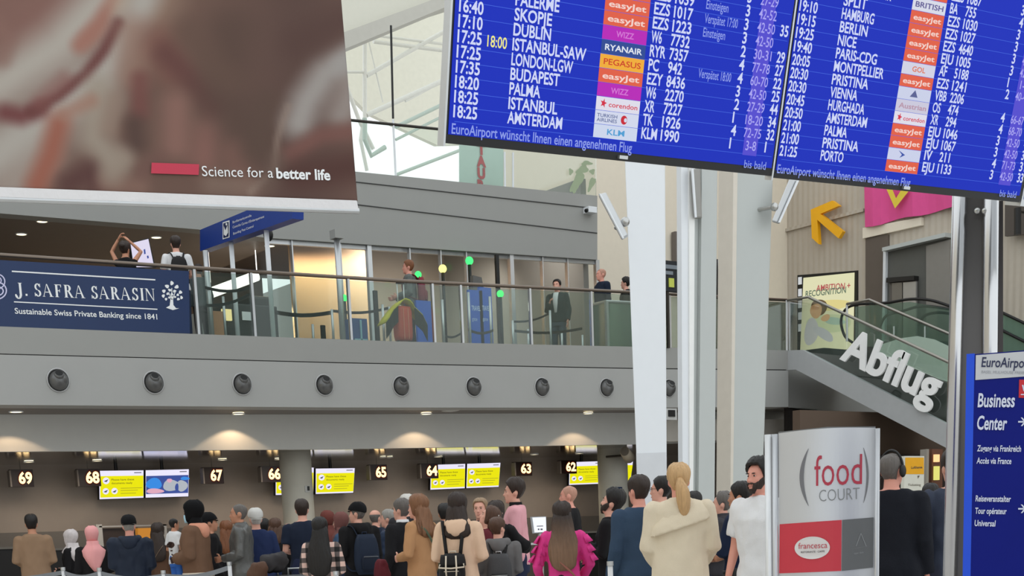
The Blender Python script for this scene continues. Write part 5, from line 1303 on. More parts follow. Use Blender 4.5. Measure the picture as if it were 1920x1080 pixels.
def fuse(g, vox, smooth=2):
    """one continuous surface from overlapping closed shapes"""
    me = g.mesh('fuse'); o = bpy.data.objects.new('fuse', me); C.objects.link(o)
    r = o.modifiers.new('r', 'REMESH'); r.mode = 'VOXEL'; r.voxel_size = vox
    dg = bpy.context.evaluated_depsgraph_get(); dg.update()
    m2 = bpy.data.meshes.new_from_object(o.evaluated_get(dg)); bpy.data.objects.remove(o); bpy.data.meshes.remove(me)
    if smooth:
        bm = bmesh.new(); bm.from_mesh(m2)
        for _ in range(smooth): bmesh.ops.smooth_vert(bm, verts=bm.verts, factor=.5, use_axis_x=True, use_axis_y=True, use_axis_z=True)
        bm.to_mesh(m2); bm.free()
    return m2
def folds(me, amp, seed):
    o = Vector((seed*3.1, seed*1.7, seed*.9)); N_ = [v.normal.copy() for v in me.vertices]
    for v, n_ in zip(me.vertices, N_):
        p = v.co; q = Vector((p.x*7, p.y*7, p.z*4.5)) + o
        d = noise.noise(q)*amp + noise.noise(q*2.7)*amp*.45
        v.co = p + n_*d
def fabric(name, col, rough=.85, **k): return mat('fabric_'+name, col, rough, bump=k.pop('bump', .25), bscale=k.pop('bscale', 160), spec=k.pop('spec', .2), **k)
SK = {'fair':(224,168,148),'tan':(196,140,112),'dark':(70,48,40),'pale':(232,182,164),'pink':(222,156,138)}
def skin(k): return mat('skin_'+k, SK[k], .55, spec=.35, var=.04)
HC = {'black':(24,20,19),'dark':(46,33,27),'brown':(82,56,42),'light':(128,88,60),'ombre':(126,96,74),'blond':(196,158,112),'grey':(150,146,140),'white':(206,202,196),'red':(122,74,44),'ash':(150,124,96),'greydark':(98,92,88),'shaved':(186,138,118)}
def hairm(k):
    nm = 'hair_'+k
    if nm in MATS: return MATS[nm]
    M = mat(nm, HC[k], .5, spec=.4, var=.30, scale=1.0); nt = M.node_tree; b = nt.nodes['Principled BSDF']
    n = [x for x in nt.nodes if x.type == 'TEX_NOISE'][0]; tc = [x for x in nt.nodes if x.type == 'TEX_COORD'][0]
    mp = nt.nodes.new('ShaderNodeMapping'); mp.inputs['Scale'].default_value = (70,70,5)
    nt.links.new(tc.outputs['Object'], mp.inputs['Vector']); nt.links.new(mp.outputs[0], n.inputs['Vector'])
    bp = nt.nodes.new('ShaderNodeBump'); bp.inputs['Strength'].default_value = .7; bp.inputs['Distance'].default_value = .012
    nt.links.new(n.outputs['Fac'], bp.inputs['Height']); nt.links.new(bp.outputs['Normal'], b.inputs['Normal'])
    if k in DYE:      # hair dyed lighter towards the tips
        mx = [x for x in nt.nodes if x.type == 'MIX'][0]; sp_ = nt.nodes.new('ShaderNodeSeparateXYZ'); nt.links.new(tc.outputs['Object'], sp_.inputs[0])
        mr = nt.nodes.new('ShaderNodeMapRange'); mr.inputs[1].default_value = 1.62; mr.inputs[2].default_value = 1.28; nt.links.new(sp_.outputs[2], mr.inputs[0])
        m2 = nt.nodes.new('ShaderNodeMix'); m2.data_type = 'RGBA'; m2.inputs[6].default_value = rgb(DYE[k]); nt.links.new(mr.outputs[0], m2.inputs[0]); nt.links.new(mx.outputs[2], m2.inputs[7]); nt.links.new(m2.outputs[2], b.inputs['Base Color'])
    return M
DYE = {'ombre':(46,33,27)}
POSES = {'down':((.242,-.03,1.12),(.25,.07,.88)),'hold':((.238,-.03,1.13),(.10,.23,1.10)),'phone':((.215,.03,1.13),(.07,.27,1.24)),'crossed':((.25,.06,1.14),(-.05,.19,1.17)),
         'up':((.27,.06,1.62),(.13,.07,1.83)),'pocket':((.30,-.08,1.13),(.20,.07,.96)),'face':((.17,.22,1.22),(.05,.18,1.46)),'reach':((.24,.12,1.16),(.2,.36,1.18)),'back':((.26,-.1,1.12),(.2,-.2,.9))}
def hand(g, e, w, side, curl=.55):
    """palm, four bent fingers of unequal length and a thumb from the side of the palm"""
    d = (w-e).normalized(); inn = Vector((-side,0.25,0)); inn = (inn-d*inn.dot(d)).normalized()     # palm faces the body
    sd = d.cross(inn)*side; sd.normalize()
    if sd.y < 0: sd = -sd
    P = [w-d*.02, w+d*.02, w+d*.06, w+d*.095]
    vs = []; seg = 10
    for p, (a, b) in zip(P, [(.024,.019),(.032,.016),(.040,.015),(.038,.012)]):
        for k in range(seg): an = 2*pi*k/seg; vs.append(p + sd*cos(an)*a + inn*sin(an)*b)
    fs = [tuple(range(seg-1,-1,-1)), tuple(range(3*seg,4*seg))]
    for i in range(3):
        for k in range(seg): fs.append((i*seg+k, i*seg+(k+1)%seg, (i+1)*seg+(k+1)%seg, (i+1)*seg+k))
    g.add(vs, fs)
    for j, ln in enumerate((.068,.078,.073,.058)):
        b = w + d*.088 + sd*(.029-.0193*j); pts = [b]; a = curl*.5
        for q in (.45,.32,.23):
            dd = d*cos(a) + inn*sin(a); pts.append(pts[-1]+dd*ln*q); a += curl*.75
        g.tube(pts, [.0095,.009,.0083,.007], 7)
    b = w + d*.03 + sd*.030; t1 = (d*.55+sd*.75+inn*.3).normalized()
    g.tube([b, b+t1*.034, b+t1*.05+d*.022], [.0125,.0105,.008], 7)
def arm_r(k=1.0): return [.052*k,.046*k,.041*k,.038*k,.026*k]
def armpts(side, pose):
    e, w = POSES[pose] if isinstance(pose, str) else pose
    sh = Vector((.180*side,-.015,1.418)); e = Vector((e[0]*side,e[1],e[2])); w = Vector((w[0]*side,w[1],w[2]))
    return sh, e, w
TORSO = [(.80,.160,.112,0),(.92,.172,.118,-.006),(1.04,.148,.102,0),(1.18,.158,.108,.004),(1.31,.176,.112,.004),(1.40,.178,.100,-.008),(1.455,.138,.084,-.014),(1.492,.085,.066,-.016)]
PN = [0]
def person(label, px, py, s, face=0, skin_='fair', top=None, legs=('denim',(44,54,76)), hair=('short','dark'), armL='down', armR='down', yaw=0, pitch=0, floor=0.0, H=None,
           fem=False, beard=None, vox=None, group='passengers in the check-in queue', lean=0, wide=1.0, z_at=None, eyes=True, bare=False, hoodless=True, glasses=False, extras=(), lips=True):
    PN[0] += 1; seed = PN[0]; rnd = random.Random(seed)
    if z_at is not None: p = onZ(px, py, z_at)
    else: p = atS(px, py, s)
    if H is None: H = p.z - floor
    else: floor = p.z - H
    k = H/1.75
    az = atan2(p.y, p.x) + radians(face) - pi/2
    root = empty('person', (p.x, p.y, floor), label, 'person', group, az); root.scale = (k, k, k)
    if lean: root.rotation_euler = (radians(-lean),0,az)
    vx = vox or (.0105 if s > 150 else (.013 if s > 125 else .016))
    Rh = Matrix.Translation((0,0,1.53)) @ Euler((radians(-pitch),0,radians(yaw))).to_matrix().to_4x4() @ Matrix.Translation((0,0,-1.53))
    def hx(g):
        g.v = [tuple(Rh @ Vector(v)) for v in g.v]; return g
    def put(nm, g_or_me, m_, parent=None, smooth=True):
        me = g_or_me if not isinstance(g_or_me, G) else g_or_me.mesh(nm)
        return link(nm, me, m_, parent or root, smooth)
    wd_ = wide*(.90 if fem else 1.0)
    # ---- body: one fused surface
    b = G()
    rings(b, [(0,yo,z,hw*wd_,hd) for z,hw,hd,yo in TORSO])
    b.tube([(0,-.02,1.42),(0,-.008,1.50),(0,.012,1.56)], [(.068,.060),(.058,.056),(.056,.056)], 14)
    for sd in (-1,1):
        b.tube([(.09*sd,0,.86),(.10*sd,.01,.50),(.10*sd,-.02,.27),(.10*sd,-.02,.07)], [(.085,.09),(.058,.062),(.05,.056),(.034,.04)], 12)
        b.tube([(.10*sd,-.045,.04),(.105*sd,.03,.045),(.115*sd,.14,.025)], [(.035,.036),(.04,.036),(.036,.02)], 10)
        sh, e, w = armpts(sd, armL if sd < 0 else armR); sh.x *= wd_
        b.ball(sh, (.055,.055,.055), 12, 8)
        b.tube([sh, sh.lerp(e,.5), e, e.lerp(w,.3), w], arm_r(1 if not fem else .88), 12)
    h = G(); rings(h, [(0,(yf+yb)/2,ZC+HH*t,hw,(yf-yb)/2) for t,hw,yf,yb in HEADR], 24)
    zz = lambda t: ZC+HH*t
    h.ball((0,.108,zz(.375)), (.015,.021,.014), 12, 8); h.ball((0,.1,zz(.49)), (.010,.013,.036), 12, 8)
    h.ball((0,.086,zz(.635)), (.048,.015,.012), 14, 8); h.ball((0,.088,zz(.07)), (.022,.016,.018), 12, 8)
    h.ball((0,.097,zz(.215)), (.022,.010,.012), 12, 8)
    for sd in (-1,1):
        h.ball((.075*sd,-.008,zz(.46)), (.011,.021,.033), 10, 8); h.ball((.043*sd,.066,zz(.40)), (.022,.02,.022), 10, 8)
    hx(h); b.add(h.v, h.f)
    me = fuse(b, vx, 1)
    g = G(); g.v = [tuple(v.co) for v in me.vertices]; g.f = [tuple(q.vertices) for q in me.polygons]; g.mi = [0]*len(g.f); bpy.data.meshes.remove(me)
    for sd in (-1,1):
        pz = armL if sd < 0 else armR
        sh, e, w = armpts(sd, pz); hand(g, e, w, sd, .35 if pz in ('down','back') else .7)
    put('body', g, skin(skin_))
    # ---- face details
    if eyes and s > 100:
        for sd in (-1,1):
            e_ = hx(G().ball((.031*sd,.0855,zz(.53)), (.011,.008,.0055), 12, 8)); eo = put('eye', e_, mat('eye_white',(196,184,178),.4))
            put('iris', hx(G().ball((.031*sd,.0900,zz(.53)), (.0080,.006,.0058), 10, 6)), mat('iris_dark',(40,28,22),.2), eo)
        if lips: put('lips', hx(G().ball((0,.1035,zz(.212)), (.021,.007,.0075), 12, 8)), mat('lips_'+skin_, tuple(int(c*.82) if i else int(c*.88) for i, c in enumerate(SK[skin_])), .5))
    # ---- hair
    def tmin_fn(st):
        def f(a):
            d = abs(math.degrees(a)); d = d if d <= 180 else 360-d
            tab = {'short':[(0,.86),(35,.85),(60,.70),(78,.46),(88,.40),(96,.56),(112,.50),(125,.20),(180,.12)],
                   'receding':[(0,.97),(25,.985),(50,.90),(70,.62),(80,.46),(90,.42),(97,.56),(112,.5),(125,.2),(180,.12)],
                   'long':[(0,.88),(25,.86),(50,.72),(66,.42),(80,.20),(110,.06),(180,.0)],
                   'tied':[(0,.88),(35,.85),(60,.72),(78,.5),(95,.52),(115,.40),(130,.22),(180,.14)],
                   'hood':[(0,.84),(30,.80),(52,.55),(60,.12),(80,-.02),(180,-.05)],
                   'cap':[(0,.70),(60,.68),(100,.62),(180,.52)]}[st]
            for (x0,y0),(x1,y1) in zip(tab, tab[1:]):
                if d <= x1: return y0+(y1-y0)*(d-x0)/max(1e-6,(x1-x0))
            return tab[-1][1]
        return f
    def shell(fn, thick, nz=.25, fr=14, na=56, nt=12, tmax=1.0, top=None):
        g = G(); vs = []
        o = seed*7.3
        for j in range(nt+2):
            for i in range(na):
                a = 2*pi*i/na - pi; t0 = fn(a)
                if j == 0: t = t0; off = -.014
                else: t = t0 + (tmax-t0)*((j-1)/nt); off = thick*(1+nz*noise.noise(Vector((a*fr*.3+o, t*2.2, o)))*2) * (min(1,.35+(j-1)/2.0) if nz else 1)
                if top and t > .5: off += top*((t-.5)*2)*(1+.3*noise.noise(Vector((a*3,t*5,o))))
                q = skull(a, max(0,t), off)
                if t < 0: q.z += HH*t
                vs.append(q)
        fs = []
        for j in range(nt+1):
            for i in range(na): fs.append((j*na+i, j*na+(i+1)%na, (j+1)*na+(i+1)%na, (j+1)*na+i))
        fs.append(tuple((nt+1)*na+i for i in range(na)))
        g.add(vs, fs); return g
    def curtain(R, nz=.10, fr=9, seg=40, blend=True):
        """falling hair or cloth: rings (x,y,z,hw,hd) from the head down; strands run along it"""
        g = G(); vs = []; n = len(R); o = seed*5.7
        for i, (cx,cy,z,hw,hd) in enumerate(R):
            wgt = max(0, 1-i/max(1,(n-1)*.55)) if blend else 0
            for k_ in range(seg):
                a = 2*pi*k_/seg; r = 1+nz*noise.noise(Vector((a*fr*.35+o, i*.35, o)))*2 + nz*.9*noise.noise(Vector((sin(a)*fr, cos(a)*fr, i*.2+o)))
                q = Vector((cx+hw*r*sin(a), cy+hd*r*cos(a), z)); q2 = Rh @ q; vs.append(q.lerp(q2, wgt))
        fs = [tuple(range(seg)), tuple(range(n*seg-1,(n-1)*seg-1,-1))]
        for i in range(n-1):
            for k_ in range(seg): fs.append((i*seg+k_,(i+1)*seg+k_,(i+1)*seg+(k_+1)%seg,i*seg+(k_+1)%seg))
        return g.add(vs, fs)
    st, hc = hair[0], hair[1]; ho = None
    if st in ('short','receding','tall'):
        ho = put('hair', hx(shell(tmin_fn('short' if st == 'tall' else st), .011, .22, top=(.012 if st != 'tall' else .03))), hairm(hc))
    elif st == 'buzz': ho = put('hair', hx(shell(tmin_fn('short'), .0035, .0)), hairm(hc))
    elif st == 'bald':
        f0 = tmin_fn('short')
        def fb_(a):
            d = abs(math.degrees(a)); d = d if d <= 180 else 360-d
            return .60 if d < 72 else f0(a)
        def band(a): return fb_(a)
        g = G(); na, nt = 56, 6; vs = []
        for j in range(nt+2):
            for i in range(na):
                a = 2*pi*i/na-pi; t0 = band(a); t1 = .64 if abs(math.degrees(a)) < 72 else .70
                if j == 0: t, off = t0, -.012
                elif j == nt+1: t, off = t1, -.012
                else: t, off = t0+(t1-t0)*(j-1)/(nt-1), (.005 if abs(math.degrees(a)) > 78 else -.008)
                vs.append(skull(a,t,off))
        fs = [(j*na+i,j*na+(i+1)%na,(j+1)*na+(i+1)%na,(j+1)*na+i) for j in range(nt+1) for i in range(na)]
        g.add(vs, fs); ho = put('hair', hx(g), hairm(hc))
    elif st in ('long','wavy','bob'):
        ho = put('hair', hx(shell(tmin_fn('long'), .017, .25, top=.012)), hairm(hc))
        L_ = hair[2] if len(hair) > 2 else 1.22
        zs = [1.66,1.60,1.54,1.48,1.42,1.36,1.30,1.24,1.18,1.12,1.06]; R = []
        for z in zs:
            if z < L_: break
            f = (1.66-z)/.36
            hw = [.080,.096,.106,.116,.128,.140,.146,.142,.132,.118,.10][zs.index(z)]*(1 if st != 'bob' else 1.02); hd = [.05,.066,.066,.056,.045,.038,.034,.032,.03,.028,.026][zs.index(z)]
            cy = [-.045,-.052,-.062,-.082,-.104,-.122,-.134,-.140,-.142,-.142,-.14][zs.index(z)]
            wv = .007*sin(z*46) if st == 'wavy' else .006*sin(z*19+seed)
            R.append((wv, cy, z, hw+abs(wv), hd))
        x, y, z, a_, b_ = R[-1]; R += [(x,y,z-.03,a_*.8,b_*.7),(x,y+.004,z-.055,a_*.45,b_*.45)]
        c = curtain(R, .07 if st == 'long' else .16, 12)
        put('hair_length', c, hairm(hair[3] if len(hair) > 3 else hc), ho)
    elif st == 'ponytail':
        ho = put('hair', hx(shell(tmin_fn('tied'), .015, .2, top=.012)), hairm(hc))
        R = [(0,-.10,1.655,.020,.022),(.002,-.125,1.632,.028,.028),(.010,-.148,1.59,.044,.034),(.018,-.158,1.54,.052,.036),(.024,-.160,1.48,.052,.034),(.028,-.156,1.42,.044,.028),(.03,-.15,1.37,.026,.018),(.03,-.148,1.345,.010,.008)]
        put('ponytail', curtain(R, .12, 10, 24), hairm(hc), ho)
        tie = G(); tie.ball((0,-.118,1.642), (.026,.016,.014), 12, 8); put('hair_tie', hx(tie), hairm(hc), ho)
    elif st == 'bun':
        ho = put('hair', hx(shell(tmin_fn('tied'), .016, .35, top=.014)), hairm(hc))
        put('hair_bun', hx(G().ball((0,-.13,1.68), (.05,.04,.045), 16, 10)), hairm(hc), ho)
    elif st in ('hijab','hooded'):
        m_ = hair[2]; ho = put('headscarf' if st == 'hijab' else 'head_wrap', hx(shell(tmin_fn('hood'), .022 if st == 'hijab' else .028, .18, 5, top=.014)), m_)
        if st == 'hijab':
            R = [(0,.0,1.62,.088,.10),(0,-.005,1.56,.088,.098),(0,-.015,1.515,.092,.100),(0,-.02,1.475,.125,.130),(0,-.035,1.42,.175,.175),(0,-.05,1.34,.165,.165),(0,-.07,1.27,.13,.160),(0,-.09,1.19,.085,.15),(0,-.12,1.11,.03,.125)]
            put('scarf_drape', curtain(R[1:], .10, 5, 36), m_, ho)
        else:
            R = [(0,-.012,1.58,.082,.09),(0,-.015,1.50,.085,.088),(0,-.016,1.45,.10,.09)]
            put('scarf_drape', curtain(R, .08, 5, 30), m_, ho)
    elif st == 'cap':
        ho = put('hair', hx(shell(tmin_fn('short'), .008, .2)), hairm(hc)); m_ = hair[2]
        cp = put('cap', hx(shell(tmin_fn('cap'), .019, .0, top=.012)), m_)
        br = G(); fw = -1 if len(hair) > 3 and hair[3] == 'backwards' else 1
        top_ = []; n = 14; y0 = .075 if fw > 0 else .085
        pts = [(-.078,0)]+[(-.078*cos(pi*i/n), .085*sin(pi*i/n)) for i in range(n+1)]+[(.078,0)]
        zb = ZC+HH*.705 if fw > 0 else ZC+HH*.56
        vs = [Vector((x, (y0*.55+y)*fw - (.03 if fw < 0 else 0), zb-.25*y*abs(y)/.085-.015*(x/.078)**2)) for x,y in pts]
        br.prism(vs, (0,0,.007)); put('brim', hx(br), m_, cp, False)
    if beard:
        g = G(); na, nt = 40, 7; vs = []
        for j in range(nt+2):
            for i in range(na):
                a = (2*pi*i/na-pi)*.52; d = abs(math.degrees(a)); t1 = .12 if d < 22 else (.30 if d < 40 else .30+.2*min(1,(d-40)/40)); t0 = -.04 if d < 60 else .1
                if j in (0,nt+1): t, off = (t0 if j == 0 else t1), -.012
                else: t, off = t0+(t1-t0)*(j-1)/(nt-1), .009 if j < nt else .004
                q = skull(a, max(t,0), off)
                if t < 0: q.z += HH*t
                vs.append(q)
        fs = [(j*na+i,j*na+i+1,(j+1)*na+i+1,(j+1)*na+i) for j in range(nt+1) for i in range(na-1)]
        g.add(vs, fs); g.ball((.018,.107,zz(.29)), (.02,.007,.007), 10, 6); g.ball((-.018,.107,zz(.29)), (.02,.007,.007), 10, 6)
        put('beard', hx(g), hairm(beard))
    if ho is not None and eyes and st != 'hijab':
        g = G()
        for sd in (-1,1): g.ball((.032*sd,.099,zz(.61)), (.019,.005,.0045), 10, 6)
        put('eyebrow', hx(g), hairm(hc if hc not in ('white',) else 'grey'), ho)
    if glasses:
        g = G()
        for sd in (-1,1):
            g.tube([(.033*sd+.021*cos(2*pi*q/14),.112,zz(.53)+.016*sin(2*pi*q/14)) for q in range(14)], .0022, 5, closed=True); g.tube([(.055*sd,.11,zz(.55)),(.077*sd,.06,zz(.55)),(.078*sd,-.02,zz(.52))], .002, 5)
        put('glasses', hx(g), black)
    # ---- trousers and shoes
    lm = fabric(legs[0], legs[1])
    g = G(); rings(g, [(0,yo-.002,z,hw*wd_+.012,hd+.014) for z,hw,hd,yo in [(.78,.158,.115,0)]+TORSO[1:3]])
    for sd in (-1,1): g.tube([(.088*sd,0,.88),(.098*sd,.01,.50),(.10*sd,-.015,.27),(.10*sd,-.015,.085)], [(.098,.104),(.076,.080),(.068,.072),(.062,.068)], 14)
    me = fuse(g, max(vx,.016), 2); put('trousers', me, lm)
    sm = mat('shoe_leather', (34,32,32), .5)
    for sd in (-1,1):
        g = G(); g.tube([(.10*sd,-.075,.045),(.102*sd,-.03,.05),(.108*sd,.05,.048),(.116*sd,.13,.036),(.120*sd,.185,.028)], [(.03,.035),(.043,.05),(.046,.046),(.048,.036),(.03,.022)], 12); put('shoe', g, sm)
    # ---- top garment
    tp_ = dict(len=.88, th=.016, sleeve='long', flare=.0, amp=.007); tp_.update(top or {})
    m_ = tp_['m']; th = tp_['th']; L_ = tp_['len']
    g = G(); R = []
    for z,hw,hd,yo in TORSO:
        if z < L_+.02 and z < 1.2: continue
        R.append((0,yo,z,hw*wd_+th*(1.0 if z < 1.4 else .7),hd+th*1.05*(1 if z < 1.4 else .8)))
    z0 = min(L_, .92); hw0, hd0 = .172*wd_+th+tp_['flare'], .118+th+tp_['flare']*.8
    base_ = [(0,-.004,L_,hw0,hd0)]
    if L_ < .80: base_ = [(0,-.004,L_,hw0,hd0),(0,-.004,(L_+.92)/2,hw0-tp_['flare']*.4,hd0-tp_['flare']*.3),(0,-.004,.90,.172*wd_+th,.118+th)]; R = [r for r in R if r[2] > .95]
    elif L_ >= .90: R = [r for r in R if r[2] > L_+.03]; 
    # boxy cut for jackets
    if tp_.get('boxy'):
        R = [(x,y,z,max(hw,(.165*wd_+th) if z < 1.36 else hw),max(hd,(.112+th) if z < 1.36 else hd)) for x,y,z,hw,hd in R]
    rings(g, base_+R, 24)
    for sd in (-1,1):
        sh, e, w = armpts(sd, armL if sd < 0 else armR); sh.x *= wd_
        kk = (1 if not fem else .92)
        g.ball(sh+Vector((0,0,-.005)), (.056*kk+th*.8,.056+th*.7,.054+th*.5), 12, 8)
        if tp_['sleeve'] == 'long':
            wr = w - (w-e).normalized()*.012
            g.tube([sh, sh.lerp(e,.5), e, e.lerp(wr,.4), wr], [(.056*kk+th*.8)]+[(r*kk+th*.85) for r in (.047,.042,.038,.030)], 14)
        elif tp_['sleeve'] == 'short':
            g.tube([sh, sh.lerp(e,.45), sh.lerp(e,.72)], [(.056+th*.8),.054+th,.052+th*1.3], 14)
    if tp_.get('collar'): rings(g, [(0,-.016,1.45,.098,.085),(0,-.012,1.50,.082,.078),(0,-.008,1.53,.078,.076)], 18)
    me = fuse(g, max(vx,.0125), 2); folds(me, tp_['amp']*1.7, seed)
    to = put(tp_.get('name','jacket'), me, m_)
    if tp_.get('hood'):
        hm = tp_['hood'] if not isinstance(tp_['hood'], bool) else m_
        g = G(); n = 14; P_ = []; rr = []
        for i in range(n+1):
            a = radians(-118+236*i/n); P_.append((.105*sin(a)*wd_,-.028-.085*cos(a),1.475-.025*cos(a)+.0)); rr.append((.036+.026*cos(a*.75), .03+.024*cos(a*.75)))
        g.tube(P_, rr, 12); g.ball((0,-.135,1.415), (.10,.045,.085), 16, 10)
        me = fuse(g, .013, 3); folds(me, .008, seed+.5); put('hood', me, hm, to)
    if tp_.get('hem'):
        g = G(); rings(g, [(0,-.004,L_-.012,hw0+.006,hd0+.006),(0,-.004,L_+.035,hw0+.004,hd0+.004)], 28); put('hem', g, tp_['hem'], to)
    if tp_.get('capelet'):
        g = G(); rings(g, [(0,-.02,1.27,.250,.165),(0,-.02,1.34,.235,.152),(0,-.018,1.42,.175,.120),(0,-.016,1.49,.088,.085),(0,-.012,1.51,.075,.075)], 28)
        g.v = [(x*1.04, y, z+(.30*x if z < 1.45 else .1*x)) for x,y,z in g.v]; me = fuse(g, .012, 2); folds(me, .010, seed+.3); put('collar', me, m_, to)
    if tp_.get('shirt'):
        g = G(); rings(g, [(0,-.014,1.46,.085,.075),(0,-.004,1.525,.068,.068)], 18); put('shirt_collar', g, tp_['shirt'], to)
    if tp_.get('ruffle'):
        for sd in (-1,1):
            sh, e, w = armpts(sd, armL if sd < 0 else armR); g = G()
            for j in range(3):
                c0 = sh.lerp(e, .0+.32*j)+Vector((.02*sd,0,0)); n = 26; vs = []
                for i in range(n+1):
                    a = 2*pi*i/n*.85; r0 = .055; r1 = .084+.010*sin(a*7+j)
                    ax = (e-sh).normalized(); u_ = ax.orthogonal().normalized(); w_ = ax.cross(u_)
                    vs += [c0+u_*cos(a)*r0+w_*sin(a)*r0, c0+ax*.085+u_*cos(a)*r1+w_*sin(a)*r1]
                g.add(vs, [(2*i,2*i+1,2*i+3,2*i+2) for i in range(n)])
            o = put('sleeve_ruffle', g, m_, to); q = o.modifiers.new('t','SOLIDIFY'); q.thickness = .006
    if tp_.get('strap'):
        mS, sd = tp_['strap']; g = G()
        P_ = [(.14*sd,-.015,1.47),(.10*sd,-.125,1.40),(.0,-.145,1.28),(-.12*sd,-.142,1.10),(-.19*sd,-.10,.95)]
        P_ = [(x*wd_*1.0,y-th*.6,z) for x,y,z in P_]
        if tp_.get('strap_low'): P_ = [(.04*sd,-.150-th*.6,1.16),(-.02*sd,-.160-th*.5,1.10),(-.08*sd,-.160-th*.4,1.04),(-.13*sd,-.155,.97),(-.18*sd,-.13,.90)]
        g.tube(curve(P_,5), [(.014,.004)]*21, 8); put('strap', g, mS, to)
    for ex in extras: ex(root, k, put, hx)
    return root
def mask(root, k, put, hx):
    g = G(); R = [(0,.058,ZC+HH*t,w_,.052+d_) for t,w_,d_ in [(.02,.045,.002),(.15,.056,.006),(.30,.060,.010),(.42,.056,.006)]]
    rings(g, R, 20); put('face_mask', hx(g), mat('mask_blue',(176,214,232),.7))
def headphones(root, k, put, hx):
    g = G(); g.tube([(.096*cos(a),-.01,1.62+.150*sin(a)) for a in [pi*i/16 for i in range(17)]], .009, 8); h_ = put('headphone_band', hx(g), black)
    for sd in (-1,1): put('ear_cup', hx(G().ball((.092*sd,-.01,1.62),(.022,.036,.046),14,10)), black, h_)
def watch(root, k, put, hx):
    sh, e, w = armpts(-1, POSES['down']); d = (w-e).normalized(); c = w-d*.03
    g = G(); g.cyl(c-d*.014, c+d*.014, .036, 16); o = put('watch_strap', g, black); g = G(); g.ball(c+Vector((-.036,0,0)), (.006,.016,.016), 10, 6); put('watch_case', g, steel, o)
def hairclip(root, k, put, hx):
    g = G(); g.ball((-.06,-.085,1.69),(.016,.012,.014),10,6); put('hair_clip', hx(g), mat('clip_white',(236,232,230),.4))
def phone_in(side, pose, col=(30,30,34), size=(.037,.075)):
    def f(root, k, put, hx):
        pass
    return f
def held(root_, pose, side, name, label, cat, m_, sx=.038, sz=.078, tilt=50, front=None):
    """a flat thing held in the hand of a figure"""
    sh, e, w = armpts(side, pose); d = (w-e).normalized(); c = w + d*.10 + Vector((0,0,.035))
    M = parent_matrix(root_) @ Matrix.Translation(c) @ Euler((radians(-tilt),0,0)).to_matrix().to_4x4()
    g = G().box((-sx,-.005,-sz),(sx,.005,sz)); g.v = [tuple(M @ Vector(v)) for v in g.v]
    o = g.top(name, m_, label, cat, bevel=.003)
    if front:
        g = G().box((-sx*.9,-.0065,-sz*.92),(sx*.9,-.0052,sz*.92)); g.v = [tuple(M @ Vector(v)) for v in g.v]; g.obj('screen', front, o)
    return o
def backpack(root_, label, m_, w=.30, h=.44, d=.15, zc=1.14, x=0, m2=None, trim=None, flap=False, yb=-.155):
    """hangs on the back; a thing of its own"""
    M = parent_matrix(root_); base = M @ Vector((x, yb-d/2, zc-h/2))
    o = empty('backpack', base, label, 'backpack', 'backpacks'); 
    def put(nm, g, mm, par=None, bev=0, smooth=True):
        g.v = [tuple(M @ Vector(v)) for v in g.v]; return g.obj(nm, mm, par or o, smooth)
    R = []
    for i in range(9):
        f = i/8; k = 1-.30*abs(2*f-1)**3.2; R.append((x, yb-d/2*(1.0), zc-h/2+h*f, w/2*k*(1.04-.14*f), d/2*(k)*(1.12-.3*f)))
    g = G(); rings(g, R, 24, 3.0); put('bag', g, m_)
    g = G(); R = [(x, yb-d*.98, zc-h*.42+h*.40*i/5, w*.36*(1-.2*abs(2*i/5-1)**3), d*.22*(1-.3*abs(2*i/5-1)**3)) for i in range(6)]
    rings(g, R, 20, 3.0); pk_ = put('front_pocket', g, m2 or m_)
    g = G(); g.tube([(x-w*.30,yb-d*1.19,zc-h*.06),(x+w*.30,yb-d*1.19,zc-h*.06)], .004, 6); put('zip', g, trim or mat('zip_grey',(120,122,126),.4), pk_)
    g = G(); g.tube([(x-.03,yb-d*.3,zc+h*.46),(x-.03,yb-d*.3,zc+h*.55),(x+.03,yb-d*.3,zc+h*.55),(x+.03,yb-d*.3,zc+h*.46)], .008, 6); put('grab_loop', g, trim or m_)
    for sd in (-1,1):
        g = G(); P_ = [(x+.07*sd,yb-.02,zc+h*.42),(x+.11*sd,yb+.05,1.465),(x+.125*sd,yb+.17,1.455),(x+.13*sd,yb+.285,1.32),(x+.165*sd,yb+.24,1.12),(x+.17*sd,yb+.06,zc-h*.36),(x+.10*sd,yb-.02,zc-h*.40)]
        g.tube(curve(P_,4), [(.022,.007)]*25, 8); put('shoulder_strap', g, m2 or m_)
    if flap:
        g = G(); R = [(x, yb-d*.5, zc+h*.10+h*.36*i/4, w*.53*(1-.12*(i/4)**2), d*.60*(1-.35*(i/4)**2)) for i in range(5)]; rings(g, R, 22, 3.0); put('flap', g, m2 or m_)
        for sd in (-1,1):
            g = G(); g.tube([(x+.05*sd,yb-d*1.1,zc+h*.42),(x+.055*sd,yb-d*1.22,zc+.0),(x+.05*sd,yb-d*1.24,zc-h*.22)], .009, 6); put('buckle_strap', g, trim)
        g = G(); g.tube([(x-.12,yb-d*.9,zc+h*.16),(x-.13,yb-d*1.08,zc+h*.06),(x,yb-d*1.26,zc+h*.03),(x+.13,yb-d*1.08,zc+h*.06),(x+.12,yb-d*.9,zc+h*.16)], .008, 6); put('flap_piping', g, trim)
    return o
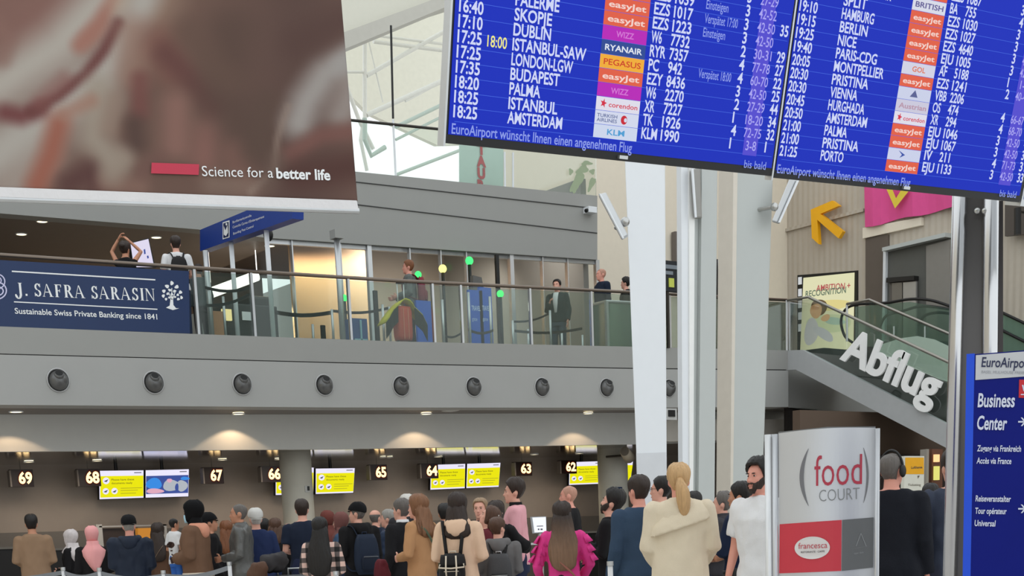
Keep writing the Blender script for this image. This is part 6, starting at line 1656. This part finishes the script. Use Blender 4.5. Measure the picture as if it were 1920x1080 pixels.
# ------------------------------------------------------------------ the crowd
fb_ = fabric
def person_(*a, **k): return person(*a, **k)
camelM = fb_('camel',(186,140,100)); cream_ = fb_('cream_wool',(222,208,184)); beigeM = fb_('beige_brown',(150,122,98)); blk = fb_('black_cloth',(26,25,27)); blk2 = fb_('charcoal_cloth',(48,47,50))
navyM = fb_('navy_cloth',(32,40,58)); navy2 = fb_('navy_padded',(34,42,58), .6); tealM = fb_('steel_blue',(52,70,92)); pinkM = fb_('magenta',(222,62,140),.7); rose = fb_('pale_pink',(224,164,172))
whiteM = fb_('white_cotton',(228,228,230)); grleather = mat('grey_leather',(84,84,82),.35,spec=.6,var=.2,scale=9,bump=.3,bscale=40); shear = fb_('brown_suede',(112,84,66)); sherp = fb_('sherpa_cream',(220,206,188),.95,bump=.8,bscale=90)
salmon = fb_('salmon',(214,150,124)); cr2 = fb_('cream_fleece',(226,192,164)); police = fb_('police_navy',(28,38,62)); dgrey = fb_('dark_grey',(58,57,62)); denimj = fb_('denim_blue',(66,88,116)); brn = fb_('brown_coat',(96,70,54)); olive = fb_('olive_strap',(86,96,78)); wine = fb_('wine',(96,36,44))
def plaid():
    M = bpy.data.materials.new('plaid_flannel'); M.use_nodes = True; nt = M.node_tree; b = nt.nodes['Principled BSDF']; b.inputs['Roughness'].default_value = .9
    tc = nt.nodes.new('ShaderNodeTexCoord'); sx = nt.nodes.new('ShaderNodeSeparateXYZ'); nt.links.new(tc.outputs['Object'], sx.inputs[0])
    def sq(out, f):
        a = nt.nodes.new('ShaderNodeMath'); a.operation = 'MULTIPLY'; a.inputs[1].default_value = f; nt.links.new(out, a.inputs[0])
        c = nt.nodes.new('ShaderNodeMath'); c.operation = 'FRACT'; nt.links.new(a.outputs[0], c.inputs[0])
        d = nt.nodes.new('ShaderNodeMath'); d.operation = 'GREATER_THAN'; d.inputs[1].default_value = .5; nt.links.new(c.outputs[0], d.inputs[0]); return d.outputs[0]
    s_ = nt.nodes.new('ShaderNodeMath'); nt.links.new(sq(sx.outputs[0], 8.5), s_.inputs[0]); nt.links.new(sq(sx.outputs[2], 8.5), s_.inputs[1])
    h_ = nt.nodes.new('ShaderNodeMath'); h_.operation = 'MULTIPLY'; h_.inputs[1].default_value = .5; nt.links.new(s_.outputs[0], h_.inputs[0])
    r = nt.nodes.new('ShaderNodeValToRGB'); r.color_ramp.interpolation = 'CONSTANT'; r.color_ramp.elements[0].color = rgb((226,190,178)); r.color_ramp.elements[1].position = .3; r.color_ramp.elements[1].color = rgb((96,86,84))
    e = r.color_ramp.elements.new(.8); e.color = rgb((28,27,28)); nt.links.new(h_.outputs[0], r.inputs[0]); nt.links.new(r.outputs[0], b.inputs['Base Color']); return M
plaidM = plaid()
flor = fb_('floral_white',(214,206,206),.8,var=.22,scale=28); pinkscarf = fb_('pink_scarf',(232,162,162)); rust = fb_('rust_scarf',(112,62,56)); mauve = fb_('mauve_scarf',(120,80,76)); blkwrap = fb_('black_wrap',(14,14,16)); capM = fb_('black_cap',(20,20,22)); capW = fb_('pale_cap',(204,202,198))

P = {}
P['beige'] = person('man in beige-brown coat seen from behind at the far left counter', 57,966,127, 0, 'tan', dict(m=beigeM,len=.62,th=.03,flare=.02,boxy=True,name='coat'), ('black',(30,28,30)), ('short','black'), 'hold','hold')
P['floral'] = person('woman with white floral headscarf turned left, beside the pink headscarf', 131,996,122, 60, 'fair', dict(m=blk,len=.55,th=.03,name='coat'), hair=('hijab','dark',flor), armL='hold', armR='hold', fem=True)
P['pinkscarf'] = person('woman with pink headscarf hanging over black clothes, seen from behind', 171,990,136, 5, 'fair', dict(m=blk,len=.5,th=.032,name='coat',flare=.03), hair=('hijab','dark',pinkscarf), armL='hold', armR='hold', fem=True, wide=1.15)
P['puffer'] = person('man in dark navy hooded puffer jacket and black cap from behind', 240,969,150, -5, 'pink', dict(m=navy2,len=.80,th=.042,boxy=True,hood=True,amp=.012), hair=('cap','grey',capM,'backwards'), armL='hold', armR='hold', pitch=12, wide=1.12)
P['browncoat'] = person('woman with long dark hair and brown coat right of the navy puffer jacket', 295,983,130, -20, 'tan', dict(m=brn,len=.62,th=.03,strap=(fb_('tan_strap',(150,126,108)),1),name='coat'), hair=('long','dark',1.24), armL='hold', armR='hold', fem=True)
P['hood'] = person('person in brown shearling jacket with black head wrap and blue face mask', 361,943,152, 62, 'dark', dict(m=shear,len=.90,th=.045,boxy=True,hem=sherp,hood=salmon), hair=('hooded','black',blkwrap), armL='hold', armR='phone', extras=(mask,), yaw=12)
P['child'] = person('small child in white shirt carried beside the shearling jacket', 325,972,150, -55, 'tan', dict(m=whiteM,len=.84,th=.02,sleeve='short',name='shirt'), ('blue_denim',(60,108,190)), ('buzz','black'), 'hold','hold', H=1.08, wide=.9)
P['blackcap'] = person('person in black cap facing right behind the shearling jacket', 391,964,138, -80, 'tan', dict(m=blk,th=.03), hair=('cap','black',capM))
P['curly'] = person('woman with curly auburn hair and black jacket left of the grey leather jacket', 423,979,126, 20, 'fair', dict(m=blk,th=.03), hair=('wavy','red',1.30), fem=True)
P['leather'] = person('man in grey leather jacket with shaved head in left profile', 447,945,150, 78, 'tan', dict(m=grleather,len=.86,th=.026,collar=True,amp=.010), ('dark_grey_jean',(52,54,58)), ('buzz','greydark'), 'hold','down', yaw=6)
P['whitecap'] = person('older person with pale cap and blue jacket right of the grey leather jacket', 478,956,146, 10, 'fair', dict(m=fb_('blue_jacket',(36,48,84)),len=.85,th=.03), hair=('cap','white',capW,'backwards'), armL='hold')
P['darkhead'] = person('person with black hair half hidden behind the pale cap', 494,974,124, 0, 'tan', dict(m=blk,th=.025), hair=('short','black'))
P['brownbob'] = person('person with brown hair left of the navy t-shirt man', 515,974,128, 0, 'fair', dict(m=blk,th=.03), hair=('bob','brown',1.42), fem=True)
P['navytee'] = person('balding man in navy t-shirt from behind in front of the left round pillar', 565,938,142, -5, 'fair', dict(m=navyM,len=.88,th=.016,sleeve='short',name='t_shirt'), ('navy_jean',(40,46,72)), ('receding','dark'), 'hold','hold', wide=1.06)
P['plaid'] = person('woman with long straight black hair and plaid flannel shirt from behind', 599,973,182, -12, 'fair', dict(m=plaidM,len=.80,th=.03,amp=.010,name='shirt'), ('black',(30,28,30)), ('long','black',1.12), 'hold','hold', fem=True)
P['rust'] = person('person with rust red headscarf behind the long black hair', 613,961,126, 20, 'tan', dict(m=blk,th=.03,name='coat'), hair=('hijab','dark',rust), fem=True)
P['mauve'] = person('woman with mauve brown headscarf beside the black cap', 638,964,134, 70, 'fair', dict(m=denimj,th=.026,len=.88), hair=('hijab','dark',mauve), armL='hold', fem=True)
P['cap'] = person('man in black cap and black hoodie with navy backpack facing away left', 669,945,150, 28, 'fair', dict(m=blk,th=.032,hood=True,len=.84), ('black',(30,28,30)), ('cap','greydark',capM), 'hold','down', wide=1.12, yaw=35)
backpack(P['cap'], 'navy backpack on the man in black cap', fb_('backpack_navy',(30,40,58),.6), .34, .50, .17, 1.12, -.03, fb_('backpack_navy_dark',(24,32,48),.6))
P['bald2'] = person('balding man in dark jacket right of the black cap', 703,956,126, -30, 'fair', dict(m=navyM,th=.03), hair=('bald','greydark'))
P['puffer2'] = person('person in navy padded jacket with blue hood left of the white collared man', 727,957,136, 70, 'fair', dict(m=fb_('navy_padded_blue',(38,52,76),.5),th=.04,hood=True,amp=.014), hair=('short','grey'), armL='hold')
P['collar'] = person('man with grey-brown hair, black coat and white collar looking left', 752,937,166, 42, 'fair', dict(m=fb_('black_wool',(30,30,33)),th=.028,len=.70,shirt=whiteM,name='coat'), ('black',(30,28,30)), ('short','greydark'), 'down','down', yaw=10)
P['grey'] = person('tall grey haired person behind the white collared man', 762,929,142, 20, 'fair', dict(m=blk2,th=.03), hair=('short','white'))
P['camel'] = person('woman with wavy light brown hair in camel coat with green bag strap', 783,930,180, 50, 'fair', dict(m=camelM,len=.52,th=.024,name='coat',strap=(olive,-1)), ('black',(30,28,30)), ('wavy','light',1.36), 'hold','down', fem=True, yaw=14)
P['darkback'] = person('dark haired person mostly hidden behind the camel coat', 833,946,150, 0, 'tan', dict(m=fb_('dark_green',(52,62,56)),th=.03), hair=('short','black'))
P['cream'] = person('woman with long dark brown hair and cream hooded fleece seen from behind', 857,927,198, -12, 'fair', dict(m=cr2,len=.84,th=.030,hood=True,name='fleece'), ('black',(30,28,30)), ('long','dark',1.34), 'hold','hold', fem=True, wide=1.06)
backpack(P['cream'], 'black mini backpack with cream piping on the cream fleece', fb_('backpack_black',(30,29,30),.5), .25, .32, .13, 1.01, -.03, None, fb_('cream_piping',(220,206,186),.6), True)
P['blond'] = person('blond-grey haired person facing the camera behind the curly brown hair', 900,936,160, 165, 'fair', dict(m=blk2,th=.025), hair=('short','ash'), fem=True)
P['clip'] = person('woman with curly brown hair and white clip looking down left', 911,950,178, 80, 'fair', dict(m=wine,th=.026), hair=('wavy','brown',1.38), fem=True, pitch=-24, extras=(hairclip,), yaw=10)
P['darkwoman'] = person('woman with dark hair and black jacket left of the pink shirt', 930,942,172, -25, 'fair', dict(m=blk,th=.045,boxy=True,amp=.014), hair=('long','dark',1.36), armR=((.30,.10,1.22),(.22,.33,1.2)), fem=True)
P['pinkshirt'] = person('tall man in pale pink shirt with dark hair in left profile', 964,901,166, 84, 'fair', dict(m=rose,len=.86,th=.020,shirt=blk,name='shirt',amp=.010), ('navy_jean',(40,46,72)), ('tall','dark'), 'hold','hold', yaw=4)
P['teen'] = person('youngster with short brown hair and grey hooded top carrying a grey backpack', 932,972,192, 0, 'fair', dict(m=fb_('grey_hoodie',(110,108,108)),len=.86,th=.03,hood=True), ('black',(30,28,30)), ('short','brown'), 'hold','hold', yaw=-30, wide=1.12)
backpack(P['teen'], 'grey and black backpack on the youngster in front of the pink shirt', fb_('backpack_grey',(76,76,78),.6), .32, .46, .17, 1.10, 0, fb_('backpack_black',(30,29,30),.5), mat('buckle_silver',(190,190,192),.35,.6))
P['baldtee'] = person('bald man in black t-shirt in left profile behind the pink blouse', 1066,911,146, 78, 'pink', dict(m=blk,th=.020,sleeve='short',name='t_shirt'), ('black',(30,28,30)), ('buzz','shaved'), 'hold','hold', yaw=4)
P['magenta'] = person('woman with long ombre hair in magenta ruffled blouse from behind', 1053,944,214, 2, 'fair', dict(m=pinkM,len=.92,th=.024,ruffle=True,strap=(fb_('brown_strap',(150,96,84)),-1),strap_low=True,name='blouse',amp=.012), ('black_skirt',(34,32,36)), ('long','dark',1.12,'ombre'), ((.27,-.02,1.12),(.24,.14,.95)), ((.27,-.02,1.12),(.20,.18,.98)), fem=True, wide=1.05)
P['beard'] = person('bearded dark haired man in black sweater looking down at his phone', 1143,920,206, 72, 'fair', dict(m=blk,len=.86,th=.022,name='sweater'), ('black',(30,28,30)), ('tall','black'), 'phone','hold', pitch=-18, beard='dark')
held(P['beard'], 'phone', -1, 'phone', 'white phone in the hand of the bearded man', 'phone', mat('phone_white',(232,234,238),.3), .036, .074, 62, black)
P['blue'] = person('man in steel blue sweater with short dark hair from behind', 1197,894,228, 24, 'pink', dict(m=tealM,len=.86,th=.028,collar=False,name='sweater'), ('navy_trouser',(28,32,46)), ('short','dark'), 'down','down', wide=1.06, yaw=8)
P['glasses'] = person('man with dark hair and glasses in left profile, white top, behind the cream coat', 1240,896,186, 66, 'fair', dict(m=whiteM,th=.022,name='shirt',strap=(fb_('black_strap',(24,24,26)),1)), hair=('short','black'), yaw=10, glasses=True)
P['blonde'] = person('woman with blonde ponytail in cream wool coat with large collar from behind', 1272,873,250, 4, 'pink', dict(m=cream_,len=.50,th=.040,flare=.05,boxy=True,capelet=True,name='coat',amp=.009), ('black',(30,28,30)), ('ponytail','blond'), ((.25,-.02,1.12),(.17,.18,1.0)), ((.25,-.02,1.12),(.17,.18,1.0)), fem=True, wide=1.22)
P['hid'] = person('dark haired person hidden behind the blonde ponytail', 1301,924,190, 0, 'tan', dict(m=blk,th=.028), hair=('short','black'))
P['balding'] = person('balding man in dark grey jacket in left profile behind the police officer', 1355,924,196, 76, 'fair', dict(m=dgrey,th=.034,collar=True,amp=.012), hair=('receding','greydark'), armL='hold')
P['police'] = person('police officer in navy uniform with dark hair looking left', 1388,906,232, 62, 'tan', dict(m=police,len=.90,th=.026,collar=True,name='uniform_jacket'), ('police_trouser',(24,30,46)), ('short','black'), 'crossed','hold', yaw=8)
P['white'] = person('tall bearded man in white t-shirt left of the food court totem', 1424,864,258, 148, 'pink', dict(m=whiteM,len=.84,th=.024,sleeve='short',name='t_shirt',amp=.012), ('white_trouser',(220,220,222)), ('tall','black'), 'down','down', beard='dark', yaw=-12, extras=(watch,))
P['headphone'] = person('man in black jacket with headphones right of the food court totem', 1672,850,272, -6, 'pink', dict(m=fb_('black_navy',(24,26,34)),th=.030,len=.84), ('black',(30,28,30)), ('buzz','greydark'), 'down','down', extras=(headphones,), wide=1.1, yaw=-20)
P['column'] = person('man in dark slate jacket whose head is hidden by the steel post', 1788,846,268, 18, 'fair', dict(m=fb_('slate',(58,64,80)),th=.036,len=.84,boxy=True,amp=.012), ('black',(30,28,30)), ('short','dark'), 'hold','down', wide=1.1)
P['farhead'] = person('dark haired person far behind between headphones and steel post', 1745,909,200, 0, 'tan', dict(m=blk,th=.028), hair=('short','black'))
# police equipment belt, worn
def onbody(root, z, hw, hd, m_, nm):
    g = G(); rings(g, [(0,-.004,z,hw,hd),(0,-.004,z+.05,hw,hd)], 28); link(nm, g.mesh(nm), m_, root, True)
onbody(P['police'], .93, .205, .150, black, 'duty_belt')
g = G().box((-.24,-.06,.86),(-.19,.02,1.0)); link('radio_pouch', g.mesh('radio_pouch'), black, P['police'])

# ------------------------------------------------------------------ bags and luggage between the people
def lump(label, name, cat, px, py, s, r, m_, extra=None):
    p = atS(px, py, s); g = G(); rings(g, [(p.x,p.y,p.z-r[2]*2+r[2]*2*i/6, r[0]*(1-.45*abs(i/3-1)**3), r[1]*(1-.45*abs(i/3-1)**3)) for i in range(7)], 20, 2.8)
    me = fuse(g, .02, 2); folds(me, .05, px*.1); cx, cy, cz = p.x, p.y, min(v.co.z for v in me.vertices); me.transform(Matrix.Translation((-cx,-cy,-cz)))
    o = link(name, me, m_, None, True); o.location = (cx,cy,cz); tag(o, label, cat); return o
def trolley(label, px, py, s, m_, w=.42, d=.26, grp='suitcases'):
    p = atS(px, py, s); root = empty('suitcase', (p.x,p.y,0), label, 'suitcase', grp, atan2(p.y,p.x)-pi/2)
    h = max(.45, p.z-.08)
    g = G(); rings(g, [(0,0,.06+(h-.06)*i/8, w/2*(1-.12*abs(i/4-1)**6), d/2*(1-.12*abs(i/4-1)**6)) for i in range(9)], 24, 5.0); link('shell', g.mesh('shell'), m_, root, True)
    g = G(); g.tube([(-.07,d*.3,h-.02),(-.07,d*.3,h+.07),(.07,d*.3,h+.07),(.07,d*.3,h-.02)], .010, 8); link('handle', g.mesh('handle'), alu, root, True)
    for x in (-.15,.15):
        for y in (-.09,.09): g = G(); g.cyl((x,y-.012,.03),(x,y+.012,.03),.03,12); link('wheel', g.mesh('wheel'), blackm, root)
    return root
trolley('dark grey hard suitcase in front of the navy t-shirt man', 552, 1064, 168, mat('case_grey',(86,88,92),.3,spec=.6))
t_ = trolley('dark suitcase under the folded grey jacket', 508, 1066, 172, mat('case_black',(34,34,36),.4))
lump('folded dark grey jacket lying on a suitcase left of the navy t-shirt man', 'folded_jacket', 'jacket', 512, 1036, 172, (.17,.13,.10), fb_('charcoal_jacket',(62,60,62)))
lump('brown bag hanging beside the folded grey jacket', 'travel_bag', 'bag', 484, 1056, 174, (.10,.10,.10), fb_('brown_bag',(92,66,52),.6))
lump('wine red bag beside the black coat with white collar', 'shoulder_bag', 'bag', 716, 1048, 176, (.07,.09,.12), wine)

# ------------------------------------------------------------------ people on the balcony
GB = 'people on the balcony'
BZ = lambda x: floorz(onY(x, 640, YF+1).x)
def up_person(label, x, y, Hh, **k):
    """head top at pixel (x, y), standing on the mezzanine"""
    z = ZM + Hh
    for _ in range(3): p = onZ(x, y, z); z = floorz(p.x) + Hh
    p = onZ(x, y, z)
    s = F/((p-CAM).dot(AZ)); return person(label, x, y, s, floor=z-Hh, z_at=z, group=GB, vox=.014, **k)
U = {}
U['arms'] = up_person('woman in black top with raised arms beside the white screen', 233, 455, 1.66, face=-20, skin_='tan', top=dict(m=blk,th=.014,sleeve='none',name='top'), hair=('bun','dark'), armL='up', armR=((.26,.10,1.60),(.05,.10,1.80)), fem=True)
U['pack'] = up_person('man in white t-shirt with black backpack at the blue bank panel', 328, 444, 1.78, face=8, skin_='fair', top=dict(m=whiteM,th=.02,sleeve='short',name='t_shirt'), hair=('short','dark'), armL='hold', armR='hold')
backpack(U['pack'], 'black backpack with wide straps on the man in white t-shirt upstairs', fb_('backpack_black',(30,29,30),.5), .30, .44, .15, 1.16)
U['red'] = up_person('red haired man in grey patterned jacket pulling a red suitcase', 765, 489, 1.80, face=86, skin_='pink', top=dict(m=fb_('grey_camouflage',(104,108,106),.8,var=.4,scale=16),th=.03,len=.84,amp=.01), hair=('short','red'), armL='hold', armR=((.24,.06,1.13),(.16,.30,1.1)), legs=('dark_trouser',(40,38,40)))
backpack(U['red'], 'dark red backpack on the man with the red suitcase', fb_('backpack_red',(128,44,56),.6), .30, .46, .16, 1.20)
U['phone'] = up_person('man in dark green jacket and white shirt holding a phone to his mouth', 1044, 525, 1.76, face=160, skin_='fair', top=dict(m=fb_('dark_green_jacket',(44,58,60)),th=.03,len=.86), hair=('short','black'), armL='down', armR=((.23,.04,1.12),(.10,.22,1.26)), legs=('grey_jean',(70,84,96)))
g = G(); rings(g, [(0,.128,1.06,.028,.028),(0,.138,1.26,.058,.030),(0,.128,1.38,.06,.030),(0,.07,1.48,.06,.04)], 16); link('shirt_front', g.mesh('shirt_front'), whiteM, U['phone'], True)
held(U['phone'], ((.23,.04,1.12),(.10,.22,1.26)), 1, 'phone', 'black phone held by the man in dark green jacket upstairs', 'phone', black, .036, .074, 40)
U['bald'] = up_person('bald man in dark navy sweater behind the glass booth upstairs', 1127, 504, 1.80, face=118, skin_='pink', top=dict(m=navyM,th=.024,name='sweater'), hair=('buzz','shaved'), wide=1.15)
U['woman'] = up_person('dark haired woman in black at the booth, cut by the white column', 1173, 521, 1.64, face=75, skin_='fair', top=dict(m=blk,th=.024), hair=('bun','black'), fem=True)
U['whiteshirt'] = up_person('man in white shirt half hidden behind the right steel column upstairs', 1371, 506, 1.76, face=50, skin_='pink', top=dict(m=whiteM,th=.022,name='shirt'), hair=('bald','grey'), armL='hold')
U['leaning'] = up_person('person in grey standing behind the glass right of the bank panel', 371, 497, 1.45, face=30, skin_='tan', top=dict(m=fb_('grey_sweater',(74,82,84)),th=.024,name='sweater'), hair=('short','dark'), legs=('dark_trouser',(40,38,40)))
# red suitcase with yellow-black jacket over it
p = onY(757, 640, YF+.75); zf = floorz(p.x)
su = empty('suitcase', (p.x, p.y, zf), 'red-orange suitcase with raised handle on the balcony', 'suitcase', None, 0)
g = G(); rings(g, [(0,0,.06+.60*i/8,.17*(1-.12*abs(i/4-1)**6),.12*(1-.12*abs(i/4-1)**6)) for i in range(9)], 24, 4.0); link('shell', g.mesh('shell'), mat('case_red',(236,92,66),.4), su, True)
for x in (-.07,.07): g = G(); g.cyl((x,.02,.6),(x,.02,1.08),.012,8); link('handle_tube', g.mesh('handle_tube'), alu, su, True)
g = G(); g.tube([(-.085,.02,1.08),(.085,.02,1.08)], .016, 8); link('handle_grip', g.mesh('handle_grip'), black, su, True)
for x in (-.12,.12): g = G(); g.cyl((x,-.02,.03),(x,.02,.03),.03,12); link('wheel', g.mesh('wheel'), blackm, su)
g = G()
for x in (-.05,.05): g.box((x-.008,-.128,.08),(x+.008,-.118,.62))
link('ridge', g.mesh('ridge'), mat('case_ridge',(250,150,120),.4), su)
yj = fb_('yellow_jacket',(206,196,60)); 
g = G(); A_ = []; B_ = []
n = 14
for i in range(n+1):
    t_ = i/n; x = -.46+.92*t_; z = .72 - 1.0*(abs(x)**1.35)*1.25 + .0; A_.append((p.x+x, p.y-.16-.03*sin(i*1.7), zf+max(.12,z)+.08)); B_.append((p.x+x*1.04, p.y+.12, zf+max(.06,z)+.05))
g.strip(A_, B_, (0,0,-.03)); dr_ = g.top('draped_jacket', yj, 'yellow and dark jacket draped over the red suitcase on the balcony', 'jacket', smooth=True)
g = G(); A2 = [(a[0], a[1]-.01, a[2]-.02) for a in A_]; B2 = [(a[0]*1.0, a[1]+.01, max(zf+.03, a[2]-.30)) for a in A_]
h_ = [i for i in range(n+1) if abs(i-n/2) > 2.4]; L1 = [i for i in h_ if i < n/2]; L2 = [i for i in h_ if i > n/2]
for LL in (L1, L2): g.strip([A2[i] for i in LL],[B2[i] for i in LL],(0,.02,0))
g.obj('dark_lining', fb_('dark_lining',(54,56,50)), dr_)
